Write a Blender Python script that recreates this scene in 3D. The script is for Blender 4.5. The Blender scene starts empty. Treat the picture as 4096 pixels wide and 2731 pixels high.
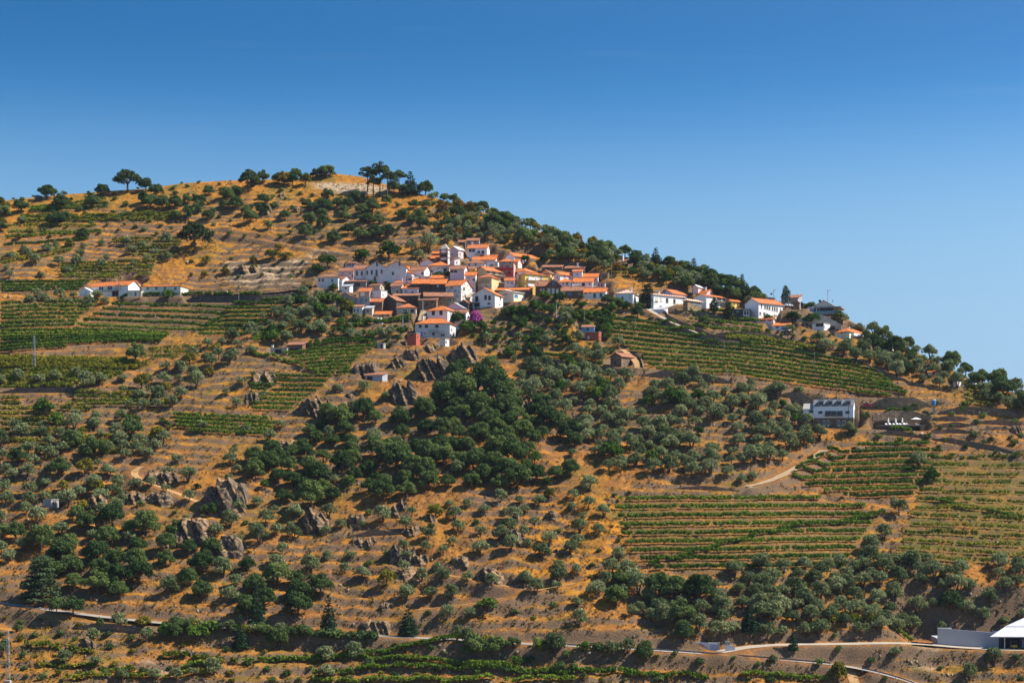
import bpy, math, random
import numpy as np
from mathutils import Vector
R = math.radians
random.seed(7); rng = np.random.default_rng(11)
sc = bpy.context.scene
COL = sc.collection

# ------------------------------------------------------------------ camera, sky, sun, exposure
HFOV = 36.0
K = 2 * math.tan(R(HFOV / 2)) / 4096.0      # tangent per photo pixel
HX, HY = 2048.0, 1950.0                     # principal column, horizon row (photo pixels)
cam = bpy.data.cameras.new('camera'); camo = bpy.data.objects.new('camera', cam); COL.objects.link(camo)
camo.rotation_euler = (R(90), 0, 0)
cam.sensor_width = 36; cam.lens = 18 / math.tan(R(HFOV / 2))
cam.shift_y = (HY - 1365.5) / 4096.0
cam.clip_start = 1; cam.clip_end = 20000
sc.camera = camo

SUN_AZ, SUN_EL = 88.0, 49.0                 # azimuth from +Y (away from the camera) towards +X
sd = Vector((math.cos(R(SUN_EL)) * math.sin(R(SUN_AZ)), math.cos(R(SUN_EL)) * math.cos(R(SUN_AZ)), math.sin(R(SUN_EL))))
sl = bpy.data.lights.new('sun', 'SUN'); sl.energy = 5.0; sl.angle = R(0.5); sl.color = (1.0, 0.93, 0.80)
so = bpy.data.objects.new('sun', sl); COL.objects.link(so)
so.rotation_euler = (-sd).to_track_quat('-Z', 'Y').to_euler(); so.location = (300, 300, 500)

w = bpy.data.worlds.new('World'); sc.world = w; w.use_nodes = True
nt = w.node_tree; N = nt.nodes; L = nt.links
bg = N['Background']; bg.inputs['Strength'].default_value = 0.068
sky = N.new('ShaderNodeTexSky'); sky.sky_type = 'NISHITA'; sky.sun_disc = False
sky.sun_elevation = R(SUN_EL); sky.sun_rotation = R(SUN_AZ)
sky.air_density = 1.2; sky.dust_density = 0.8; sky.ozone_density = 2.0; sky.altitude = 300
tc = N.new('ShaderNodeTexCoord'); sx = N.new('ShaderNodeSeparateXYZ'); cb = N.new('ShaderNodeCombineXYZ'); L.new(tc.outputs['Generated'], sx.inputs[0])
mz = N.new('ShaderNodeMath'); mz.operation = 'MAXIMUM'; mz.inputs[1].default_value = 0.0; L.new(sx.outputs[2], mz.inputs[0])
pw = N.new('ShaderNodeMath'); pw.operation = 'POWER'; pw.inputs[1].default_value = 6.0; L.new(mz.outputs[0], pw.inputs[0])
ml = N.new('ShaderNodeMath'); ml.operation = 'MULTIPLY_ADD'; ml.inputs[1].default_value = 1700.0; ml.inputs[2].default_value = 0.19; L.new(pw.outputs[0], ml.inputs[0])   # the photograph's steep zenith-to-horizon gradient
vn = N.new('ShaderNodeVectorMath'); vn.operation = 'NORMALIZE'
hs = N.new('ShaderNodeHueSaturation'); hs.inputs['Saturation'].default_value = 1.42; hs.inputs['Value'].default_value = 1.13; hs.inputs['Hue'].default_value = 0.497
L.new(sx.outputs[0], cb.inputs[0]); L.new(sx.outputs[1], cb.inputs[1]); L.new(ml.outputs[0], cb.inputs[2]); L.new(cb.outputs[0], vn.inputs[0]); L.new(vn.outputs[0], sky.inputs['Vector'])
# thin high cirrus streaks
cm = N.new('ShaderNodeMapping'); cm.inputs['Scale'].default_value = (2.2, 2.2, 34); cm.inputs['Rotation'].default_value = (0, R(2.2), 0)
cn = N.new('ShaderNodeTexNoise'); cn.inputs['Scale'].default_value = 2.3; cn.inputs['Detail'].default_value = 5; cn.inputs['Roughness'].default_value = 0.55
cr = N.new('ShaderNodeMapRange'); cr.inputs['From Min'].default_value = 0.60; cr.inputs['From Max'].default_value = 0.85; cr.inputs['To Max'].default_value = 0.03
cx = N.new('ShaderNodeMixRGB'); cx.inputs['Color2'].default_value = (7.5, 8.0, 8.6, 1)
L.new(tc.outputs['Generated'], cm.inputs[0]); L.new(cm.outputs[0], cn.inputs['Vector']); L.new(cn.outputs['Fac'], cr.inputs['Value'])
hf = N.new('ShaderNodeMapRange'); hf.inputs['From Min'].default_value = 0.05; hf.inputs['From Max'].default_value = 0.24; hf.inputs['To Min'].default_value = 0.15; hf.inputs['To Max'].default_value = 1.0; L.new(mz.outputs[0], hf.inputs['Value']); L.new(hf.outputs[0], hs.inputs['Fac'])
L.new(sky.outputs[0], hs.inputs['Color']); L.new(hs.outputs[0], cx.inputs['Color1']); L.new(cr.outputs[0], cx.inputs['Fac']); L.new(cx.outputs[0], bg.inputs['Color'])

sc.view_settings.view_transform = 'Standard'; sc.view_settings.look = 'None'
sc.view_settings.exposure = 0.95; sc.view_settings.gamma = 1; sc.view_settings.use_curve_mapping = False
sc.cycles.max_bounces = 4; sc.cycles.diffuse_bounces = 2; sc.cycles.transparent_max_bounces = 8
sc.cycles.use_denoising = True

# ------------------------------------------------------------------ photo coordinates
q = 1024 / 2352
ZT = {'s': (0, 0, 1), 'd': (0, 0, 4096 / 2352), '1': (1200, 930, 650 / 2169), '2': (1800, 930, 650 / 2169), '3': (2400, 1000, 650 / 2169),
      '4': (2900, 1080, 750 / 2262), 'A': (0, 600, q), 'G': (900, 600, q), 'N': (3072, 1500, q), 'D': (2500, 2300, 1596 / 2352), 'M': (0, 1150, q),
      'E': (1000, 1250, q), 'J': (2000, 1250, q), 'F': (0, 1750, q), 'H': (1000, 1750, q), 'I': (2000, 1800, q), 'K': (0, 2250, 1300 / 2352),
      'L': (1250, 2250, 1300 / 2352), 'O': (1900, 750, 1100 / 2352), 'B': (3300, 1200, 796 / 2352), 'C': (3500, 2400, 596 / 2352), 'Q': (3150, 1560, 600 / 2352),
      'V': (1740, 950, 500 / 2306), 'W': (2700, 2520, 300 / 1344)}
def S(t, x, y):
    a, b, c = ZT[t]; return (a + x * c, b + y * c)
def SP(t, pts): return [S(t, *p) for p in pts]
def uv(px, py): return (px - HX) * K, (HY - py) * K

# ------------------------------------------------------------------ small helpers
def tag(o, label=None, cat=None, group=None, kind=None):
    if label: o['label'] = label
    if cat: o['category'] = cat
    if group: o['group'] = group
    if kind: o['kind'] = kind
    return o
def link(name, data, parent=None, loc=None):
    o = bpy.data.objects.new(name, data); COL.objects.link(o)
    if parent is not None: o.parent = parent
    if loc is not None: o.location = loc
    return o
def empty(name, loc, rz=0.0):
    o = link(name, None, None, loc); o.rotation_euler = (0, 0, rz); o.empty_display_size = 0.3; return o

class MB:
    def __init__(s): s.v = []; s.f = []
    def box(s, x0, x1, y0, y1, z0, z1):
        b = len(s.v)
        s.v += [(x0, y0, z0), (x1, y0, z0), (x1, y1, z0), (x0, y1, z0), (x0, y0, z1), (x1, y0, z1), (x1, y1, z1), (x0, y1, z1)]
        for f in ((0, 3, 2, 1), (4, 5, 6, 7), (0, 1, 5, 4), (1, 2, 6, 5), (2, 3, 7, 6), (3, 0, 4, 7)): s.f.append(tuple(b + i for i in f))
        return s
    def slab(s, pts, t):                      # planar polygon thickened downwards
        n = len(pts); b = len(s.v)
        s.v += [tuple(p) for p in pts] + [(p[0], p[1], p[2] - t) for p in pts]
        s.f.append(tuple(range(b, b + n))); s.f.append(tuple(range(b + 2 * n - 1, b + n - 1, -1)))
        for i in range(n):
            j = (i + 1) % n; s.f.append((b + i, b + n + i, b + n + j, b + j))
        return s
    def tube(s, pts, rad, n=6):
        b = len(s.v); m = len(pts)
        for i, p in enumerate(pts):
            p = Vector(p); d = Vector(pts[min(i + 1, m - 1)]) - Vector(pts[max(i - 1, 0)]); d.normalize()
            a = d.cross(Vector((0.3, 0.9, 0.1))).normalized(); c = d.cross(a)
            for k in range(n):
                t = 2 * math.pi * k / n; qv = p + (a * math.cos(t) + c * math.sin(t)) * rad[i]; s.v.append(tuple(qv))
        for i in range(m - 1):
            for k in range(n):
                k2 = (k + 1) % n; s.f.append((b + i * n + k, b + i * n + k2, b + (i + 1) * n + k2, b + (i + 1) * n + k))
        s.f.append(tuple(b + (m - 1) * n + k for k in range(n))); s.f.append(tuple(b + k for k in reversed(range(n))))
        return s
    def prism(s, prof, y0, y1):               # xz profile swept along y
        n = len(prof); b = len(s.v)
        s.v += [(p[0], y0, p[1]) for p in prof] + [(p[0], y1, p[1]) for p in prof]
        s.f.append(tuple(range(b, b + n))); s.f.append(tuple(range(b + 2 * n - 1, b + n - 1, -1)))
        for i in range(n):
            j = (i + 1) % n; s.f.append((b + j, b + i, b + n + i, b + n + j))
        return s
    def mesh(s, name, mat, smooth=False):
        me = bpy.data.meshes.new(name); me.from_pydata(s.v, [], s.f); me.materials.append(mat)
        if smooth: me.polygons.foreach_set('use_smooth', [True] * len(me.polygons))
        return me
    def build(s, name, mat, parent=None, loc=None, smooth=False): return link(name, s.mesh(name, mat, smooth), parent, loc)

def np_mesh(name, V, F, mat, smooth=False):
    V = np.asarray(V, np.float32); F = np.asarray(F, np.int32); n = F.shape[1]
    me = bpy.data.meshes.new(name); me.vertices.add(len(V)); me.vertices.foreach_set('co', V.ravel())
    me.loops.add(F.size); me.loops.foreach_set('vertex_index', F.ravel())
    me.polygons.add(len(F)); me.polygons.foreach_set('loop_start', np.arange(0, F.size, n, dtype=np.int32))
    if smooth: me.polygons.foreach_set('use_smooth', np.ones(len(F), bool))
    me.update(calc_edges=True); me.materials.append(mat); return me
def quad_mesh(name, V, mat): return np_mesh(name, V.reshape(-1, 3), np.arange(len(V) * 4).reshape(-1, 4), mat)

# ------------------------------------------------------------------ materials
def newmat(name):
    m = bpy.data.materials.new(name); m.use_nodes = True; return m, m.node_tree.nodes, m.node_tree.links
def ramp(N, stops):
    r = N.new('ShaderNodeValToRGB'); e = r.color_ramp.elements
    while len(e) < len(stops): e.new(0.5)
    for el, (p, c) in zip(e, stops): el.position = p; el.color = (*c, 1)
    return r
def noise(N, L, vec, scale, detail=4, rough=0.6):
    n = N.new('ShaderNodeTexNoise'); n.inputs['Scale'].default_value = scale; n.inputs['Detail'].default_value = detail; n.inputs['Roughness'].default_value = rough
    if vec is not None: L.new(vec, n.inputs['Vector'])
    return n
def mixc(N, L, fac, a, b, mode='MIX'):
    m = N.new('ShaderNodeMixRGB'); m.blend_type = mode
    for i, x in (('Fac', fac), ('Color1', a), ('Color2', b)):
        if isinstance(x, (int, float)): m.inputs[i].default_value = x
        elif isinstance(x, tuple): m.inputs[i].default_value = (*x, 1)
        else: L.new(x, m.inputs[i])
    return m.outputs[0]
def maprange(N, L, val, a, b, c=0.0, d=1.0):
    m = N.new('ShaderNodeMapRange'); L.new(val, m.inputs['Value'])
    m.inputs['From Min'].default_value = a; m.inputs['From Max'].default_value = b; m.inputs['To Min'].default_value = c; m.inputs['To Max'].default_value = d
    return m.outputs[0]
_mc = {}
def plain(name, col, rough=0.8, metal=0.0, var=0.12, scale=1.5):
    if name in _mc: return _mc[name]
    m, N, L = newmat(name); b = N['Principled BSDF']; b.inputs['Roughness'].default_value = rough; b.inputs['Metallic'].default_value = metal
    t = N.new('ShaderNodeTexCoord'); n = noise(N, L, t.outputs['Object'], scale)
    lo = tuple(c * (1 - var) for c in col); hi = tuple(min(1, c * (1 + var)) for c in col)
    r = ramp(N, [(0.3, lo), (0.7, hi)]); L.new(n.outputs['Fac'], r.inputs[0]); L.new(r.outputs[0], b.inputs['Base Color'])
    b.inputs['Specular IOR Level'].default_value = 0.25
    _mc[name] = m; return m
def plaster(col, dirt=0.25, bare=0.0):
    key = 'plaster_%.2f_%.2f_%.2f_%.2f_%.2f' % (*col, dirt, bare)
    if key in _mc: return _mc[key]
    m, N, L = newmat(key); b = N['Principled BSDF']; b.inputs['Roughness'].default_value = 0.9; b.inputs['Specular IOR Level'].default_value = 0.2
    t = N.new('ShaderNodeTexCoord'); oi = N.new('ShaderNodeObjectInfo')
    ad = N.new('ShaderNodeVectorMath'); ad.operation = 'ADD'; L.new(t.outputs['Object'], ad.inputs[0])
    ml = N.new('ShaderNodeMath'); ml.operation = 'MULTIPLY'; ml.inputs[1].default_value = 57; L.new(oi.outputs['Random'], ml.inputs[0])
    cb = N.new('ShaderNodeCombineXYZ'); L.new(ml.outputs[0], cb.inputs[0]); L.new(cb.outputs[0], ad.inputs[1])
    st = N.new('ShaderNodeMapping'); st.inputs['Scale'].default_value = (1.6, 1.6, 0.35); L.new(ad.outputs[0], st.inputs[0])
    n1 = noise(N, L, st.outputs[0], 1.3, 6, 0.7); f = maprange(N, L, n1.outputs['Fac'], 0.45, 0.75, 0, dirt)
    n2 = noise(N, L, ad.outputs[0], 0.9, 8, 0.75)
    c = mixc(N, L, f, col, tuple(x * 0.42 for x in col))
    if bare > 0:
        f2 = maprange(N, L, n2.outputs['Fac'], 0.60 - 0.14 * bare, 0.66 - 0.1 * bare, 0, min(1, bare * 1.4))
        c = mixc(N, L, f2, c, (0.20, 0.17, 0.15))
    n3 = noise(N, L, ad.outputs[0], 7, 3); c = mixc(N, L, maprange(N, L, n3.outputs['Fac'], 0.3, 0.7, 0, 0.16), c, tuple(x * 0.75 for x in col))
    L.new(c, b.inputs['Base Color']); _mc[key] = m; return m
def tile(name, c1, c2, c3, stripe=None):
    if name in _mc: return _mc[name]
    m, N, L = newmat(name); b = N['Principled BSDF']; b.inputs['Roughness'].default_value = 0.85; b.inputs['Specular IOR Level'].default_value = 0.2
    t = N.new('ShaderNodeTexCoord'); v = N.new('ShaderNodeTexVoronoi'); v.inputs['Scale'].default_value = 2.6; L.new(t.outputs['Object'], v.inputs['Vector'])
    n = noise(N, L, t.outputs['Object'], 0.8, 6, 0.7)
    r = ramp(N, [(0.3, c3), (0.45, c1), (0.65, c2)]); L.new(n.outputs['Fac'], r.inputs[0])
    sp = N.new('ShaderNodeSeparateColor'); L.new(v.outputs['Color'], sp.inputs[0])
    c = mixc(N, L, maprange(N, L, sp.outputs[0], 0, 1, 0.0, 0.45), r.outputs[0], c3)
    sx = N.new('ShaderNodeSeparateXYZ'); L.new(t.outputs['Object'], sx.inputs[0])
    if stripe:
        ax = N.new('ShaderNodeMath'); ax.operation = 'ADD'; L.new(sx.outputs[0], ax.inputs[0]); L.new(sx.outputs[1], ax.inputs[1])
        pp = N.new('ShaderNodeMath'); pp.operation = 'PINGPONG'; pp.inputs[1].default_value = 0.62; L.new(ax.outputs[0], pp.inputs[0])
        c = mixc(N, L, maprange(N, L, pp.outputs[0], 0.30, 0.36), stripe, c)
    wv = N.new('ShaderNodeTexWave'); wv.inputs['Scale'].default_value = 2.2; L.new(t.outputs['Object'], wv.inputs['Vector'])
    bp = N.new('ShaderNodeBump'); bp.inputs['Strength'].default_value = 0.6; bp.inputs['Distance'].default_value = 0.06; L.new(wv.outputs['Fac'], bp.inputs['Height']); L.new(bp.outputs[0], b.inputs['Normal'])
    L.new(c, b.inputs['Base Color']); _mc[name] = m; return m
def stone(name, c1, c2, c3, sx=1.0):
    if name in _mc: return _mc[name]
    m, N, L = newmat(name); b = N['Principled BSDF']; b.inputs['Roughness'].default_value = 0.95; b.inputs['Specular IOR Level'].default_value = 0.15
    t = N.new('ShaderNodeTexCoord'); mp = N.new('ShaderNodeMapping'); mp.inputs['Scale'].default_value = (1.6 * sx, 1.6 * sx, 3.6 * sx); L.new(t.outputs['Object'], mp.inputs[0])
    v = N.new('ShaderNodeTexVoronoi'); v.inputs['Scale'].default_value = 1.0; L.new(mp.outputs[0], v.inputs['Vector'])
    e = N.new('ShaderNodeTexVoronoi'); e.feature = 'DISTANCE_TO_EDGE'; e.inputs['Scale'].default_value = 1.0; L.new(mp.outputs[0], e.inputs['Vector'])
    sp = N.new('ShaderNodeSeparateColor'); L.new(v.outputs['Color'], sp.inputs[0])
    r = ramp(N, [(0.0, c1), (0.5, c2), (1.0, c3)]); L.new(sp.outputs[0], r.inputs[0])
    n = noise(N, L, t.outputs['Object'], 0.6, 5); c = mixc(N, L, maprange(N, L, n.outputs['Fac'], 0.4, 0.7, 0, 0.5), r.outputs[0], c1)
    c = mixc(N, L, maprange(N, L, e.outputs['Distance'], 0.0, 0.09, 0.8, 0), c, tuple(x * 0.35 for x in c1))
    bp = N.new('ShaderNodeBump'); bp.inputs['Strength'].default_value = 0.8; bp.inputs['Distance'].default_value = 0.15; L.new(e.outputs['Distance'], bp.inputs['Height']); L.new(bp.outputs[0], b.inputs['Normal'])
    L.new(c, b.inputs['Base Color']); _mc[name] = m; return m
def leaf(name, dark, mid, light, trans=0.22, acc=None):
    if name in _mc: return _mc[name]
    m, N, L = newmat(name); out = N['Material Output']; N.remove(N['Principled BSDF'])
    t = N.new('ShaderNodeTexCoord'); oi = N.new('ShaderNodeObjectInfo'); g = N.new('ShaderNodeNewGeometry')
    n = noise(N, L, g.outputs['Position'], 0.9, 3); n2 = noise(N, L, g.outputs['Position'], 4.5, 2)
    a = N.new('ShaderNodeMath'); a.operation = 'ADD'; L.new(n.outputs['Fac'], a.inputs[0]); L.new(n2.outputs['Fac'], a.inputs[1])
    a2 = N.new('ShaderNodeMath'); a2.operation = 'MULTIPLY_ADD'; a2.inputs[1].default_value = 0.6; L.new(oi.outputs['Random'], a2.inputs[0]); L.new(a.outputs[0], a2.inputs[2])
    f = maprange(N, L, a2.outputs[0], 0.76, 1.84)
    r = ramp(N, [(0.1, dark), (0.5, mid), (0.9, light)]); L.new(f, r.inputs[0]); c = r.outputs[0]
    if acc:
        n3 = noise(N, L, g.outputs['Position'], 0.35, 3); c = mixc(N, L, maprange(N, L, n3.outputs['Fac'], 0.5, 0.68), c, acc)
    d = N.new('ShaderNodeBsdfDiffuse'); tr = N.new('ShaderNodeBsdfTranslucent'); mx = N.new('ShaderNodeMixShader'); mx.inputs[0].default_value = trans
    L.new(c, d.inputs[0]); L.new(c, tr.inputs[0]); L.new(d.outputs[0], mx.inputs[1]); L.new(tr.outputs[0], mx.inputs[2]); L.new(mx.outputs[0], out.inputs[0])
    _mc[name] = m; return m
def glass_mat():
    if 'pane' in _mc: return _mc['pane']
    m, N, L = newmat('pane'); b = N['Principled BSDF']; b.inputs['Base Color'].default_value = (0.03, 0.045, 0.07, 1); b.inputs['Roughness'].default_value = 0.12
    _mc['pane'] = m; return m

M_OR = tile('tile_orange', (0.56, 0.15, 0.035), (0.72, 0.23, 0.055), (0.27, 0.085, 0.035))
M_MID = tile('tile_mid', (0.48, 0.14, 0.05), (0.60, 0.20, 0.07), (0.26, 0.09, 0.05))
M_OLD = tile('tile_old', (0.30, 0.125, 0.07), (0.42, 0.19, 0.10), (0.14, 0.075, 0.055))
M_STR = tile('tile_striped', (0.60, 0.18, 0.05), (0.66, 0.24, 0.07), (0.45, 0.13, 0.05), stripe=(0.74, 0.68, 0.60))
M_SLATE = plain('slate_roof', (0.13, 0.135, 0.15), 0.6)
M_SHEET = plain('grey_sheet', (0.36, 0.38, 0.42), 0.5)
M_WSHEET = plain('white_sheet', (0.74, 0.74, 0.76), 0.5, var=0.05)
M_CONC = plain('concrete', (0.36, 0.33, 0.29), 0.9, var=0.25, scale=0.6)
M_STONE = stone('schist_wall', (0.13, 0.092, 0.066), (0.215, 0.155, 0.108), (0.33, 0.24, 0.16))
M_STONEY = stone('yellow_stone', (0.20, 0.145, 0.085), (0.30, 0.22, 0.13), (0.40, 0.30, 0.18))
M_STONED = stone('dark_stone', (0.06, 0.05, 0.048), (0.10, 0.085, 0.075), (0.16, 0.13, 0.11))
M_BARK = plain('bark', (0.085, 0.062, 0.048), 0.95, var=0.4, scale=6)
M_PINEBARK = plain('pine_bark', (0.13, 0.08, 0.055), 0.95, var=0.4, scale=5)
M_WOOD = plain('pole_wood', (0.20, 0.15, 0.115), 0.9, var=0.25, scale=3)
M_METAL = plain('galvanised', (0.42, 0.43, 0.45), 0.45, 0.4)
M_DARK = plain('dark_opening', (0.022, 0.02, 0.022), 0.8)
M_BROWN = plain('brown_paint', (0.11, 0.045, 0.028), 0.6)
M_WHITE = plain('white_paint', (0.80, 0.80, 0.79), 0.7, var=0.05)
M_BLUE = plain('blue_paint', (0.05, 0.22, 0.55), 0.5)
M_GREEN = plain('green_paint', (0.015, 0.09, 0.07), 0.6)
M_RED = plain('red_paint', (0.40, 0.025, 0.022), 0.5)
M_BLACK = plain('black_rubber', (0.02, 0.02, 0.02), 0.8)
PANE = glass_mat()
WH = plaster((0.80, 0.79, 0.78), 0.16); WHO = plaster((0.66, 0.65, 0.66), 0.6, 0.3); WHR = plaster((0.68, 0.66, 0.64), 0.6, 0.75)
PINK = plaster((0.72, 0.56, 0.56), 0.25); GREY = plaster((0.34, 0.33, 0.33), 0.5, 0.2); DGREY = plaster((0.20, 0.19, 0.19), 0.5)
CREAM = plaster((0.74, 0.68, 0.52), 0.2); TAN = plaster((0.62, 0.46, 0.26), 0.25); YEL = plaster((0.80, 0.56, 0.16), 0.1); BEI = plaster((0.50, 0.43, 0.34), 0.5, 0.2)
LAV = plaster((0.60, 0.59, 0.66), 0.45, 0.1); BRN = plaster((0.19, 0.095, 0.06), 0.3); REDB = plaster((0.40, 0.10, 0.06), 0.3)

# ------------------------------------------------------------------ terrain (height field over x/y columns)
NU, NY = 600, 830
US = np.linspace(-0.42, 0.42, NU); YS = np.linspace(345.0, 830.0, NY)
UU, YY = np.meshgrid(US, YS); XX = UU * YY
SLOPE = 0.57
def vnoise(x, y, scale, seed):
    r = np.random.default_rng(seed); T = r.random((257, 257)) * 2 - 1
    a = x / scale + 1000; b = y / scale + 1000
    i = np.floor(a).astype(int); j = np.floor(b).astype(int); fx = a - i; fy = b - j
    fx = fx * fx * (3 - 2 * fx); fy = fy * fy * (3 - 2 * fy); i %= 256; j %= 256
    return (T[i, j] * (1 - fx) + T[i + 1, j] * fx) * (1 - fy) + (T[i, j + 1] * (1 - fx) + T[i + 1, j + 1] * fx) * fy
def sstep(a, b, x):
    t = np.clip((x - a) / (b - a), 0, 1); return t * t * (3 - 2 * t)
B = -47.9 + SLOPE * (YY - 386) - 0.05 * np.logaddexp(0, XX / 20) * 20
SKYL = [(-500, 500), (-200, 480), (0, 462), (60, 455), (150, 447), (250, 439), (330, 434), (420, 421), (520, 415), (600, 413), (680, 411), (720, 402), (770, 399), (830, 406), (900, 428),
        (1000, 455), (1100, 484), (1200, 520), (1300, 550), (1400, 580), (1500, 607), (1600, 637), (1700, 672), (1760, 690), (1850, 700), (1930, 724), (2000, 762), (2100, 806),
        (2200, 856), (2280, 888), (2352, 908), (2500, 965), (3000, 1160)]
sk = np.array(SP('d', SKYL)); VS = np.interp(US, (sk[:, 0] - HX) * K, (HY - sk[:, 1]) * K)
YC = np.array([YS[min(NY - 1, int(np.argmax(B[:, i] / YS >= VS[i])))] for i in range(NU)])
und = vnoise(XX, YY, 55, 1) * 2.6 + vnoise(XX, YY, 24, 2) * 1.1
inside = 1 - sstep(-45, -5, YY - YC[None, :])
ZB = B + und * inside
def smin(a, b, k):
    h = np.clip(0.5 + 0.5 * (b - a) / k, 0, 1); return b * (1 - h) + a * h - k * h * (1 - h)
ZB = smin(ZB, (VS * YC)[None, :] + 0.4 - 0.33 * (YY - YC[None, :]), 5.0)
vm = (ZB / YY).max(axis=0); ZB += YY * (VS - vm)[None, :] * sstep(-70, -8, YY - YC[None, :])
PXB = HX + UU / K; PYB = HY - ZB / YY / K                      # where each base vertex shows in the photo
VB = ZB / YY

def inpoly(px, py, poly):
    r = np.zeros(px.shape, bool); n = len(poly)
    for i in range(n):
        (x1, y1), (x2, y2) = poly[i], poly[(i + 1) % n]
        if y1 == y2: continue
        c = ((y1 > py) != (y2 > py)) & (px < (x2 - x1) * (py - y1) / (y2 - y1) + x1); r ^= c
    return r
def blur(a, n):
    for _ in range(n):
        a = (np.roll(a, 1, 0) + np.roll(a, -1, 0) + np.roll(a, 1, 1) + np.roll(a, -1, 1) + 2 * a) / 6
    return a
class Caster:
    def __init__(s, Z): s.Z = Z; s.CV = np.maximum.accumulate(Z / YY, axis=0); s.mx = np.argmax(Z / YY, axis=0)
    def __call__(s, px, py):                                    # photo pixel -> world point
        u, v = uv(px, py); i = int(np.clip(round((u - US[0]) / (US[1] - US[0])), 0, NU - 1)); c = s.CV[:, i]
        if v >= c[-1]:
            j = s.mx[i]; y = YS[j]; return u * y, y, s.Z[j, i]
        j = int(np.searchsorted(c, v)); j = max(j, 1)
        t = (v - c[j - 1]) / max(1e-9, c[j] - c[j - 1]); y = YS[j - 1] + t * (YS[j] - YS[j - 1])
        return u * y, y, v * y
castB = Caster(ZB)
def sampler(Z):
    def f(x, y):
        x = np.asarray(x, float); y = np.asarray(y, float); a = np.clip((x / y - US[0]) / (US[1] - US[0]), 0, NU - 1.001); b = np.clip((y - YS[0]) / (YS[1] - YS[0]), 0, NY - 1.001)
        i = a.astype(int); j = b.astype(int); fx = a - i; fy = b - j
        return (Z[j, i] * (1 - fx) + Z[j, i + 1] * fx) * (1 - fy) + (Z[j + 1, i] * (1 - fx) + Z[j + 1, i + 1] * fx) * fy
    return f

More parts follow.
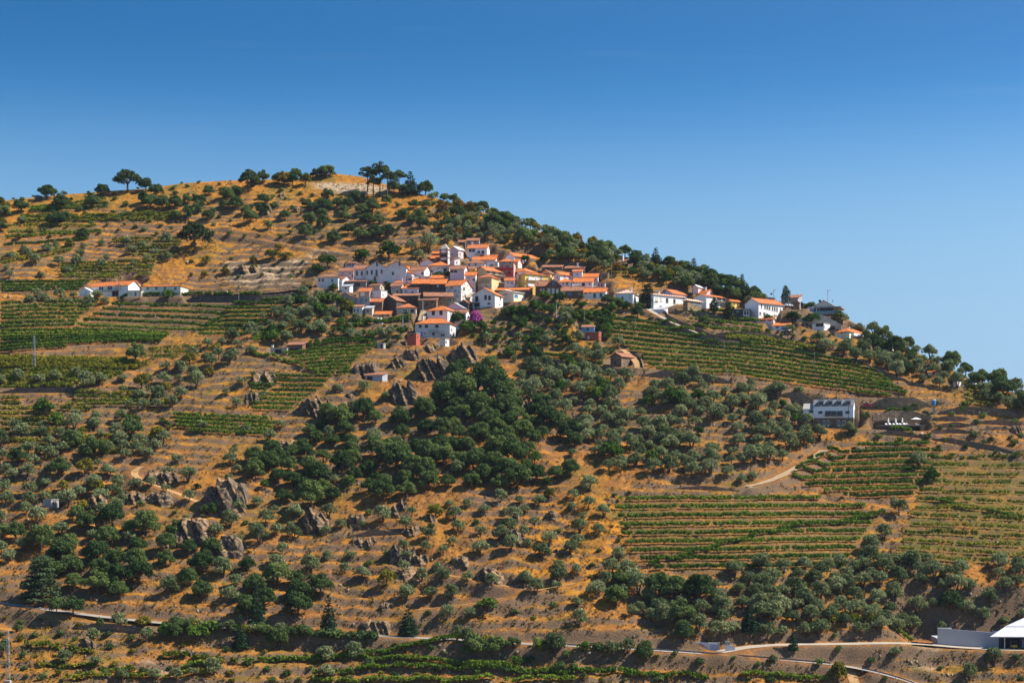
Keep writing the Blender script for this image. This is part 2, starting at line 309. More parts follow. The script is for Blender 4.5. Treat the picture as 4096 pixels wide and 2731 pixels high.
# ---- vineyard blocks: polygon, top and bottom row curves, number of rows, look
def blk(name, t, poly, top, bot, n, col='g', dens=1.0, wall=0.0, amp=1.0, gap=0.15):
    return dict(name=name, poly=SP(t, poly), top=np.array(SP(t, top)), bot=np.array(SP(t, bot)), n=n, col=col, dens=dens, wall=wall, amp=amp, gap=gap)
VINES = [
 blk('the vineyard under the cream roadside house', 'M', [(1030, 150), (1100, 95), (1660, 100), (2160, 125), (2100, 200), (2000, 280), (1880, 360), (1740, 420), (1300, 400), (700, 370), (730, 320), (900, 240)],
     [(700, 105), (1300, 115), (2200, 135)], [(700, 358), (1300, 380), (1800, 405), (2200, 440)], 6, wall=.5),
 blk('the far-left vineyard under the roadside olives', 'M', [(0, 120), (870, 120), (900, 160), (720, 300), (690, 372), (0, 395)], [(0, 165), (450, 140), (900, 150)], [(0, 372), (700, 358)], 7, wall=.4),
 blk('the left vineyard above the bare tan field', 'M', [(0, 395), (700, 375), (1560, 440), (1480, 500), (800, 520), (350, 590), (0, 600)], [(0, 410), (1000, 412), (1560, 440)], [(0, 590), (600, 550), (1000, 530), (1500, 505)], 7, 'g', 1.10),
 blk('the steep vineyard left of the village wall', 'd', [(437, 765), (520, 710), (548, 690), (705, 688), (640, 730), (560, 775), (500, 790)], [(430, 692), (700, 690)], [(430, 772), (700, 768)], 9, dens=1.2),
 blk('the yellowing field beside the lone dark tree', 'M', [(0, 645), (1160, 645), (1180, 700), (1440, 690), (1250, 760), (900, 800), (0, 740)], [(0, 655), (1400, 680)], [(0, 735), (1000, 765), (1400, 765)], 7, 'y', 1.20),
 blk('the weedy terraces under the yellowing field', 'M', [(0, 760), (1150, 790), (1000, 860), (800, 915), (0, 920)], [(0, 772), (1150, 800)], [(0, 915), (1000, 910)], 7, 'm', 1.20),
 blk('the small terraces left of the young olives', 'M', [(700, 980), (1160, 970), (1560, 1040), (1560, 1110), (880, 1120), (540, 1140), (560, 1100), (700, 1060)], [(540, 985), (1560, 990)], [(540, 1125), (1560, 1115)], 5, 'm', 1.10, wall=.5),
 blk('the short yellow terraces at the left edge', 'M', [(0, 1010), (190, 1010), (190, 1080), (600, 1180), (600, 1290), (440, 1440), (0, 1440)], [(0, 1030), (600, 1030)], [(0, 1420), (600, 1420)], 9, 'y', 1.10, wall=.7),
 blk('the bright block above the rocky olive slope', 'M', [(1580, 1170), (2352, 1180), (2600, 1240), (2420, 1370), (1900, 1360), (1620, 1300)], [(1580, 1183), (2600, 1222)], [(1600, 1315), (2600, 1372)], 5, dens=1.1),
 blk('the weedy patch over the goat track', 'F', [(580, 20), (1100, -20), (1180, 60), (1160, 160), (780, 130), (580, 60)], [(560, 30), (1180, -5)], [(560, 95), (1180, 150)], 4, 'm', .9),
 blk('the terraces left of the village crag', 'E', [(250, 385), (640, 315), (1180, 310), (1050, 400), (950, 480), (910, 570), (640, 580), (400, 450)], [(250, 372), (700, 342), (1180, 318)], [(250, 605), (700, 570), (950, 560)], 8, dens=1.1),
 blk('the broken terraces left of the grey crags', 'E', [(0, 590), (750, 590), (690, 680), (500, 800), (430, 900), (0, 930)], [(0, 595), (750, 605)], [(0, 890), (450, 905)], 8, dens=.9),
 blk('the long hedge-like terrace under the front house', 'E', [(490, 240), (1310, 225), (1310, 275), (490, 315)], [(490, 292), (900, 262), (1310, 238)], [(490, 310), (900, 285), (1310, 262)], 2, dens=1.3),
 blk('the big vineyard below the village lane', 's', [(2400, 1266), (2655, 1287), (2800, 1345), (2850, 1372), (3050, 1378), (3150, 1385), (3250, 1418), (3370, 1438), (3500, 1490), (3645, 1582), (3400, 1572), (3250, 1552), (3110, 1530), (2930, 1500), (2650, 1490), (2600, 1478), (2560, 1430), (2470, 1365), (2400, 1310)],
     [(2400, 1275), (2700, 1306), (2900, 1340), (3100, 1352), (3400, 1405), (3700, 1500)], [(2400, 1455), (2600, 1482), (2930, 1496), (3150, 1530), (3400, 1562), (3700, 1592)], 11, dens=1.15, gap=.1),
 blk('the narrow strip under the restaurant', '4', [(0, 790), (300, 800), (700, 870), (1250, 990), (1200, 1010), (700, 900), (0, 850)], [(0, 800), (700, 880), (1250, 985)], [(0, 840), (700, 905), (1250, 1010)], 3, 'm'),
 blk('the banked vineyard below the pool terrace', 'N', [(680, 680), (970, 640), (1480, 640), (1600, 690), (1560, 800), (1480, 900), (1430, 980), (1320, 1130), (730, 1135), (230, 990), (220, 910), (360, 790), (520, 740)],
     [(200, 690), (1000, 652), (1600, 645)], [(200, 1135), (1500, 1105)], 9, dens=1.2, wall=-.1),
 blk('the banked vineyard beside the golden slope', 's', [(2480, 1990), (3000, 1985), (3220, 1985), (3530, 2040), (3480, 2110), (3430, 2180), (3380, 2270), (2900, 2300), (2600, 2275), (2510, 2200), (2450, 2045)],
     [(2480, 2000), (3540, 1995)], [(2480, 2278), (3540, 2262)], 9, dens=1.2, wall=-.1),
 blk('the overgrown vineyard at the right edge', 's', [(3740, 1825), (4130, 1825), (4130, 2260), (3560, 2235), (3640, 2080), (3680, 1950)], [(3560, 1832), (4130, 1832)], [(3560, 2225), (4130, 2262)], 13, 'm', .85, gap=.3, wall=-.1),
 blk('the upper left hill vineyard', 'A', [(270, 545), (970, 452), (990, 540), (270, 575)], [(270, 552), (970, 462)], [(270, 572), (970, 535)], 3),
 blk('the broad yellow strip high on the left', 'A', [(180, 618), (1200, 585), (1680, 585), (1560, 665), (700, 655), (190, 675)], [(180, 622), (1680, 590)], [(180, 668), (1680, 665)], 5, 'm', 1.1, amp=.4),
 blk('the two long rows on the left bank', 'A', [(0, 795), (930, 740), (940, 780), (740, 850), (0, 905)], [(0, 815), (930, 755)], [(0, 888), (930, 815)], 2, amp=.8, dens=1.3),
 blk('the yellow terraces beside the umbrella pine', 'A', [(1020, 820), (1680, 805), (1670, 865), (1590, 990), (1200, 990), (1200, 895), (1030, 860)], [(1020, 832), (1680, 822)], [(1020, 982), (1680, 982)], 6, 'y', 1.10, wall=.6),
 blk('the stepped vineyard above the roadside houses', 'A', [(550, 1035), (1440, 1020), (1390, 1150), (1200, 1190), (560, 1190)], [(550, 1050), (1440, 1040)], [(550, 1185), (1440, 1175)], 6, 'm', 1.10, wall=.8),
 blk('the narrow terraces left of the veranda house', 'A', [(0, 1215), (850, 1205), (730, 1300), (0, 1325)], [(0, 1232), (850, 1222)], [(0, 1312), (850, 1290)], 4, wall=.6),
 blk('the yellow vineyard under the right ridge', 'B', [(1600, 1000), (2060, 1140), (1990, 1250), (1650, 1200)], [(1600, 1010), (2060, 1140)], [(1600, 1190), (2060, 1260)], 4, 'y', 1.0),
 blk('the yellow vineyard at the far right edge', 'B', [(2200, 1200), (2400, 1220), (2400, 1330), (2180, 1280)], [(2200, 1215), (2400, 1235)], [(2200, 1280), (2400, 1320)], 3, 'y', 1.0),
 blk('the green terrace on the hilltop shoulder', 'G', [(1980, 510), (2340, 500), (2352, 560), (2200, 600), (2050, 570)], [(1980, 520), (2352, 515)], [(1980, 590), (2352, 590)], 4, 'y', 1.1),
 blk('the terraced garden above the striped roof', '3', [(60, 200), (380, 230), (370, 340), (100, 330)], [(60, 215), (380, 240)], [(60, 320), (380, 335)], 4, 'y', 1.0),
 blk('the garden rows behind the school house', '4', [(70, 290), (330, 310), (320, 370), (80, 350)], [(70, 300), (330, 320)], [(70, 345), (330, 360)], 3, 'y', 1.0),
 blk('the garden terraces below the brown house', '2', [(1480, 1030), (2160, 1090), (2160, 1180), (1500, 1150)], [(1480, 1050), (2160, 1110)], [(1480, 1125), (2160, 1165)], 2, dens=1.2, wall=.6),
 blk('the garden strips around the red brick hut', 'J', [(700, 0), (930, 20), (1100, 120), (1100, 160), (920, 120), (640, 60)], [(640, 15), (1100, 110)], [(640, 60), (1100, 150)], 2, dens=1.2),
 blk('the low garden rows over the long garden wall', 'J', [(270, 370), (680, 405), (680, 440), (270, 395)], [(270, 378), (680, 418)], [(270, 395), (680, 436)], 1, dens=1.2),
 blk('the stone-walled terraces below the white umbrellas', '3', [(1190, 840), (2169, 950), (2169, 1110), (1200, 1010)], [(1190, 870), (1650, 905), (2169, 975)], [(1190, 1000), (2169, 1100)], 3, dens=1.0, wall=.9, gap=.2),
 blk('the green strip by the right-hand road cutting', 'D', [(1160, 235), (1700, 235), (1700, 275), (1160, 280)], [(1160, 248), (1700, 252)], [(1160, 268), (1700, 270)], 2, 'm', 1.1),
]
VINES += [
 blk('the green bank strips left of the umbrella pine', 'A', [(0, 1000), (230, 960), (650, 900), (660, 940), (300, 1010), (0, 1060)], [(0, 1010), (650, 905)], [(0, 1050), (650, 935)], 2, 'm', 1.1),
 blk('the thin strips above the left skyline road', 'A', [(60, 690), (600, 690), (900, 700), (900, 760), (60, 780)], [(60, 700), (900, 705)], [(60, 770), (900, 748)], 2, 'm', .8, amp=.9),
 blk('the terraces right of the lone dark tree', 'M', [(1350, 560), (1780, 540), (1900, 560), (1700, 640), (1450, 660), (1350, 640)], [(1350, 575), (1900, 548)], [(1350, 650), (1900, 640)], 3, 'm', .8),
 blk('the garden terraces left of the front house', '1', [(620, 1190), (1000, 1190), (1560, 1100), (1560, 1180), (1000, 1240), (620, 1265)], [(620, 1205), (1000, 1205), (1560, 1120)], [(620, 1255), (1000, 1245), (1560, 1185)], 3, 'g', 1.2),
 blk('the terraces between olives below the left village end', 'E', [(20, 190), (330, 130), (340, 190), (120, 290), (20, 290)], [(20, 205), (340, 140)], [(20, 285), (340, 200)], 4, 'g', 1.1),
]
ROWS1 = [   # single rows: name, zoom, points, colour
 ('the diagonal vine row cutting across the golden bank', 's', [(2596, 2266), (2740, 2231), (2871, 2187), (3024, 2148), (3200, 2105), (3400, 2085), (3540, 2058)], 'g'),
 ('the dark diagonal vine row crossing the right-edge vineyard', 'N', [(1460, 1160), (1800, 1230), (2100, 1290), (2352, 1330)], 'g'),
 ('the long vine row climbing right to the lower road', 'L', [(0, 695), (300, 668), (600, 640), (850, 600), (1100, 565)], 'g'),
 ('the long sagging vine row under the lower road', 'L', [(0, 725), (300, 690), (700, 705), (1100, 755), (1500, 785)], 'g'),
 ('the lowest-but-one vine row along the bottom edge', 'L', [(0, 825), (300, 790), (700, 770), (1300, 780), (1900, 800), (2352, 815)], 'g'),
 ('the bottommost vine row at the picture edge', 'L', [(0, 862), (700, 866), (1100, 862), (1900, 856)], 'g'),
 ('the short vine row under the dark pointed rock', 'K', [(180, 605), (440, 640)], 'm'),
 ('the vine clump row right of the dark pointed rock', 'K', [(500, 620), (660, 652)], 'm'),
 ('the sparse vine row above the pale scree patch', 'K', [(280, 745), (700, 770), (980, 795)], 'm'),
 ('the sparse vine row low in the left corner', 'K', [(470, 852), (900, 830), (1500, 820)], 'm'),
 ('the short tilted vine row right of the scree patch', 'K', [(1320, 782), (1530, 748)], 'g'),
 ('the vine row over the small dark boulder', 'K', [(1180, 690), (1720, 735)], 'm'),
 ('the dark vine row joining the long lower rows', 'K', [(1760, 735), (2050, 715), (2352, 690)], 'g'),
 ('the vine row left of the yellow roadside bush', 'D', [(690, 600), (900, 598), (1200, 628)], 'g'),
 ('the vine row under the bushes by the lower road', 'D', [(0, 600), (240, 605), (490, 625)], 'g'),
 ('the diagonal vine hedge beside the steep steps', 'E', [(290, 430), (480, 500), (640, 575), (740, 580)], 'g'),
 ('the vine hedge running down left of the pergola house', 'E', [(0, 375), (120, 395), (220, 420), (340, 470)], 'g'),
 ('the curving vine row at the end of the bright block', 'M', [(1480, 1235), (1560, 1260), (1585, 1300), (1560, 1330)], 'g'),
 ('the short vine row above the umbrella olive clump', 'M', [(1085, 1185), (1200, 1215), (1290, 1240)], 'g'),
 ('the low vine row under the pool terrace wall', 'Q', [(1610, 645), (1780, 655), (1950, 670)], 'g'),
]
ZT_ = ZB.copy(); vmask = np.zeros(ZB.shape); smask = np.zeros(ZB.shape)
for b in VINES:
    t = np.interp(PXB, b['top'][:, 0], b['top'][:, 1]); bo = np.interp(PXB, b['bot'][:, 0], b['bot'][:, 1])
    per = (bo - t) / max(1, b['n'] - 1)
    if b['n'] == 1: per = np.full_like(t, 26.0)
    per = np.maximum(per, 3)
    ph = (PYB - t) / per; wfr = (0.16 - ph) % 1.0
    m = blur(inpoly(PXB, PYB, b['poly']).astype(float), 3); m[YY > YC[None, :] + 4] = 0
    s = per * K * YY * SLOPE / np.maximum(0.2, SLOPE - VB)
    s = np.minimum(s, 4.5); a = 0.5 + 0.3 * b['wall']; tau = 0.10
    g = np.where(wfr < a, wfr / a * tau, tau + (wfr - a) / (1 - a) * (1 - tau))
    ZT_ += m * b['amp'] * s * (g - wfr) * 0.92
    vmask = np.maximum(vmask, m)
# ---- old olive terraces on the open slopes (broken steps)
wob = vnoise(XX, YY, 30, 5) * 1.6 + vnoise(XX, YY, 9, 6) * 0.5
ph = (ZB + wob) / 2.6; fr = ph % 1.0; g = np.where(fr < 0.74, fr / 0.74 * 0.22, 0.22 + (fr - 0.74) / 0.26 * 0.78)
amp = np.clip(0.95 + 1.1 * vnoise(XX, YY, 22, 7) + 0.5 * vnoise(XX, YY, 8, 8), 0, 1) * (1 - np.minimum(1, vmask * 1.6)) * inside
ZT_ += amp * 2.6 * (g - fr) * 0.9
rough = (vnoise(XX, YY, 8.5, 12) * 0.55 + vnoise(XX, YY, 3.2, 9) * 0.42 + vnoise(XX, YY, 1.5, 10) * 0.2) * (1 - 0.75 * vmask)
ZT_ += rough * inside

# ---- roads, tracks, benches
def poly3(t, pts, cast, step=2.0):
    P = [np.array(cast(*S(t, *p))) for p in pts]; out = []
    for a, b in zip(P[:-1], P[1:]):
        n = max(1, int(np.linalg.norm(b - a) / step)); out += [a + (b - a) * i / n for i in range(n)]
    return np.array(out + [P[-1]])
def smooth3(P, n=6):
    P = P.copy()
    for _ in range(n): P[1:-1] = (P[:-2] + 2 * P[1:-1] + P[2:]) / 4
    return P
def near(P, maxd):
    lo = P.min(0) - maxd - 1; hi = P.max(0) + maxd + 1
    idx = np.nonzero((XX > lo[0]) & (XX < hi[0]) & (YY > lo[1]) & (YY < hi[1])); x = XX[idx]; y = YY[idx]
    best = np.full(len(x), 1e9); zl = np.zeros(len(x)); sg = np.zeros(len(x))
    for a, b in zip(P[:-1], P[1:]):
        d = b - a; l2 = d[0] ** 2 + d[1] ** 2 + 1e-9; t = np.clip(((x - a[0]) * d[0] + (y - a[1]) * d[1]) / l2, 0, 1)
        dx = x - a[0] - t * d[0]; dy = y - a[1] - t * d[1]; dd = np.hypot(dx, dy); m = dd < best
        best[m] = dd[m]; zl[m] = (a[2] + t * d[2])[m]; sg[m] = np.sign(d[0] * dy - d[1] * dx)[m] * (1 if d[0] > 0 else -1)
    k = best < maxd
    return (idx[0][k], idx[1][k]), best[k], zl[k], sg[k]
def corridor(P, half, blend, drop=0.0):
    ii, d, zl, sg = near(P, half + blend); wt = 1 - sstep(half, half + blend, d); ZT_[ii] = ZT_[ii] * (1 - wt) + (zl - drop) * wt; return ii, wt
ROADS = [  # name, label, zoom, pts, half width, material, kind
 ('road', 's', [(-160, 2392), (0, 2410), (332, 2457), (580, 2485), (801, 2504), (1105, 2521), (1526, 2543), (1847, 2559), (2134, 2576), (2405, 2587), (2704, 2605), (2975, 2626), (3314, 2653), (3450, 2672), (3653, 2724), (3800, 2790)], 2.1, 'asphalt'),
 ('road', 's', [(560, 1186), (735, 1184), (900, 1181), (1024, 1180), (1110, 1174), (1180, 1164), (1240, 1152)], 2.8, 'greyroad'),
 ('dirt_track', 's', [(862, 931), (900, 937), (1010, 952), (1118, 970), (1200, 985), (1270, 996), (1400, 1013)], 2.0, 'pale'),
 ('lane', '3', [(640, 790), (800, 880), (1000, 995), (1150, 1045), (1300, 1095), (1400, 1150), (1490, 1195)], 1.3, 'cobble'),
 ('dirt_track', 's', [(3300, 1800), (3233, 1848), (3150, 1890), (3072, 1930), (2990, 1945)], 1.8, 'pale'),
 ('footpath', 'F', [(1300, 265), (1140, 300), (1250, 380), (1500, 460), (1700, 540), (1850, 605)], 1.1, 'dirt'),
 ('lane', 'J', [(1130, 340), (1210, 400), (1275, 470), (1295, 540), (1180, 595)], 1.2, 'dirt'),
 ('footpath', 'L', [(740, 342), (980, 318), (1170, 300), (1350, 262), (1600, 205), (1800, 165), (1900, 150)], 0.9, 'dirt'),
 ('footpath', 'L', [(920, 80), (1100, 110), (1300, 150), (1540, 195)], 0.8, 'dirt'),
 ('driveway', 'D', [(560, 452), (700, 420), (900, 408), (1300, 405), (1560, 398), (1740, 400), (1860, 418), (2110, 434), (2352, 440)], 2.6, 'concreteroad'),
 ('dirt_track', 'D', [(1320, 545), (1345, 590), (1360, 650)], 1.2, 'dirt'),
 ('lane', '1', [(1620, 1175), (1655, 1110), (1670, 1040), (1665, 990)], 1.3, 'pale'),
 ('forecourt', '2', [(255, 870), (262, 800)], 2.2, 'cobble'),
]
castT = Caster(ZT_); road_geo = []; dirtmask = np.zeros(ZB.shape)
for nm, t, pts, half, mat in ROADS:
    P = smooth3(poly3(t, pts, castB), 10); road_geo.append((nm, P, half, mat))
for nm, P, half, mat in road_geo:
    ii, wt = corridor(P, half + 0.5, 3.0); dirtmask[ii] = np.maximum(dirtmask[ii], wt * 0.7)
WALLS = [   # label, zoom, base line pts, height m, mat, behind
 ('dark schist retaining wall towering behind the white hotel', 'N', [(880, 318), (1150, 318), (1400, 318), (1530, 312)], 4.2, 's', 6),
 ('schist retaining wall left of the white hotel', 'N', [(90, 200), (250, 225), (420, 250)], 3.5, 's', 4),
 ('sloping dark wall between hotel ramp and pool terrace', 'N', [(960, 392), (1200, 392), (1500, 392)], 2.4, 's', 3),
 ('long dark schist wall below the yellow vineyards at right', 'N', [(1575, 350), (1900, 352), (2120, 362), (2290, 372)], 2.3, 's', 4),
 ('stone wall under the big village vineyard', 'J', [(1330, 590), (1560, 615), (1800, 645), (2130, 660)], 3.0, 's', 4),
 ('mossy stone wall along the walled gardens', 'J', [(370, 470), (540, 500), (700, 535), (960, 560), (1180, 575)], 2.6, 's', 4),
 ('ivy-dark wall carrying the upper road', 's', [(735, 1212), (900, 1212), (1024, 1212), (1130, 1205), (1220, 1192)], 2.9, 'd', 2),
 ('stone terrace wall beneath the closed umbrellas', '3', [(910, 850), (1060, 880), (1300, 900), (1640, 925)], 2.4, 's', 4),
 ('long grey terrace wall under the school gardens', '3', [(1560, 1130), (1800, 1165), (2169, 1200)], 2.2, 's', 3),
 ('long grey terrace wall under the restaurant gardens', '4', [(0, 790), (300, 810), (600, 840), (800, 865)], 2.0, 's', 3),
 ('pale concrete retaining wall below the glass restaurant', '4', [(860, 630), (1100, 640), (1260, 652), (1410, 690)], 3.4, 'c', 4),
 ('concrete yard wall beside the white school', '4', [(700, 575), (830, 575), (960, 560)], 3.0, 'c', 3),
 ('dark terrace wall beneath the five left-edge olives', 'M', [(0, 975), (400, 968), (880, 968)], 1.9, 'd', 3),
 ('dark wall holding up the lower road at left', 'K', [(520, 478), (800, 500), (1150, 520)], 2.0, 's', 2),
 ('dry-stone terrace wall above the tall central crag', 'H', [(900, 925), (1100, 905), (1370, 890)], 1.8, 's', 3),
 ('wall under the bougainvillea gardens', '2', [(370, 1045), (520, 1055), (690, 1075)], 2.6, 's', 3),
 ('dry-stone wall under the brown house gardens', '2', [(920, 1085), (1100, 1110), (1440, 1160)], 1.8, 's', 3),
 ('upper garden wall right of the pool terrace', 'N', [(1520, 405), (1700, 405), (1850, 402)], 1.6, 's', 2.5),
 ('second garden wall right of the pool terrace', 'N', [(1540, 470), (1720, 472), (1940, 475)], 1.5, 's', 2.5),
 ('third garden wall right of the pool terrace', 'N', [(1500, 520), (1700, 535), (1960, 545)], 1.5, 's', 2.5),
 ('far right upper garden wall with trees on top', 'N', [(1940, 440), (2150, 442), (2330, 445)], 1.5, 's', 2.5),
 ('far right middle garden wall', 'N', [(1940, 505), (2100, 508), (2300, 510)], 1.5, 's', 2.5),
 ('lowest long garden wall right of the pool terrace', 'N', [(1500, 600), (1750, 640), (1950, 680), (2300, 735)], 1.9, 's', 3),
 ('curving wall under the pool terrace', 'N', [(960, 545), (1200, 560), (1460, 590)], 1.8, 's', 3),
 ('dark terrace wall under the middle olive grove', 'J', [(1730, 830), (1860, 850), (1990, 860)], 1.5, 's', 3),
 ('terrace wall beside the standing stone', 'J', [(1020, 985), (1200, 990), (1390, 985)], 1.9, 's', 3),
 ('dark wall below the banked vineyard olives', 'I', [(1620, 355), (1900, 370), (2200, 380)], 1.3, 's', 3),
]
wall_geo = []
for lab, t, pts, h, mt, back in WALLS:
    P = smooth3(poly3(t, pts, castT), 4); wall_geo.append((lab, P, h, mt))
    ii, d, zl, sg = near(P, back + 3.5); sd_ = d * np.where(sg > 0, 1, -1)
    up = (sd_ > 0.25); wt = np.where(up, 1 - sstep(back, back + 3.5, sd_), 1 - sstep(1.2, 3.0, -sd_))
    ZT_[ii] = ZT_[ii] * (1 - wt) + np.where(up, zl + h - 0.05, zl) * wt
    smask[ii] = np.maximum(smask[ii], wt * 0.3)
castR = Caster(ZT_)

# ------------------------------------------------------------------ buildings: read off the photograph, placed on the slope
HOUSES = []
def H(t, x0, xc, x2, yb, ye, psi, roof, wall, rmat, label, wins=(), name='house', cat='house', **kw):
    HOUSES.append(dict(t=t, x0=x0, xc=xc, x2=x2, yb=yb, ye=ye, psi=psi, roof=roof, wall=wall, rmat=rmat, label=label, wins=wins, name=name, cat=cat, **kw))
# --- upper street, seen from left to right (zoom 1)
H('1', 605, 745, 790, 478, 405, 25, 'hip', LAV, M_OLD, 'small grey hip-roofed house alone above the manor annex', [(640, 430, 14, 26, 'k'), (670, 430, 16, 26, 'k'), (706, 430, 16, 26, 'k')])
H('1', 228, 508, 520, 742, 588, 10, 'hip', WHO, M_OLD, 'leftmost stained grey village house with brown hip roof', [(260, 635, 20, 36, 'k'), (305, 635, 20, 36, 'k'), (300, 705, 18, 14, 'w'), (430, 640, 18, 34, 'k')], depth=6)
H('1', 520, 716, 725, 650, 512, 8, 'gx', PINK, M_OLD, 'long low pinkish house with brown roof left of the manor', [(566, 545, 26, 9, 'k'), (666, 545, 26, 9, 'k'), (705, 580, 16, 30, 'd')], depth=6)
H('1', 368, 565, 692, 720, 622, 32, 'gx', WHO, M_OLD, 'low whitewashed barn with bright right gable and dark doorway', [(460, 692, 60, 38, 'k'), (520, 685, 26, 30, 'w')], name='barn', cat='barn')
H('1', 716, 885, 890, 645, 485, 8, 'gx', WHO, M_OLD, 'stained white two-storey wing joined to the manor left side', [(760, 545, 25, 58, 'b'), (825, 545, 24, 50, 'b'), (705, 610, 14, 20, 'k')], depth=7)
H('1', 885, 1418, 1428, 645, 462, 6, 'gy2', WHO, M_MID, 'big white manor house with twin front gables', [(1028, 412, 22, 66, 'b'), (1330, 412, 20, 56, 'b'), (897, 535, 22, 50, 'b'), (958, 530, 25, 55, 'b'), (1022, 535, 25, 74, 'b'), (1090, 520, 22, 50, 'b'), (1000, 605, 22, 30, 'd'), (1240, 545, 26, 40, 'b')], depth=9, name='manor_house', bal=[(1022, 575, 40)])
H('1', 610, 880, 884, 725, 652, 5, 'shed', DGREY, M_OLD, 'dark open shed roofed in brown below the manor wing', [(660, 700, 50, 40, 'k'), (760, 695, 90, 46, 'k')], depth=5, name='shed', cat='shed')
H('1', 565, 662, 668, 800, 716, 15, 'shed', WH, M_SHEET, 'tiny white hut hanging on the dark terrace wall', [(612, 745, 20, 20, 'k')], depth=3.5, name='hut', cat='hut')
H('1', 1188, 1430, 1440, 610, 492, 12, 'gx', LAV, M_OR, 'bluish house with orange roof right of the manor', [(1245, 502, 44, 30, 'k'), (1350, 560, 20, 30, 'w')], depth=6)
H('1', 1205, 1292, 1300, 612, 550, 8, 'hip', WH, M_OR, 'tiny white cube house with one square window and orange roof', [(1245, 583, 40, 30, 'k')], depth=5)
H('1', 1296, 1492, 1500, 632, 535, 10, 'hip', LAV, M_OR, 'weathered blue-grey house with peaked orange hip roof', [(1400, 590, 18, 24, 'k'), (1330, 600, 16, 26, 'd')], depth=6)
H('1', 1435, 1660, 1712, 592, 502, 18, 'gx', WH, M_OLD, 'white cottage with dull grey-brown roof and one square window', [(1632, 545, 25, 25, 'k')], depth=7)
H('1', 1602, 1785, 1795, 505, 402, 10, 'gy', WH, M_MID, 'plain white gabled house left of the church tower', [(1690, 490, 18, 38, 'k')], depth=8)
H('1', 1745, 1872, 1880, 402, 345, 6, 'gx', BRN, M_OR, 'small maroon cottage with orange roof behind the gable', [(1803, 366, 22, 22, 'w')], depth=5)
H('1', 1765, 1880, 1884, 330, 280, 6, 'gx', BRN, M_OR, 'topmost low orange-roofed shed left of the tower spire', [(1815, 305, 60, 20, 'k')], depth=4, name='shed', cat='shed')
H('1', 1712, 1990, 2000, 570, 437, 8, 'hip', WHR, M_OR, 'rough whitewashed house below the church tower', [(1938, 497, 40, 40, 'k'), (1760, 520, 18, 26, 'd')], depth=8)
H('1', 1365, 1500, 1540, 672, 592, 25, 'flat', PINK, M_CONC, 'pink sun-room house with a wide glass front', [(1440, 626, 112, 34, 'w')], depth=5)
H('1', 1540, 1740, 1745, 645, 585, 5, 'flat', PINK, M_CONC, 'long plain pink garden-side annex', [(1600, 615, 16, 26, 'd'), (1690, 612, 20, 20, 'w')], depth=5)
H('1', 1240, 1368, 1375, 720, 668, 8, 'hip', CREAM, M_OR, 'cream cottage with flat orange hip roof before the sun-room', [(1300, 692, 18, 22, 'k')], depth=6, chim=[(.75, .5)])
H('1', 1500, 1742, 1748, 812, 680, 6, 'gx', M_STONED, M_OR, 'dark schist house under the left orange roof', [(1560, 720, 16, 20, 'k'), (1650, 730, 16, 30, 'd')], depth=8)
H('1', 1748, 1940, 1950, 845, 684, 6, 'gx', M_STONED, M_OR, 'dark schist house with one small white window', [(1840, 714, 22, 22, 's'), (1800, 795, 40, 26, 'k')], depth=8)
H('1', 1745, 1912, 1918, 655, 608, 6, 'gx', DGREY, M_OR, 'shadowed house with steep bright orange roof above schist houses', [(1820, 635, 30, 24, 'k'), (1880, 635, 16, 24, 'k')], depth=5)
H('1', 1945, 2150, 2240, 910, 702, 26, 'gx', WHR, M_OR, 'tall flaking white house with broad orange roof and cream side', [(2190, 750, 18, 34, 'k'), (2040, 830, 18, 26, 'k'), (2205, 850, 16, 30, 'd')], depth=9)
H('1', 1395, 1475, 1535, 760, 706, 50, 'gx', WH, M_OR, 'small white gable hut with orange roof among stone houses', [(1500, 728, 12, 16, 'k')], name='hut', cat='hut')
H('1', 1582, 1700, 1708, 800, 715, 10, 'flat', WH, M_CONC, 'white cube roof terrace with a satellite dish', [(1640, 770, 14, 30, 'd')], depth=4, dish=True)
H('1', 1365, 1575, 1585, 825, 745, 10, 'shed', LAV, M_MID, 'blue-grey cottage with lean-to orange roof', [(1412, 785, 30, 30, 'w'), (1500, 800, 18, 28, 'd')], depth=5)
H('1', 1215, 1352, 1362, 810, 712, 12, 'gx', BEI, M_OLD, 'beige stained cottage with brown roof by the lamp post', [(1250, 750, 60, 16, 'w'), (1300, 790, 18, 30, 'd')], depth=5)
H('1', 930, 1065, 1120, 775, 702, 30, 'gx', BEI, M_OLD, 'low brown-roofed cottage with bare beige side wall', [(985, 735, 40, 16, 'w'), (1090, 735, 10, 16, 'k')])
H('1', 785, 925, 935, 905, 785, 12, 'gx', plaster((.33, .24, .22), .4), M_MID, 'brown cottage with rusty orange eaves and pale shuttered window', [(835, 820, 52, 48, 's'), (805, 880, 16, 28, 'd')], depth=6)
H('1', 925, 1082, 1165, 915, 770, 32, 'flat', WHO, M_CONC, 'flat-topped bluish white cube house with beige side', [(957, 815, 18, 20, 'k'), (1108, 830, 12, 25, 'w'), (1040, 890, 16, 30, 'd')])
H('1', 475, 742, 750, 980, 882, 8, 'gy', GREY, M_OLD, 'bare grey cement house with a wide low gable', [(530, 888, 13, 22, 'w'), (625, 886, 13, 22, 'w')], depth=8)
H('1', 750, 930, 936, 980, 872, 6, 'flat', GREY, M_CONC, 'flat grey cement house with tall blue-framed window', [(818, 907, 28, 46, 'u'), (885, 905, 16, 36, 'b')], depth=6)
H('1', 1240, 1580, 1590, 935, 842, 5, 'shed', M_STONED, M_OLD, 'long roofless dark schist barn in the old quarter', [(1335, 870, 16, 22, 'k'), (1410, 905, 60, 50, 'k')], depth=5, name='barn', cat='barn')
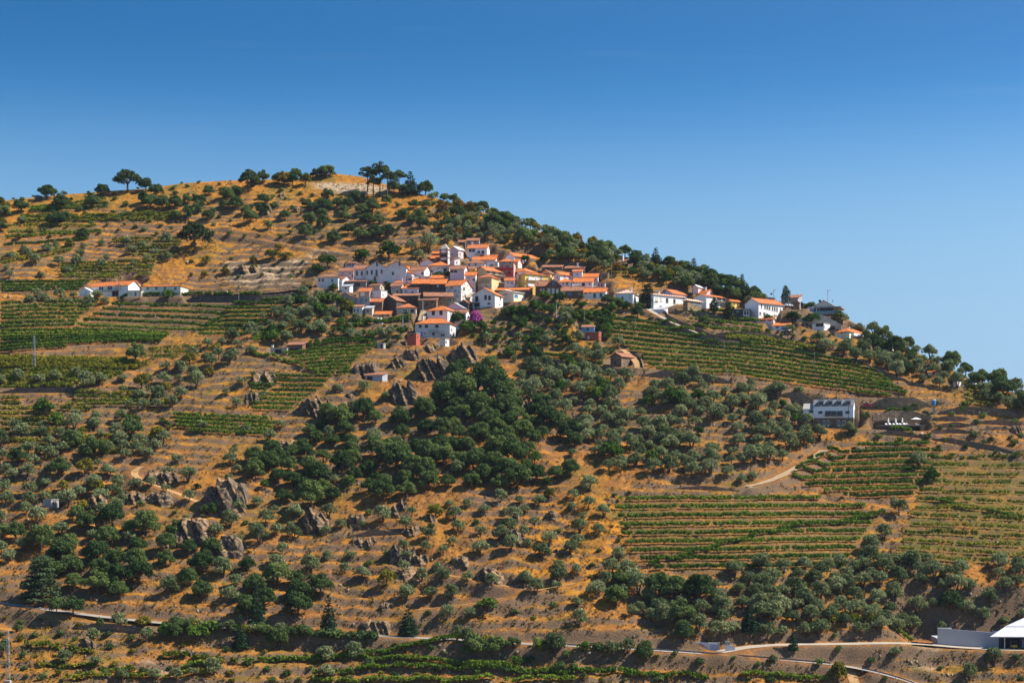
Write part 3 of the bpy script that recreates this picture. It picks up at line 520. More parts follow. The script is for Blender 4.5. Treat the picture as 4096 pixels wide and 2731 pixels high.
H('1', 1660, 2040, 2050, 985, 852, -6, 'gx', M_STONEY, M_OLD, 'long yellow schist house with sagging grey-brown roof', [(1775, 880, 20, 36, 'u'), (1868, 878, 15, 36, 'k'), (2008, 908, 18, 70, 'g')], depth=6)
H('1', 1580, 1820, 1828, 1020, 900, 8, 'shed', M_STONE, M_OLD, 'ruined rubble-stone house with broken wall top', [(1770, 925, 14, 24, 'k'), (1690, 960, 30, 40, 'k')], depth=5)
H('1', 1095, 1285, 1400, 1005, 905, 38, 'gy', M_STONED, M_OLD, 'dark schist gable house with whitewashed right side', [(1330, 935, 10, 40, 'b'), (1345, 950, 10, 22, 'k')])
H('1', 885, 1095, 1112, 1005, 922, 10, 'gx', M_STONE, M_MID, 'small stone cottage with ragged rusty roof', [(963, 950, 20, 40, 'k'), (1060, 960, 16, 30, 'd')], depth=5)
H('1', 705, 830, 836, 1092, 992, 6, 'shed', WHO, M_OLD, 'ramshackle pale shed with posts by the feathery bush', [(775, 1040, 14, 40, 'd'), (730, 1045, 16, 30, 'k')], depth=4, name='shed', cat='shed')
H('1', 870, 962, 968, 1092, 1008, 6, 'shed', BEI, M_SHEET, 'small shed with a red-brown door', [(905, 1045, 26, 22, 'k'), (945, 1050, 16, 50, 'r')], depth=4, name='shed', cat='shed')
H('1', 1290, 1545, 1560, 1085, 998, 8, 'hip', BEI, M_MID, 'low beige house with wide rusty hip roof above the vines', [(1400, 1040, 60, 26, 'w'), (1500, 1045, 40, 36, 'k')], depth=7)
H('1', 1000, 1212, 1218, 1122, 1092, 5, 'gx', BEI, M_OR, 'low orange-roofed store sunk in the vegetable terraces', [(1100, 1107, 30, 16, 'k'), (1170, 1107, 14, 18, 'd')], depth=5, name='shed', cat='shed')
H('1', 985, 1090, 1095, 1215, 1176, 5, 'flat', WH, M_CONC, 'small white shed carrying two round water tanks', [(1030, 1196, 70, 18, 'u')], depth=3, name='shed', cat='shed', tanks=2)
H('1', 1695, 1970, 2092, 1195, 1030, 24, 'hip', WH, M_OR, 'bright white two-storey house with orange hip roof', [(1780, 1070, 38, 54, 'k'), (1882, 1070, 38, 54, 'k'), (2003, 1085, 8, 46, 'k'), (2026, 1090, 8, 46, 'k'), (2050, 1095, 8, 46, 'k'), (1750, 1160, 18, 30, 'd')])
H('1', 1535, 2000, 2045, 1405, 1207, 12, 'hip', plaster((.58, .56, .57), .3), M_OR, 'big pale two-storey house on the crag with orange hip roof',
  [(1605, 1250, 36, 36, 'k'), (1688, 1250, 40, 36, 'k'), (1827, 1250, 42, 36, 'k'), (1782, 1353, 32, 32, 'k'), (1625, 1348, 20, 40, 'u'), (1668, 1348, 18, 40, 'w'), (1905, 1368, 60, 52, 'w'), (2022, 1300, 18, 40, 'w')], bal=[(1905, 1342, 100), (1782, 1318, 130)], chim=[(.12, .5)], depth=9)
H('1', 1430, 1550, 1592, 1505, 1345, 20, 'flat', REDB, M_CONC, 'red hollow-brick shed left of the big crag house', [(1570, 1390, 10, 20, 'k'), (1490, 1370, 20, 26, 'k')], depth=3.5, name='brick_shed', cat='shed')
H('1', 1868, 1940, 1970, 1520, 1418, 25, 'flat', WHO, M_CONC, 'white cement block cabin on the crag edge', [(1950, 1460, 10, 30, 'd')], name='cabin', cat='cabin')
H('1', 1025, 1115, 1125, 1550, 1478, 10, 'flat', GREY, M_CONC, 'tiny grey cement hut with dark door on the vine terrace', [(1087, 1515, 24, 55, 'k')], depth=3, name='hut', cat='hut')
H('1', 1950, 2169, 2290, 1075, 1000, 22, 'gy', LAV, M_SHEET, 'lavender-white gable house behind the bougainvillea', [(2150, 1045, 50, 32, 'w'), (2230, 1040, 16, 24, 'k')], depth=8)
H('2', 60, 215, 242, 1185, 1072, 14, 'gx', WH, M_OLD, 'white lean house half hidden by the yellow-green tree', [(215, 1130, 8, 20, 'k'), (130, 1110, 18, 24, 'k')], depth=5)
# --- middle and right of the village (zoom 2)
H('2', 235, 495, 517, 310, 206, 8, 'gx', WH, M_MID, 'topmost white house with glazed balcony and rusty roof', [(292, 240, 90, 48, 'w'), (385, 262, 40, 40, 'w'), (440, 262, 30, 40, 'k')], depth=7, chim=[(.15, .5)], bal=[(400, 285, 130)])
H('2', 0, 112, 160, 345, 225, 40, 'gy', PINK, M_WSHEET, 'pink church nave beside the tower', [(30, 290, 18, 30, 'w'), (135, 290, 10, 26, 'k'), (95, 280, 16, 40, 's')], name='church_nave', cat='church')
H('2', 0, 60, 115, 450, 350, 45, 'shed', WHO, M_OLD, 'cracked pale house at the foot of the church', [(8, 365, 14, 18, 'k'), (90, 400, 10, 20, 'd')])
H('2', 0, 190, 210, 640, 485, 12, 'gx', LAV, M_OLD, 'pale blue house with two dark wide windows', [(20, 518, 40, 26, 'k'), (75, 518, 40, 26, 'k'), (160, 520, 50, 40, 's')], depth=6)
H('2', 205, 340, 348, 545, 488, 6, 'gx', YEL, M_OLD, 'small yellow-walled house with long brown roof', [(240, 525, 26, 14, 's'), (310, 520, 16, 20, 'k')], depth=5)
H('2', 205, 340, 350, 780, 572, 6, 'gx', WHO, M_OR, 'narrow white three-storey house with dark green door', [(250, 612, 38, 10, 'w'), (250, 640, 38, 10, 'w'), (320, 630, 38, 38, 'w'), (263, 742, 44, 64, 'g')], depth=6)
H('2', 215, 465, 482, 470, 407, 8, 'hip', WH, M_OLD, 'white cottage with brown hip roof above the tan house', [(255, 432, 16, 30, 'k'), (340, 426, 16, 36, 'b')], depth=6)
H('2', 300, 605, 625, 425, 362, 8, 'gx', PINK, M_OR, 'low wide house with long orange roof below the top white house', [(360, 395, 20, 24, 'k'), (560, 395, 20, 24, 'k')], depth=6)
H('2', 400, 620, 632, 375, 335, 6, 'gx', PINK, M_OR, 'thin orange-roofed row house under the topmost house', [(520, 352, 18, 18, 'k'), (600, 350, 14, 18, 'd')], depth=5)
H('2', 485, 640, 652, 455, 388, 8, 'flat', WH, M_CONC, 'white stepped-wall house left of the red balconies', [(552, 437, 42, 16, 'k'), (615, 425, 16, 28, 'w')], depth=5)
H('2', 655, 850, 862, 610, 385, 6, 'hip', plaster((.58, .36, .33), .3), M_OR, 'tall house with deep red balconies and orange hip roof', [(700, 455, 30, 30, 'r'), (768, 455, 34, 34, 'r'), (815, 455, 26, 30, 's'), (790, 535, 40, 34, 'k'), (720, 405, 40, 26, 'w'), (800, 405, 40, 26, 'w')], depth=7, bal=[(752, 492, 196, 'r'), (812, 562, 90, 'r'), (752, 422, 196)])
H('2', 852, 905, 922, 470, 388, 20, 'gx', plaster((.62, .5, .47), .3), M_OR, 'narrow annex right of the red-balcony house', [(880, 415, 20, 26, 'k')], depth=5)
H('2', 740, 855, 1207, 405, 312, 50, 'gy', plaster((.78, .72, .74), .15), M_OR, 'long school-like white house with big orange roof and blue windows', [(935, 362, 22, 36, 'u'), (987, 367, 22, 40, 'u'), (1072, 372, 22, 30, 'u'), (1135, 385, 28, 42, 'u')])
H('2', 340, 487, 737, 700, 505, 48, 'gy', TAN, M_MID, 'tan house with bare gable and dark recessed balcony', [(510, 527, 34, 34, 'k'), (585, 536, 40, 40, 'k'), (668, 541, 42, 38, 'k'), (630, 617, 24, 34, 'b'), (697, 636, 34, 60, 'b')], bal=[(610, 556, 240), (685, 662, 70)])
H('2', 375, 556, 617, 795, 592, 22, 'hip', TAN, M_MID, 'three-storey tan house with two white shutters and canopy', [(440, 707, 54, 62, 's'), (520, 707, 46, 62, 's'), (465, 602, 16, 16, 'w'), (510, 602, 16, 16, 'w'), (600, 720, 8, 30, 'w')], bal=[(480, 740, 160), (465, 655, 190)], depth=7)
H('2', 730, 860, 868, 702, 642, 6, 'gx', plaster((.6, .58, .6), .3), M_MID, 'small house with blue-framed windows below the red balconies', [(775, 665, 18, 18, 'u'), (826, 672, 26, 20, 'u')], depth=5)
H('2', 858, 1000, 1165, 600, 512, 40, 'hip', WH, M_OR, 'house with pale orange hip roof behind the yellow house', [(890, 540, 18, 26, 'k'), (1075, 525, 16, 26, 's')])
H('2', 915, 1000, 1312, 722, 548, 58, 'hip', YEL, M_OR, 'bright yellow modern house with white balconies', [(1073, 592, 40, 46, 's'), (1152, 600, 40, 44, 's'), (1217, 603, 32, 36, 'w'), (1068, 675, 40, 44, 's'), (935, 600, 12, 40, 'b')], bal=[(1075, 622, 88, 'w'), (1152, 632, 50, 'w'), (1070, 706, 82, 'w')], pitch=14)
H('2', 1200, 1340, 1388, 612, 542, 25, 'gy', TAN, M_OLD, 'small tan gable house with dark roof behind the yellow house', [(1280, 560, 60, 20, 'k'), (1365, 575, 10, 30, 'd')], depth=5)
H('2', 1285, 1475, 1485, 845, 705, 8, 'gy', BRN, M_OLD, 'brown gabled house with white shuttered windows', [(1320, 777, 34, 60, 's'), (1376, 782, 34, 72, 's'), (1432, 785, 34, 60, 's'), (1378, 668, 24, 44, 'u')], depth=9, pitch=38)
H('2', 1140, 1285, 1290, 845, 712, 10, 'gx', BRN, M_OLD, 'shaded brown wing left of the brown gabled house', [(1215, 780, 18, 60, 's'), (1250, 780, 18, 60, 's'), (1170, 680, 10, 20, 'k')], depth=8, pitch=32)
H('2', 1475, 1775, 1790, 885, 775, 8, 'gx', BRN, M_OLD, 'low dark brown wing right of the gabled house', [(1515, 806, 40, 34, 's'), (1597, 816, 44, 34, 'u'), (1725, 818, 20, 20, 'w')], depth=7)
H('2', 1385, 1470, 1642, 640, 558, 55, 'gy', plaster((.8, .74, .74), .12), M_OR, 'white house with red doors and small orange gable', [(1435, 597, 16, 40, 'r'), (1530, 590, 20, 34, 'r'), (1596, 602, 26, 40, 'r')])
H('2', 1640, 1762, 1770, 610, 522, 6, 'shed', plaster((.68, .7, .76), .2), M_MID, 'blank bluish-white wall house behind the red doors', [(1700, 560, 14, 16, 'k')], depth=5)
H('2', 1430, 1640, 1648, 745, 657, 6, 'hip', plaster((.78, .73, .74), .15), M_OR, 'white house with three framed windows and orange hip roof', [(1510, 682, 18, 36, 'w'), (1563, 684, 34, 40, 'w'), (1625, 690, 20, 34, 'w')], depth=6)
H('2', 1645, 1905, 1918, 760, 657, 8, 'gx', WH, M_OR, 'white house with little central balcony and orange roof', [(1688, 664, 20, 16, 'k'), (1780, 690, 36, 34, 'k'), (1865, 690, 22, 30, 'w')], depth=7, bal=[(1780, 703, 56)])
H('2', 1765, 1975, 1988, 655, 592, 8, 'gx', WH, M_OR, 'upper white house with two small red windows', [(1836, 612, 18, 20, 'r'), (1942, 630, 26, 30, 'r')], depth=6)
H('2', 1920, 2065, 2078, 730, 662, 8, 'flat', GREY, M_MID, 'low grey flat-roofed house with orange roof edge', [(1935, 690, 24, 46, 'w'), (1985, 700, 20, 34, 'b'), (2025, 700, 20, 34, 'b')], depth=5)
H('2', 1715, 2075, 2095, 885, 792, 10, 'gx', WH, M_OR, 'long low white house with two dark green doors', [(1812, 812, 18, 32, 'w'), (1930, 842, 32, 60, 'g'), (2015, 836, 32, 56, 'g'), (1875, 812, 8, 14, 'k')], depth=7, chim=[(.05, .3)])
H('2', 1530, 1795, 1805, 525, 475, 8, 'shed', M_STONE, M_OLD, 'half-ruined stone house with brown roof above the village', [(1600, 500, 16, 24, 'k'), (1700, 500, 14, 24, 'k')], depth=6, chim=[(.6, .6)])
H('2', 1230, 1500, 1510, 500, 462, 5, 'shed', M_STONE, M_OLD, 'collapsed rubble house above the yellow house', [(1300, 480, 20, 20, 'k'), (1440, 480, 20, 20, 'k')], depth=5)
H('2', 2010, 2105, 2122, 612, 545, 12, 'flat', M_STONE, M_CONC, 'small square stone hut with flat roof', [(2050, 585, 12, 26, 'k')], depth=4, name='hut', cat='hut')
H('2', 300, 600, 707, 1005, 822, 20, 'gy', plaster((.74, .69, .68), .3), M_OR, 'white house with green gable and garage under balcony', [(357, 885, 38, 70, 'k'), (475, 866, 30, 56, 'k'), (528, 870, 30, 56, 'k'), (520, 948, 36, 20, 'k'), (672, 872, 14, 56, 'k'), (360, 965, 70, 50, 'k'), (660, 962, 14, 14, 'k')], bal=[(352, 918, 100)])
H('2', 632, 850, 998, 925, 792, 40, 'gy', CREAM, M_WSHEET, 'cream modern house with white fascia and sloping roof', [(735, 828, 70, 14, 'w'), (882, 846, 40, 36, 'u'), (862, 928, 26, 20, 'w'), (965, 880, 8, 20, 'w')], pitch=12)
H('2', 620, 1085, 1092, 850, 765, 6, 'shed', BRN, M_OR, 'dark wooden veranda house under a long orange roof', [(700, 800, 60, 36, 'k'), (820, 795, 60, 30, 'k'), (940, 800, 60, 30, 'k'), (1040, 805, 40, 26, 'k')], depth=6)
H('2', 120, 245, 322, 1005, 940, 32, 'gy', M_STONED, M_OLD, 'small dark gable store with cream right wall', [(262, 972, 10, 36, 'b'), (297, 975, 10, 36, 'b')], name='store_hut', cat='hut')
H('2', 1805, 1985, 2022, 1445, 1328, 18, 'flat', REDB, M_CONC, 'red brick hut with sunlit yellow end below the village', [(2000, 1392, 14, 26, 'k'), (1850, 1400, 30, 30, 's')], depth=4, name='brick_hut', cat='hut')
H('2', 1755, 1925, 1932, 1315, 1262, 8, 'shed', plaster((.16, .26, .45), .4), M_OLD, 'blue sheet-metal shack behind the brick hut', [(1840, 1290, 24, 36, 'k')], depth=4, name='shack', cat='shed')
H('2', 108, 205, 212, 175, 128, 6, 'gx', M_STONE, M_OLD, 'tiny stone cottage at the very top of the village', [(150, 150, 14, 20, 'k')], depth=4)
H('2', 215, 388, 395, 142, 108, 6, 'gx', GREY, M_OLD, 'long low grey house above the topmost white house', [(260, 122, 20, 14, 'k'), (340, 124, 20, 14, 'k')], depth=5)
# --- right-hand quarter (zoom 3)
H('3', 225, 440, 560, 715, 570, 18, 'hip', WH, M_STR, 'white house with white-striped hip roof left of the cedar', [(403, 618, 26, 56, 's'), (300, 640, 20, 36, 'k'), (520, 620, 20, 50, 's')], chim=[(.75, .4)], depth=9)
H('3', 210, 380, 388, 700, 592, 6, 'flat', LAV, M_CONC, 'low stained annex in front of the striped-roof house', [(342, 634, 20, 30, 'k')], depth=3.5)
H('3', 700, 716, 1142, 770, 590, 52, 'hip', WH, M_STR, 'long white two-storey quinta house with striped roof', [(757, 650, 28, 60, 's'), (815, 656, 28, 58, 's'), (895, 672, 30, 54, 'k'), (993, 684, 28, 54, 'k'), (810, 752, 36, 20, 'w'), (905, 768, 46, 26, 'w'), (973, 776, 46, 26, 'w'), (1100, 778, 10, 14, 'b')], depth=None, chim=[(.5, .2)], pitch=18)
H('3', 800, 972, 1152, 650, 578, 45, 'gy', LAV, M_MID, 'lavender gable house with rusty roof behind the quinta', [(845, 550, 12, 24, 'k'), (865, 552, 12, 24, 'k'), (1090, 628, 40, 12, 'k')])
H('3', 1110, 1170, 1357, 815, 668, 45, 'hip', M_STONEY, M_STR, 'stone house with striped roof and blue windows', [(1280, 722, 18, 36, 'u'), (1330, 730, 18, 34, 'u'), (1235, 705, 10, 16, 'u')])
H('3', 1235, 1310, 1405, 568, 492, 35, 'gy', PINK, M_WSHEET, 'windowless pink barn with pale roof on the slope', [(1370, 545, 16, 30, 'd')], name='barn', cat='barn')
H('3', 1255, 1420, 1702, 775, 612, 48, 'gy', WH, M_OR, 'white house with upper veranda and broad orange roof', [(1525, 650, 26, 44, 'k'), (1590, 655, 60, 34, 'k'), (1650, 665, 40, 34, 'k'), (1615, 745, 24, 40, 'g'), (1665, 750, 16, 34, 'g')], bal=[(1620, 680, 160)], pitch=16)
H('3', 1290, 1420, 1522, 612, 572, 40, 'gx', PINK, M_OR, 'small rooftop gable room with white chimney', [(1472, 570, 14, 14, 'k')], chim=[(.6, .4)])
H('3', 1700, 1745, 1866, 775, 678, 50, 'gy', YEL, M_OR, 'small pale yellow house with two brown windows', [(1790, 717, 16, 26, 'b'), (1838, 726, 16, 26, 'b')])
H('3', 1352, 1490, 1502, 745, 718, 8, 'gx', BEI, M_MID, 'low rusty tiled outbuilding right of the stone house', [(1420, 735, 20, 16, 'k')], depth=5, name='outbuilding', cat='shed')
H('3', 640, 850, 906, 845, 792, 28, 'shed', plaster((.66, .68, .76), .15), M_SHEET, 'white garage with slanted grey-blue roof by the lane', [(878, 822, 18, 26, 's')], name='garage', cat='garage')
H('3', 170, 262, 440, 235, 165, 45, 'shed', M_STONE, M_OLD, 'ruined stone farmhouse with tall chimney in the trees', [(330, 205, 14, 20, 'k'), (230, 190, 16, 24, 'k')], chim=[(.9, .3)])
# --- far right of the village (zoom 4)
H('4', 240, 405, 697, 598, 392, 52, 'gy', plaster((.8, .78, .78), .15), M_MID, 'large white school house with rusty roof and window rows',
  [(440, 432, 10, 50, 'k'), (483, 443, 18, 44, 'b'), (510, 449, 18, 44, 'b'), (537, 456, 18, 44, 'b'), (573, 463, 16, 44, 'b'), (600, 468, 16, 44, 'b'), (627, 473, 16, 44, 'b'), (668, 482, 8, 40, 'k'), (425, 525, 26, 40, 'w'), (475, 530, 26, 38, 'g'), (506, 535, 20, 22, 'k'), (600, 550, 20, 24, 'g'), (624, 553, 12, 22, 'w')], name='school_house')
H('4', 375, 585, 692, 640, 590, 18, 'shed', plaster((.74, .6, .56), .2), M_OR, 'pink porch house with flat orange roof below the school', [(460, 605, 60, 26, 'r'), (540, 608, 40, 24, 'r'), (635, 612, 24, 26, 'b')], depth=4)
H('4', 570, 770, 880, 728, 668, 20, 'shed', WH, M_OR, 'low restaurant under a long sloping orange roof', [(630, 690, 40, 26, 'w'), (710, 700, 50, 26, 'u'), (830, 700, 50, 40, 'k')], depth=5, name='restaurant', cat='restaurant')
H('4', 100, 305, 318, 625, 472, 8, 'flat', M_STONED, M_SHEET, 'flat-roofed grey stone house with large glass door', [(258, 517, 62, 62, 'w'), (152, 497, 20, 18, 'w'), (260, 590, 90, 24, 'k')], depth=7)
H('4', 320, 600, 622, 305, 268, 8, 'gy', plaster((.40, .42, .47), .15), M_SHEET, 'long low grey hall behind the school roof', [(360, 285, 16, 14, 'k'), (560, 288, 20, 18, 'k')], depth=8, pitch=7, name='hall', cat='hall')
H('4', 762, 880, 912, 350, 272, 25, 'shed', plaster((.36, .36, .40), .3), M_OLD, 'blank grey house right of the cypress', [(900, 310, 8, 30, 'w')], depth=6)
H('4', 810, 895, 906, 425, 390, 15, 'gy', M_STONE, M_OLD, 'small stone chapel-like store behind the parked cars', [(850, 408, 14, 18, 'k')], depth=4, name='store_hut', cat='hut')
H('4', 1095, 1285, 1335, 425, 330, 22, 'gy', plaster((.62, .56, .48), .2), M_OLD, 'beige gabled house at the right end of the ridge', [(1145, 372, 26, 22, 'k'), (1300, 375, 10, 30, 'k')], depth=9)
H('4', 995, 1138, 1148, 520, 458, 8, 'flat', WH, M_CONC, 'white kiosk box on the restaurant terrace', [(1085, 480, 22, 40, 'k'), (1120, 482, 22, 36, 'k'), (1035, 490, 60, 40, 'u')], depth=4, name='kiosk', cat='kiosk')
H('4', 1055, 1190, 1272, 728, 642, 35, 'flat', WH, M_CONC, 'white modernist box house below the concrete wall', [(1150, 660, 76, 34, 'k'), (1195, 690, 14, 50, 'w')], depth=None)
H('4', 1275, 1325, 1335, 735, 672, 12, 'flat', DGREY, M_CONC, 'dark garage box beside the white modernist house', [(1300, 705, 44, 46, 'k')], depth=5, name='garage', cat='garage')
H('4', 1345, 1500, 1677, 825, 738, 40, 'hip', CREAM, M_OR, 'yellow villa with pink-orange hip roof and long balcony', [(1410, 755, 14, 18, 'k'), (1560, 752, 10, 26, 'b'), (1590, 757, 10, 26, 'b'), (1630, 765, 14, 26, 'k'), (1450, 755, 14, 20, 'w')], bal=[(1590, 785, 165, 'w')], chim=[(.15, .7)])
H('4', 1825, 2020, 2052, 975, 892, 18, 'gy', plaster((.74, .72, .68), .15), M_OLD, 'white gabled cottage with one red shutter and chimney', [(1950, 921, 38, 26, 'r'), (2035, 930, 10, 30, 'b')], depth=7, chim=[(.06, .2)])
H('B', 1215, 1360, 1392, 885, 850, 22, 'gx', WH, M_OR, 'half-hidden low orange-roofed house among ridge olives', [(1290, 868, 16, 18, 'k')], depth=5)
H('B', 1545, 1560, 1862, 1020, 935, 50, 'gy', WH, M_OR, 'long low white house with orange roof under the right ridge', [(1620, 975, 14, 24, 'k'), (1810, 1000, 16, 22, 'k')], pitch=14)
# --- roadside houses at left (zoom A)
H('A', 830, 1178, 1287, 1345, 1240, 22, 'gx', WH, M_OR, 'white roadside house with long veranda and orange roof', [(930, 1270, 50, 40, 'w'), (1010, 1265, 50, 40, 'w'), (1090, 1260, 50, 44, 's'), (880, 1320, 40, 40, 'k'), (1060, 1318, 60, 44, 'k')], bal=[(990, 1288, 260)])
H('A', 1048, 1205, 1300, 1262, 1222, 22, 'gx', WH, M_OR, 'raised rear block of the veranda house with white gable', [(1130, 1240, 14, 12, 'k')], pitch=20)
H('A', 730, 828, 834, 1345, 1295, 8, 'gy', WH, M_WSHEET, 'small white gabled garage left of the veranda house', [(790, 1318, 18, 30, 's')], depth=5, name='garage', cat='garage')
H('A', 1300, 1660, 1690, 1345, 1248, 12, 'hip', CREAM, M_OR, 'cream roadside house with four framed windows', [(1357, 1272, 24, 32, 'w'), (1437, 1272, 26, 32, 'w'), (1515, 1278, 24, 46, 'w'), (1612, 1274, 26, 32, 'w'), (1400, 1325, 18, 30, 'd')], depth=7, pitch=13)
H('A', 1172, 1300, 1306, 1348, 1293, 6, 'flat', CREAM, M_CONC, 'low cream garage between the two roadside houses', [(1245, 1322, 14, 30, 'b')], depth=5, name='garage', cat='garage')
H('A', 318, 350, 364, 455, 418, 20, 'flat', plaster((.10, .17, .15), .2), M_SHEET, 'small dark green tank hut on the left skyline', [(335, 440, 10, 16, 'k')], depth=3, name='hut', cat='hut')
# --- small outlying buildings
H('E', 1060, 1215, 1300, 630, 572, 22, 'shed', M_SHEET, M_OLD, 'metal lean-to shed tucked under the dark crag', [(1100, 605, 50, 40, 'k')], depth=4, name='shed', cat='shed')
H('E', 190, 340, 350, 385, 325, 8, 'flat', BEI, M_CONC, 'low concrete pergola house at the end of the vine terrace', [(260, 358, 60, 40, 'k')], depth=4, name='pergola_house', cat='house', chim=[(.05, .3)])
H('E', 338, 480, 490, 375, 295, 10, 'shed', BRN, M_OLD, 'dark red lean-to beside the pergola house', [(410, 345, 90, 40, 'k')], depth=4, name='shed', cat='shed')
H('F', 395, 470, 517, 638, 568, 30, 'flat', GREY, M_CONC, 'little grey block hut in the left olive grove', [(405, 600, 14, 30, 'w'), (490, 600, 10, 20, 'k')], name='hut', cat='hut')
H('J', 1015, 1115, 1245, 500, 400, 40, 'gy', M_STONE, M_OLD, 'roofed stone farm store beside the sunken lane', [(1060, 460, 20, 36, 'k'), (1200, 470, 14, 30, 'k')], name='store_hut', cat='hut')
H('G', 1940, 2050, 2056, 580, 548, 6, 'flat', M_STONED, M_CONC, 'small stone hut with pale roof near the hilltop vines', [(2000, 568, 14, 14, 'k')], depth=3, name='hut', cat='hut')

def place(h):
    f = ZT[h['t']][2]; px, py = S(h['t'], h['xc'], h['yb']); x, y, z = castR(px, py); psi = R(h['psi']); c, s_ = math.cos(psi), math.sin(psi)
    u0 = uv(S(h['t'], h['x0'], 0)[0], 0)[0]; u2 = uv(S(h['t'], h['x2'], 0)[0], 0)[0]
    Wd = (x - u0 * y) / max(0.15, c + u0 * s_)
    Dd = h.get('depth') or (u2 * y - x) / max(0.12, s_ - u2 * c)
    Dd = max(3.0, min(Dd, 22)); Wd = max(1.5, Wd)
    Hh = (h['yb'] - h['ye']) * f * K * y
    h.update(o=(x, y, z), W=Wd, D=Dd, H=Hh, psi_r=psi, y0=y); return h
def onface(h, wx, wy):                                          # photo point on a facade -> (face, along, height)
    px, py = S(h['t'], wx, wy); u, v = uv(px, py); x, y, z = h['o']; c, s_ = math.cos(h['psi_r']), math.sin(h['psi_r'])
    if wx <= h['xc']:
        t = (x - u * y) / (c + u * s_); yy = y + t * s_; return 'L', -t, v * yy - z, yy
    t = (u * y - x) / max(0.12, s_ - u * c); yy = y + t * c; return 'R', t, v * yy - z, yy
pads = []
def pad(x, y, psi, W, D, z, m=0.9, blend=2.2):
    c, s_ = math.cos(psi), math.sin(psi); r = W + D + 6
    ii = np.nonzero((abs(XX - x) < r) & (abs(YY - y) < r)); dx = XX[ii] - x; dy = YY[ii] - y
    lx = dx * c - dy * s_; ly = dx * s_ + dy * c
    ex = np.maximum(np.maximum(-W - lx, lx), 0); ey = np.maximum(np.maximum(-ly, ly - D), 0); d = np.hypot(ex, ey)
    wt = 1 - sstep(m, m + blend, d); ZT_[ii] = ZT_[ii] * (1 - wt) + (z - 0.06) * wt
    dirtmask[ii] = np.maximum(dirtmask[ii], wt * 0.8)
for h in HOUSES: place(h)
for h in sorted(HOUSES, key=lambda h: -h['o'][1]): pad(h['o'][0], h['o'][1], h['psi_r'], h['W'], h['D'], h['o'][2])
# hotel, pool deck, winery, church tower pads
def spot(t, x, y): return np.array(castR(*S(t, x, y)))
HOTEL = spot('Q', 1035, 600); TOWER = spot('1', 1965, 432); DECK = spot('Q', 2150, 640); WIN = spot('C', 1955, 752); GLASS = spot('4', 1330, 560)
pad(HOTEL[0], HOTEL[1], R(15), 17.5, 9.5, HOTEL[2], 1.0, 3.0)
pad(TOWER[0], TOWER[1], R(20), 4, 4, TOWER[2])
pad(DECK[0], DECK[1], R(3), 15, 6, DECK[2], 1.0, 2.5)
pad(WIN[0] + 18, WIN[1], R(4), 36, 9, WIN[2], 1.5, 11)
pad(GLASS[0], GLASS[1], R(20), 14, 8, GLASS[2], 1.0, 3)

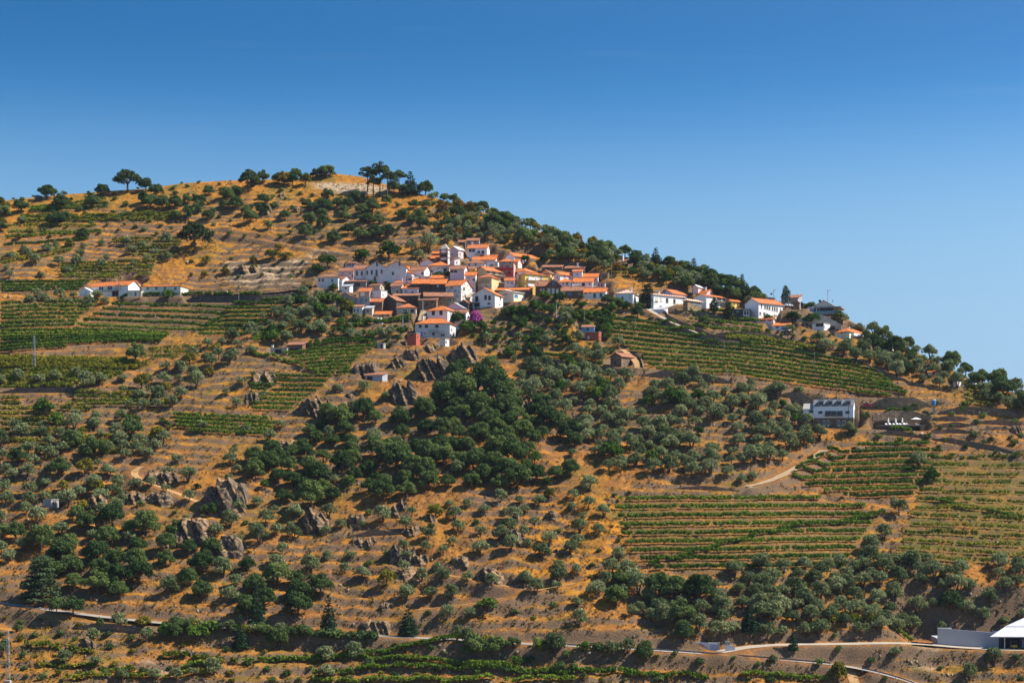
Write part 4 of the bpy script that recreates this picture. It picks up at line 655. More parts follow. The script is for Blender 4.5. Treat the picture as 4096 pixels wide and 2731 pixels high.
# ------------------------------------------------------------------ ground sheet
gz = sampler(ZT_); castF = Caster(ZT_)
def ground_material():
    m, N, L = newmat('hillside'); b = N['Principled BSDF']; b.inputs['Roughness'].default_value = 0.95; b.inputs['Specular IOR Level'].default_value = 0.1
    g = N.new('ShaderNodeNewGeometry'); P = g.outputs['Position']
    at = N.new('ShaderNodeAttribute'); at.attribute_name = 'zone'; sp = N.new('ShaderNodeSeparateColor'); L.new(at.outputs['Color'], sp.inputs[0])
    n1 = noise(N, L, P, 0.09, 6, 0.65); n2 = noise(N, L, P, 0.7, 5, 0.7); n3 = noise(N, L, P, 2.6, 3, 0.7)
    soil = ramp(N, [(0.25, (0.125, 0.052, 0.018)), (0.5, (0.255, 0.112, 0.033)), (0.75, (0.39, 0.19, 0.062))]); L.new(n2.outputs['Fac'], soil.inputs[0])
    gold = ramp(N, [(0.25, (0.19, 0.07, 0.010)), (0.5, (0.40, 0.165, 0.018)), (0.75, (0.56, 0.265, 0.036))]); L.new(n2.outputs['Fac'], gold.inputs[0])
    ad = N.new('ShaderNodeMath'); ad.operation = 'ADD'; L.new(sp.outputs[0], ad.inputs[0]); L.new(n1.outputs['Fac'], ad.inputs[1])
    c = mixc(N, L, maprange(N, L, ad.outputs[0], 0.78, 1.12), soil.outputs[0], gold.outputs[0])
    # rusty dry scrub patches
    n4 = noise(N, L, P, 0.22, 4, 0.7); c = mixc(N, L, maprange(N, L, n4.outputs['Fac'], 0.44, 0.66, 0, 0.8), c, (0.135, 0.062, 0.024))
    # green weeds
    ml = N.new('ShaderNodeMath'); ml.operation = 'MULTIPLY'; L.new(sp.outputs[1], ml.inputs[0]); L.new(maprange(N, L, n4.outputs['Fac'], 0.3, 0.6), ml.inputs[1])
    c = mixc(N, L, ml.outputs[0], c, (0.10, 0.115, 0.02))
    # rubble
    v = N.new('ShaderNodeTexVoronoi'); v.inputs['Scale'].default_value = 0.9; L.new(P, v.inputs['Vector']); vs = N.new('ShaderNodeSeparateColor'); L.new(v.outputs['Color'], vs.inputs[0])
    rub = ramp(N, [(0.0, (0.19, 0.13, 0.085)), (0.5, (0.36, 0.255, 0.165)), (1.0, (0.52, 0.40, 0.27))]); L.new(vs.outputs[0], rub.inputs[0])
    c = mixc(N, L, sp.outputs[2], c, rub.outputs[0])
    # steep steps are dry-stone and raw earth
    sn = N.new('ShaderNodeSeparateXYZ'); L.new(g.outputs['True Normal'], sn.inputs[0])
    st = ramp(N, [(0.0, (0.075, 0.05, 0.035)), (0.5, (0.15, 0.10, 0.065)), (1.0, (0.27, 0.185, 0.115))]); L.new(n3.outputs['Fac'], st.inputs[0])
    nb = N.new('ShaderNodeMath'); nb.operation = 'MULTIPLY_ADD'; nb.inputs[1].default_value = 0.30; L.new(n2.outputs['Fac'], nb.inputs[0]); L.new(sn.outputs[2], nb.inputs[2])
    fac = maprange(N, L, nb.outputs[0], 0.78, 0.92, 0.92, 0); c = mixc(N, L, fac, c, st.outputs[0])
    # fine mottling
    c = mixc(N, L, maprange(N, L, n3.outputs['Fac'], 0.36, 0.60, 0.24, 0), c, (0.09, 0.05, 0.025))
    L.new(c, b.inputs['Base Color'])
    bp = N.new('ShaderNodeBump'); bp.inputs['Strength'].default_value = 0.9; bp.inputs['Distance'].default_value = 0.35; L.new(n3.outputs['Fac'], bp.inputs['Height']); L.new(bp.outputs[0], b.inputs['Normal'])
    return m
PD = (PXB / 1.7415, PYB / 1.7415)
zone = np.zeros(ZB.shape + (4,), np.float32); zone[..., 3] = 1
zone[..., 0] = 0.42 + 0.25 * sstep(780, 560, PD[1]); zone[..., 1] = np.clip(.10 + .55 * vnoise(XX, YY, 17, 31) + .25 * vnoise(XX, YY, 6, 32), 0, .6)
for poly, v in (([(430, 470), (1000, 440), (1050, 560), (900, 600), (500, 600), (400, 520)], 0.85), ([(1250, 1150), (1420, 1130), (1450, 1300), (1330, 1380), (1180, 1340)], 0.9), ([(0, 450), (420, 420), (430, 560), (0, 600)], 0.62),
                ([(1190, 700), (1380, 740), (1380, 860), (1180, 860)], 0.8), ([(380, 860), (640, 830), (680, 950), (400, 950)], 0.62)):
    mm = blur(inpoly(PD[0], PD[1], poly).astype(float), 12); zone[..., 0] = zone[..., 0] * (1 - mm) + v * mm
zone[..., 0] -= 0.12 * vmask
for b in VINES:
    if b['col'] in 'my':
        mm = blur(inpoly(PXB, PYB, b['poly']).astype(float), 4); zone[..., 1] = np.maximum(zone[..., 1], mm * 0.75)
for poly, v in (([(1080, 690), (1480, 720), (1480, 860), (1080, 790)], 0.6), ([(870, 700), (960, 700), (940, 780), (760, 790)], 0.55), ([(1420, 720), (2000, 760), (1990, 800), (1420, 760)], 0.4), ([(1000, 470), (1700, 640), (1640, 660), (1000, 560)], 0.4)):
    mm = blur(inpoly(PD[0], PD[1], poly).astype(float), 12); zone[..., 1] = np.maximum(zone[..., 1], mm * v)
for t, poly, v in (('G', [(800, 300), (1300, 310), (1540, 360), (1480, 410), (1020, 395), (830, 350)], 1.0), ('G', [(0, 1010), (380, 1030), (720, 1000), (760, 1040), (640, 1130), (700, 1250), (560, 1240), (300, 1250), (0, 1200)], 0.9),
                   ('G', [(0, 760), (450, 830), (850, 900), (1160, 950), (1000, 1000), (700, 990), (820, 930), (400, 860)], 0.6), ('C', [(600, 800), (1100, 820), (900, 1100), (560, 1000)], 0.55), ('K', [(1020, 700), (1260, 720), (1180, 790), (1000, 780)], 0.8),
                   ('I', [(2240, 300), (2352, 280), (2352, 430), (2220, 420)], 0.7), ('L', [(560, 10), (830, 40), (820, 110), (600, 130)], 0.5), ('B', [(1000, 715), (1100, 720), (1100, 790), (1010, 770)], 1.0), ('B', [(1700, 865), (1780, 880), (1770, 940), (1700, 920)], 1.0)):
    mm = blur(inpoly(PXB, PYB, SP(t, poly)).astype(float), 5); zone[..., 2] = np.maximum(zone[..., 2], mm * v)
zone[..., 0] = zone[..., 0] * (1 - 0.6 * dirtmask); zone[..., 1] *= (1 - dirtmask)
zone = np.clip(zone, 0, 1)
V = np.stack([XX, YY, ZT_], -1).reshape(-1, 3); ix = np.arange(NU * NY).reshape(NY, NU)
F = np.stack([ix[:-1, :-1], ix[:-1, 1:], ix[1:, 1:], ix[1:, :-1]], -1).reshape(-1, 4)
MG = ground_material(); me = np_mesh('hillside', V, F, MG)
ca = me.color_attributes.new('zone', 'FLOAT_COLOR', 'POINT'); ca.data.foreach_set('color', zone.reshape(-1, 4).ravel().astype(np.float32))
tag(link('hillside', me), kind='structure')
g = MB(); g.v = [(-1500, -400, -74), (1500, -400, -74), (1500, 1900, -74), (-1500, 1900, -74)]; g.f = [(0, 1, 2, 3)]
tag(g.build('valley_floor', plain('valley_ground', (0.16, 0.13, 0.06), 0.95, var=0.4, scale=0.02)), kind='structure')

# ------------------------------------------------------------------ roads
RM = {'asphalt': plain('asphalt', (0.25, 0.225, 0.205), 0.9, var=0.12, scale=0.5), 'greyroad': plain('grey_road', (0.17, 0.17, 0.185), 0.9), 'pale': plain('pale_dirt', (0.36, 0.25, 0.145), 0.95, var=0.25, scale=0.7),
      'cobble': stone('cobbles', (0.26, 0.22, 0.18), (0.36, 0.31, 0.25), (0.48, 0.42, 0.35)), 'dirt': plain('track_dirt', (0.33, 0.195, 0.085), 0.95, var=0.3, scale=0.8), 'concreteroad': plain('concrete_road', (0.34, 0.285, 0.225), 0.9)}
def ribbon(P, half, zoff=0.08):
    d = np.gradient(P[:, :2], axis=0); d /= np.linalg.norm(d, axis=1)[:, None] + 1e-9; n = np.stack([-d[:, 1], d[:, 0]], 1)
    j = half * (1 + 0.08 * np.sin(np.arange(len(P)) * 1.7))[:, None]
    A = P.copy(); A[:, :2] += n * j; Bp = P.copy(); Bp[:, :2] -= n * j; A[:, 2] += zoff; Bp[:, 2] += zoff
    V = np.concatenate([A, Bp]); m = len(P); F = [(i + m, i + m + 1, i + 1, i) for i in range(m - 1)]
    return V, np.array(F)
for nm, P, half, mt in road_geo:
    V, F = ribbon(P, half); tag(link(nm, np_mesh(nm, V, F, RM[mt])), kind='structure')

# ------------------------------------------------------------------ retaining walls
WM = {'d': M_STONED, 's': M_STONE, 'c': M_CONC}
def wall_mesh(P, h, th=0.6, jit=0.12):
    m = MB(); n = len(P); d = np.gradient(P[:, :2], axis=0); d /= np.linalg.norm(d, axis=1)[:, None] + 1e-9; nn = np.stack([-d[:, 1], d[:, 0]], 1)
    for i in range(n):
        x, y, z = P[i]; o = nn[i] * th * 0.5; top = z + h * min(1, .25 + min(i, n - 1 - i) * .25) + random.uniform(-jit, jit); bt = z - 1.0
        m.v += [(x - o[0], y - o[1], bt), (x + o[0], y + o[1], bt), (x + o[0] * .85, y + o[1] * .85, top), (x - o[0] * .85, y - o[1] * .85, top)]
    for i in range(n - 1):
        a, b = 4 * i, 4 * i + 4
        for k in range(4): m.f.append((a + k, b + k, b + (k + 1) % 4, a + (k + 1) % 4))
    m.f += [(0, 1, 2, 3), (4 * n - 1, 4 * n - 2, 4 * n - 3, 4 * n - 4)]; return m
for lab, P, h, mt in wall_geo:
    P = P - P[0] * 0; o0 = P[0].copy(); Q = P - o0
    o = wall_mesh(Q, h, 0.6, 0.04 if mt == 'c' else 0.14).build('retaining_wall', WM[mt], None, tuple(o0)); tag(o, lab, 'wall', 'retaining walls on the slope')
# low parapets beside the lane
for lab, t, pts in (('upper parapet of the sloping village lane', '3', [(700, 815), (900, 905), (1150, 1015), (1320, 1075), (1500, 1170), (1650, 1205), (2010, 1215)]), ('lower parapet of the sloping village lane', '3', [(760, 905), (900, 985), (1100, 1070), (1300, 1140), (1450, 1215), (1600, 1235), (2010, 1245)]),
                    ('dry-stone wall edging the lane right of the ridge olives', 'B', [(470, 770), (560, 830), (760, 905), (1000, 985), (1180, 1035), (1320, 1060), (1450, 1090)]), ('stone parapet of the sunken lane by the farm store', 'J', [(1140, 345), (1260, 405), (1310, 470), (1325, 545)])):
    P = smooth3(poly3(t, pts, castF), 3); P[:, 2] = gz(P[:, 0], P[:, 1]); o0 = P[0].copy()
    tag(wall_mesh(P - o0, 1.0, 0.5, 0.1).build('dry_stone_wall', M_STONE, None, tuple(o0)), lab, 'wall', 'low walls along the lanes')

# ------------------------------------------------------------------ house builder
def unit_frame(name, mat):
    m = MB(); f = 0.09
    m.box(-.5, -.5 + f, -.06, .02, -.5, .5); m.box(.5 - f, .5, -.06, .02, -.5, .5); m.box(-.5 + f, .5 - f, -.06, .02, .5 - f, .5); m.box(-.56, .56, -.10, .02, -.58, -.5); m.box(-.5 + f, .5 - f, -.06, .02, -.5, -.5 + f)
    m.box(-.025, .025, -.05, .02, -.5 + f, .5 - f)
    return m.mesh(name, mat)
def unit_pane(name, mat): return MB().box(-.41, .41, -.025, .01, -.41, .41).mesh(name, mat)
def unit_shutter(name, mat):
    m = MB(); m.box(-.41, -.03, -.04, .01, -.41, .41); m.box(.03, .41, -.04, .01, -.41, .41)
    for i in range(4): z = -.33 + i * .2; m.box(-.37, -.07, -.05, -.04, z, z + .12); m.box(.07, .37, -.05, -.04, z, z + .12)
    return m.mesh(name, mat)
FR = {k: unit_frame('window_frame_' + k, mt) for k, mt in (('w', M_WHITE), ('b', plain('stone_trim', (.30, .22, .17), .8)), ('u', M_BLUE), ('r', M_WHITE), ('s', plain('cream_trim', (.55, .48, .36), .8)), ('k', plain('grey_trim', (.20, .17, .16), .8)), ('d', M_BROWN), ('g', plain('green_trim', (.45, .45, .40), .8)))}
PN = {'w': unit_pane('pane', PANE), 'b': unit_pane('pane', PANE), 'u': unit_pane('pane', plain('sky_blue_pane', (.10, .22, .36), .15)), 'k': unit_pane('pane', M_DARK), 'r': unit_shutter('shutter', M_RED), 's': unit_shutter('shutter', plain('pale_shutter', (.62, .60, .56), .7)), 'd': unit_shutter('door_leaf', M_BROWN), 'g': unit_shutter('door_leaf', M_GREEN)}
def roof_parts(mb, cap, kind, W, D, H, tp, ov, th=0.16, gab=None):
    x0, x1, y0, y1 = -W - ov, ov, -ov, D + ov; tn = math.tan(tp)
    def z(x, y):
        return 0
    if kind == 'gx':
        zr = H + D / 2 * tn; ze = H - ov * tn; ym = D / 2
        mb.slab([(x0, y0, ze + th), (x1, y0, ze + th), (x1, ym, zr + th), (x0, ym, zr + th)], th); mb.slab([(x0, ym, zr + th), (x1, ym, zr + th), (x1, y1, ze + th), (x0, y1, ze + th)], th)
        cap.box(x0, x1, ym - .14, ym + .14, zr + th - .06, zr + th + .09); return zr
    if kind == 'gy':
        zr = H + W / 2 * tn; ze = H - ov * tn; xm = -W / 2
        mb.slab([(x0, y0, ze + th), (xm, y0, zr + th), (xm, y1, zr + th), (x0, y1, ze + th)], th); mb.slab([(xm, y0, zr + th), (x1, y0, ze + th), (x1, y1, ze + th), (xm, y1, zr + th)], th)
        cap.box(xm - .14, xm + .14, y0, y1, zr + th - .06, zr + th + .09); return zr
    if kind == 'gy2':
        hw = W / 2
        for k in (0, 1):
            a = -W + k * hw; b = a + hw; xm = (a + b) / 2; zr = H + hw / 2 * tn; oa = ov if k == 0 else 0; ob = ov if k == 1 else 0
            mb.slab([(a - oa, y0, H - oa * tn + th), (xm, y0, zr + th), (xm, y1, zr + th), (a - oa, y1, H - oa * tn + th)], th)
            mb.slab([(xm, y0, zr + th), (b + ob, y0, H - ob * tn + th), (b + ob, y1, H - ob * tn + th), (xm, y1, zr + th)], th); cap.box(xm - .14, xm + .14, y0, y1, zr + th - .06, zr + th + .09)
        return zr
    if kind == 'hip':
        ze = H - ov * tn + th; s = min(W, D) / 2 + ov; zr = ze + s * tn
        if W >= D:
            a = (x0 + s, D / 2, zr); b = (x1 - s, D / 2, zr)
            if x1 - s - x0 - s < .3: b = (a[0] + .3, D / 2, zr)
            mb.slab([(x0, y0, ze), (x1, y0, ze), b, a], th); mb.slab([(x1, y1, ze), (x0, y1, ze), a, b], th); mb.slab([(x1, y0, ze), (x1, y1, ze), b], th); mb.slab([(x0, y1, ze), (x0, y0, ze), a], th)
            cap.box(a[0], b[0], D / 2 - .14, D / 2 + .14, zr - .06, zr + .09)
        else:
            xm = -W / 2; a = (xm, y0 + s, zr); b = (xm, y1 - s, zr)
            mb.slab([(x0, y0, ze), (x1, y0, ze), a], th); mb.slab([(x1, y0, ze), (x1, y1, ze), b, a], th); mb.slab([(x1, y1, ze), (x0, y1, ze), b], th); mb.slab([(x0, y1, ze), (x0, y0, ze), a, b], th)
            cap.box(xm - .14, xm + .14, a[1], b[1], zr - .06, zr + .09)
        return zr
    if kind == 'shed':
        tn = math.tan(tp * .65); mb.slab([(x0, y0, H - ov * tn + th), (x1, y0, H - ov * tn + th), (x1, y1, H + (D + ov) * tn + th), (x0, y1, H + (D + ov) * tn + th)], th); return H + D * tn
    mb.box(-W - .15, .15, -.15, D + .15, H, H + .18); return H + .18
def walls_mesh(kind, W, D, H, tp, found=3.0):
    m = MB(); tn = math.tan(tp); b = 0
    def quad(*p):
        i = len(m.v); m.v += p; m.f.append(tuple(range(i, i + len(p))))
    f = -found
    if kind == 'gx': side = lambda x: [(x, 0, f), (x, D, f), (x, D, H), (x, D / 2, H + D / 2 * tn), (x, 0, H)]; fr = [(-W, 0, f), (0, 0, f), (0, 0, H), (-W, 0, H)]; bk = [(0, D, f), (-W, D, f), (-W, D, H), (0, D, H)]
    elif kind == 'shed':
        t2 = math.tan(tp * .65); side = lambda x: [(x, 0, f), (x, D, f), (x, D, H + D * t2), (x, 0, H)]; fr = [(-W, 0, f), (0, 0, f), (0, 0, H), (-W, 0, H)]; bk = [(0, D, f), (-W, D, f), (-W, D, H + D * t2), (0, D, H + D * t2)]
    else: side = lambda x: [(x, 0, f), (x, D, f), (x, D, H), (x, 0, H)]; fr = [(-W, 0, f), (0, 0, f), (0, 0, H), (-W, 0, H)]; bk = [(0, D, f), (-W, D, f), (-W, D, H), (0, D, H)]
    if kind == 'gy': fr = [(-W, 0, f), (0, 0, f), (0, 0, H), (-W / 2, 0, H + W / 2 * tn), (-W, 0, H)]; bk = [(0, D, f), (-W, D, f), (-W, D, H), (-W / 2, D, H + W / 2 * tn), (0, D, H)]
    if kind == 'gy2':
        z = H + W / 4 * tn; fr = [(-W, 0, f), (0, 0, f), (0, 0, H), (-W / 4, 0, z), (-W / 2, 0, H), (-3 * W / 4, 0, z), (-W, 0, H)]; bk = [(p[0], D, p[2]) for p in reversed(fr)]
    quad(*fr); quad(*bk); quad(*side(0)); quad(*reversed(side(-W)))
    if kind in ('flat', 'hip'): quad((-W, 0, H), (0, 0, H), (0, D, H), (-W, D, H))
    return m
def add_window(e, face, a, z, w_, h_, ty, name=None):
    n = name or ('door' if ty in 'dg' else 'window'); o = link(n, FR[ty], e); o.scale = (w_ * 1.12, 1, h_ * 1.08)
    if face == 'L': o.location = (a, -0.005, z)
    else: o.location = (0.005, a, z); o.rotation_euler = (0, 0, R(90))
    p = link('door_leaf' if ty in 'dg' else ('shutter' if ty in 'rs' else 'pane'), PN[ty], o); return o
def add_balcony(e, face, a, z, w_, mt=None, dep=0.9):
    m = MB().box(-w_ / 2, w_ / 2, -dep, 0.0, -.08, .06); o = m.build('balcony', mt or M_CONC, e)
    r = MB()
    if mt is not None: r.box(-w_ / 2, w_ / 2, -dep, -dep + .07, .06, .9); r.box(-w_ / 2, -w_ / 2 + .07, -dep, 0, .06, .9); r.box(w_ / 2 - .07, w_ / 2, -dep, 0, .06, .9); rm = mt
    else:
        r.box(-w_ / 2, w_ / 2, -dep, -dep + .05, .85, .92); k = max(2, int(w_ / .35))
        for i in range(k + 1): x = -w_ / 2 + w_ * i / k; r.box(x - .02, x + .02, -dep, -dep + .04, .06, .85)
        rm = plain('dark_iron', (.05, .05, .055), .6)
    r.build('railing', rm, o)
    if face == 'L': o.location = (a, -0.01, z)
    else: o.location = (0.01, a, z); o.rotation_euler = (0, 0, R(90))
def build_house(h):
    e = empty(h['name'], h['o'], -h['psi_r']); tag(e, h['label'], h['cat'], 'houses and sheds of the hillside village')
    W, D, Hh = h['W'], h['D'], h['H']; tp = R(h.get('pitch', 29 if h['roof'] in ('gx', 'gy') else (31 if h['roof'] == 'gy2' else (26 if h['roof'] == 'hip' else 24))))
    walls_mesh(h['roof'], W, D, Hh, tp).build('wall', h['wall'], e)
    mb = MB(); cap = MB(); ov = 0.15 if h['roof'] == 'flat' else min(.4, .12 * Hh + .1); zr = roof_parts(mb, cap, h['roof'], W, D, Hh, tp, ov)
    r = mb.build('roof', h['rmat'], e)
    for k0 in range(0, len(cap.v), 8):
        c1 = MB(); c1.v = cap.v[k0:k0 + 8]; c1.f = cap.f[:6]; c1.build('ridge_cap', M_MID if h['rmat'] in (M_OR, M_STR) else h['rmat'], r)
    for fx, fy in h.get('chim', []):
        c = MB(); x = -W + fx * W; y = fy * D; c.box(x - .3, x + .3, y - .3, y + .3, Hh, zr + .9); c.box(x - .4, x + .4, y - .4, y + .4, zr + .9, zr + 1.05); c.build('chimney', WHO, r)
    if h.get('dish'):
        d = MB(); d.tube([(-1.2, .5, Hh + .1), (-1.2, .5, Hh + .9)], [.04, .04]); d.tube([(-1.2, .4, Hh + 1.0), (-1.2, .15, Hh + 1.1), (-1.2, .05, Hh + 1.15)], [.1, .42, .5], 12); d.build('satellite_dish', M_METAL, r)
    for k in range(h.get('tanks', 0)):
        d = MB(); x = -W * .55 + k * 1.1; d.tube([(x, 1, Hh + .15), (x, 1, Hh + .25), (x, 1, Hh + .95), (x, 1, Hh + 1.1)], [.4, .45, .45, .3], 10); d.build('water_tank', M_WHITE, r)
    f = ZT[h['t']][2]
    for (wx, wy, ww, wh, ty) in h['wins']:
        face, a, z, yy = onface(h, wx, wy); c, s_ = math.cos(h['psi_r']), abs(math.sin(h['psi_r'])); k = f * K * yy
        w_ = ww * k / (c if face == 'L' else max(.25, s_)); h_ = wh * k
        a = max(-W + w_ / 2 + .1, min(-w_ / 2 - .1, a)) if face == 'L' else max(w_ / 2 + .1, min(D - w_ / 2 - .1, a))
        add_window(e, face, a, z, w_, h_, ty)
    for bb in h.get('bal', []):
        face, a, z, yy = onface(h, bb[0], bb[1]); k = f * K * yy; s_ = abs(math.sin(h['psi_r'])); w_ = min(bb[2] * k / (math.cos(h['psi_r']) if face == 'L' else max(.25, s_)), (W if face == 'L' else D) - .1)
        a = max(-W + w_ / 2, min(-w_ / 2, a)) if face == 'L' else max(w_ / 2, min(D - w_ / 2, a))
        add_balcony(e, face, a, z - .4, w_, {'r': M_RED, 'w': M_WHITE}[bb[3]] if len(bb) > 3 else None)
    return e
for h in HOUSES: build_house(h)

# ------------------------------------------------------------------ church tower
def church():
    x, y, z = TOWER; k = K * y * ZT['1'][2]; e = empty('church_tower', (x, y, z), -R(20)); tag(e, 'slim white church tower with stone arches and grey pyramid spire', 'church tower')
    Wt = 95 * k / math.cos(R(20)); Ht = (432 - 228) * k
    MB().box(-Wt, 0, 0, Wt, -3, Ht).build('wall', WHO, e); st = plain('granite_trim', (.17, .135, .115), .9)
    for nm, z0, h0, o in (('cornice', Ht, .3, .28), ('string_course', Ht * .50, .25, .14), ('string_course', Ht * .76, .18, .1)): MB().box(-Wt - o, o, -o, Wt + o, z0, z0 + h0).build(nm, st, e)
    for cx, cy in ((-Wt, 0), (0, 0), (-Wt, Wt), (0, Wt)): MB().box(cx - .22, cx + .22, cy - .22, cy + .22, -3, Ht - .02).build('corner_pilaster', st, e)
    for zz, hh in ((Ht * .53, Ht * .20), (Ht * .06, Ht * .24)):
        MB().box(-Wt * .92, -Wt * .08, -.05, .02, zz - .25, zz + hh + .25).build('belfry_panel', st, e)
        for cx in (-.72, -.28):
            m = MB(); w2 = Wt * .15; n = 8; prof = [(-w2, 0), (w2, 0)] + [(w2 * math.cos(math.pi * i / n), hh - w2 + w2 * math.sin(math.pi * i / n)) for i in range(n + 1)]
            m.prism(prof, -.09, -.02); a = m.build('belfry_arch', M_DARK, e, (Wt * cx, 0, zz))
    m = MB().prism([(.42 * math.cos(2 * math.pi * i / 16), .42 * math.sin(2 * math.pi * i / 16)) for i in range(16)], -.08, .02); m.build('clock_face', M_WHITE, e, (-Wt / 2, 0, Ht * .90))
    m = MB(); b = Wt + .1; zs = Ht + .3; h = 80 * k; m.v = [(-b, -.1, zs), (.1, -.1, zs), (.1, b, zs), (-b, b, zs), (-Wt / 2, Wt / 2, zs + h)]; m.f = [(0, 1, 4), (1, 2, 4), (2, 3, 4), (3, 0, 4), (3, 2, 1, 0)]
    r = m.build('spire', plain('lime_spire', (.42, .40, .37), .9, var=.25), e)
    for cx, cy in ((-Wt, 0), (0, 0), (0, Wt)): MB().tube([(cx, cy, zs), (cx, cy, zs + .5), (cx, cy, zs + .9)], [.2, .16, .03]).build('finial', st, e)
    c = MB().box(-Wt / 2 - .06, -Wt / 2 + .06, Wt / 2 - .06, Wt / 2 + .06, zs + h - .2, zs + h + 2.4); c.box(-Wt / 2 - .5, -Wt / 2 + .5, Wt / 2 - .05, Wt / 2 + .05, zs + h + 1.6, zs + h + 1.72); c.build('cross', plain('dark_iron', (.05, .05, .055), .6), r)
church()

# ------------------------------------------------------------------ the white hotel with dormers
def hotel():
    x, y, z = HOTEL; psi = R(15); f = ZT['Q'][2]; k = f * K * y; e = empty('hotel', (x, y, z), -psi); tag(e, 'white hotel with four dormers over a dark stone ground floor', 'hotel')
    W = 750 * k / math.cos(psi); D = 9.0; H = (600 - 246) * k; zs = (600 - 430) * k; wl = plaster((.78, .77, .80), .06); tp = R(27)
    m = MB().box(-W, 0, 0, D, -3, zs); m.build('stone_base', M_STONE, e)
    W2 = W * .80; m = walls_mesh('gx', W2, D, H, tp, -zs); m.build('wall', wl, e)
    MB().box(-W, -W2 - .003, .25, D - .2, zs, H - .8).build('side_wing', wl, e)
    mb, cap = MB(), MB(); zr = roof_parts(mb, cap, 'gx', W2, D, H, tp, .12); r = mb.build('roof', M_SLATE, e); cap.build('ridge_cap', M_METAL, r)
    mb = MB().slab([(-W - .2, .05, H - .85), (-W2, .05, H - .85), (-W2, D / 2, H + 1.2), (-W - .2, D / 2, H + 1.2)], .15); mb.build('wing_roof', plain('pale_slate', (.30, .29, .27), .7), e)
    for dx in (525, 665, 805, 950):
        h = dict(t='Q', o=(x, y, z), psi_r=psi, xc=1035); _, a, zz, yy = onface(h, dx, 205); w_ = 78 * k; d0 = .5; dm = MB(); zt = zz + 44 * k * 1.0
        dm.box(a - w_ / 2, a + w_ / 2, d0, d0 + 3.2, zz - 44 * k * .8, zt); o = dm.build('dormer', M_SLATE, e)
        fr = MB().box(a - w_ / 2 - .05, a + w_ / 2 + .05, d0 - .06, d0 - .005, zz - 44 * k * .8, zt + .05); fr.build('dormer_front', plain('zinc', (.50, .52, .55), .6), o); MB().box(a - w_ / 2 - .1, a + w_ / 2 + .1, d0 - .15, d0 + 3.4, zt + .003, zt + .12).build('dormer_roof', M_SLATE, o)
        wn = add_window(e, 'L', a, zz, 60 * k, 52 * k, 'd', 'window'); wn.location.y = d0 - .07; wn.children[0].data = PN['w']
    h = dict(t='Q', o=(x, y, z), psi_r=psi, xc=1035)
    for (wx, wy, ww, wh, ty) in [(372, 330, 60, 36, 'd'), (515, 347, 58, 36, 'd'), (635, 366, 80, 76, 'd'), (727, 366, 74, 76, 'd'), (820, 366, 78, 76, 'd'), (940, 347, 58, 36, 'd'), (577, 515, 36, 76, 'w'), (635, 515, 26, 76, 'w'), (805, 515, 32, 76, 'w'), (888, 517, 36, 74, 'w'), (378, 470, 50, 90, 'k')]:
        fc, a, zz, yy = onface(h, wx, wy); o = add_window(e, 'L', a, zz, ww * k, wh * k, ty, 'window')
        if ty == 'd': o.children[0].data = PN['w']
    fc, a, zz, yy = onface(h, 718, 404); add_balcony(e, 'L', a, zz, 290 * k, None, .8)
    MB().box(-.5, .06, -.05, -.004, .4, H).build('downpipe', plain('dark_iron', (.05, .05, .055), .6), e) if False else MB().tube([(-1.6, -.08, 0), (-1.6, -.08, H)], [.07, .07]).build('downpipe', plain('dark_iron', (.05, .05, .055), .6), e)
    MB().box(.003, 1.4, 5.2, D - .1, -2, H - 1.0).build('stone_porch', M_STONEY, e)
hotel()

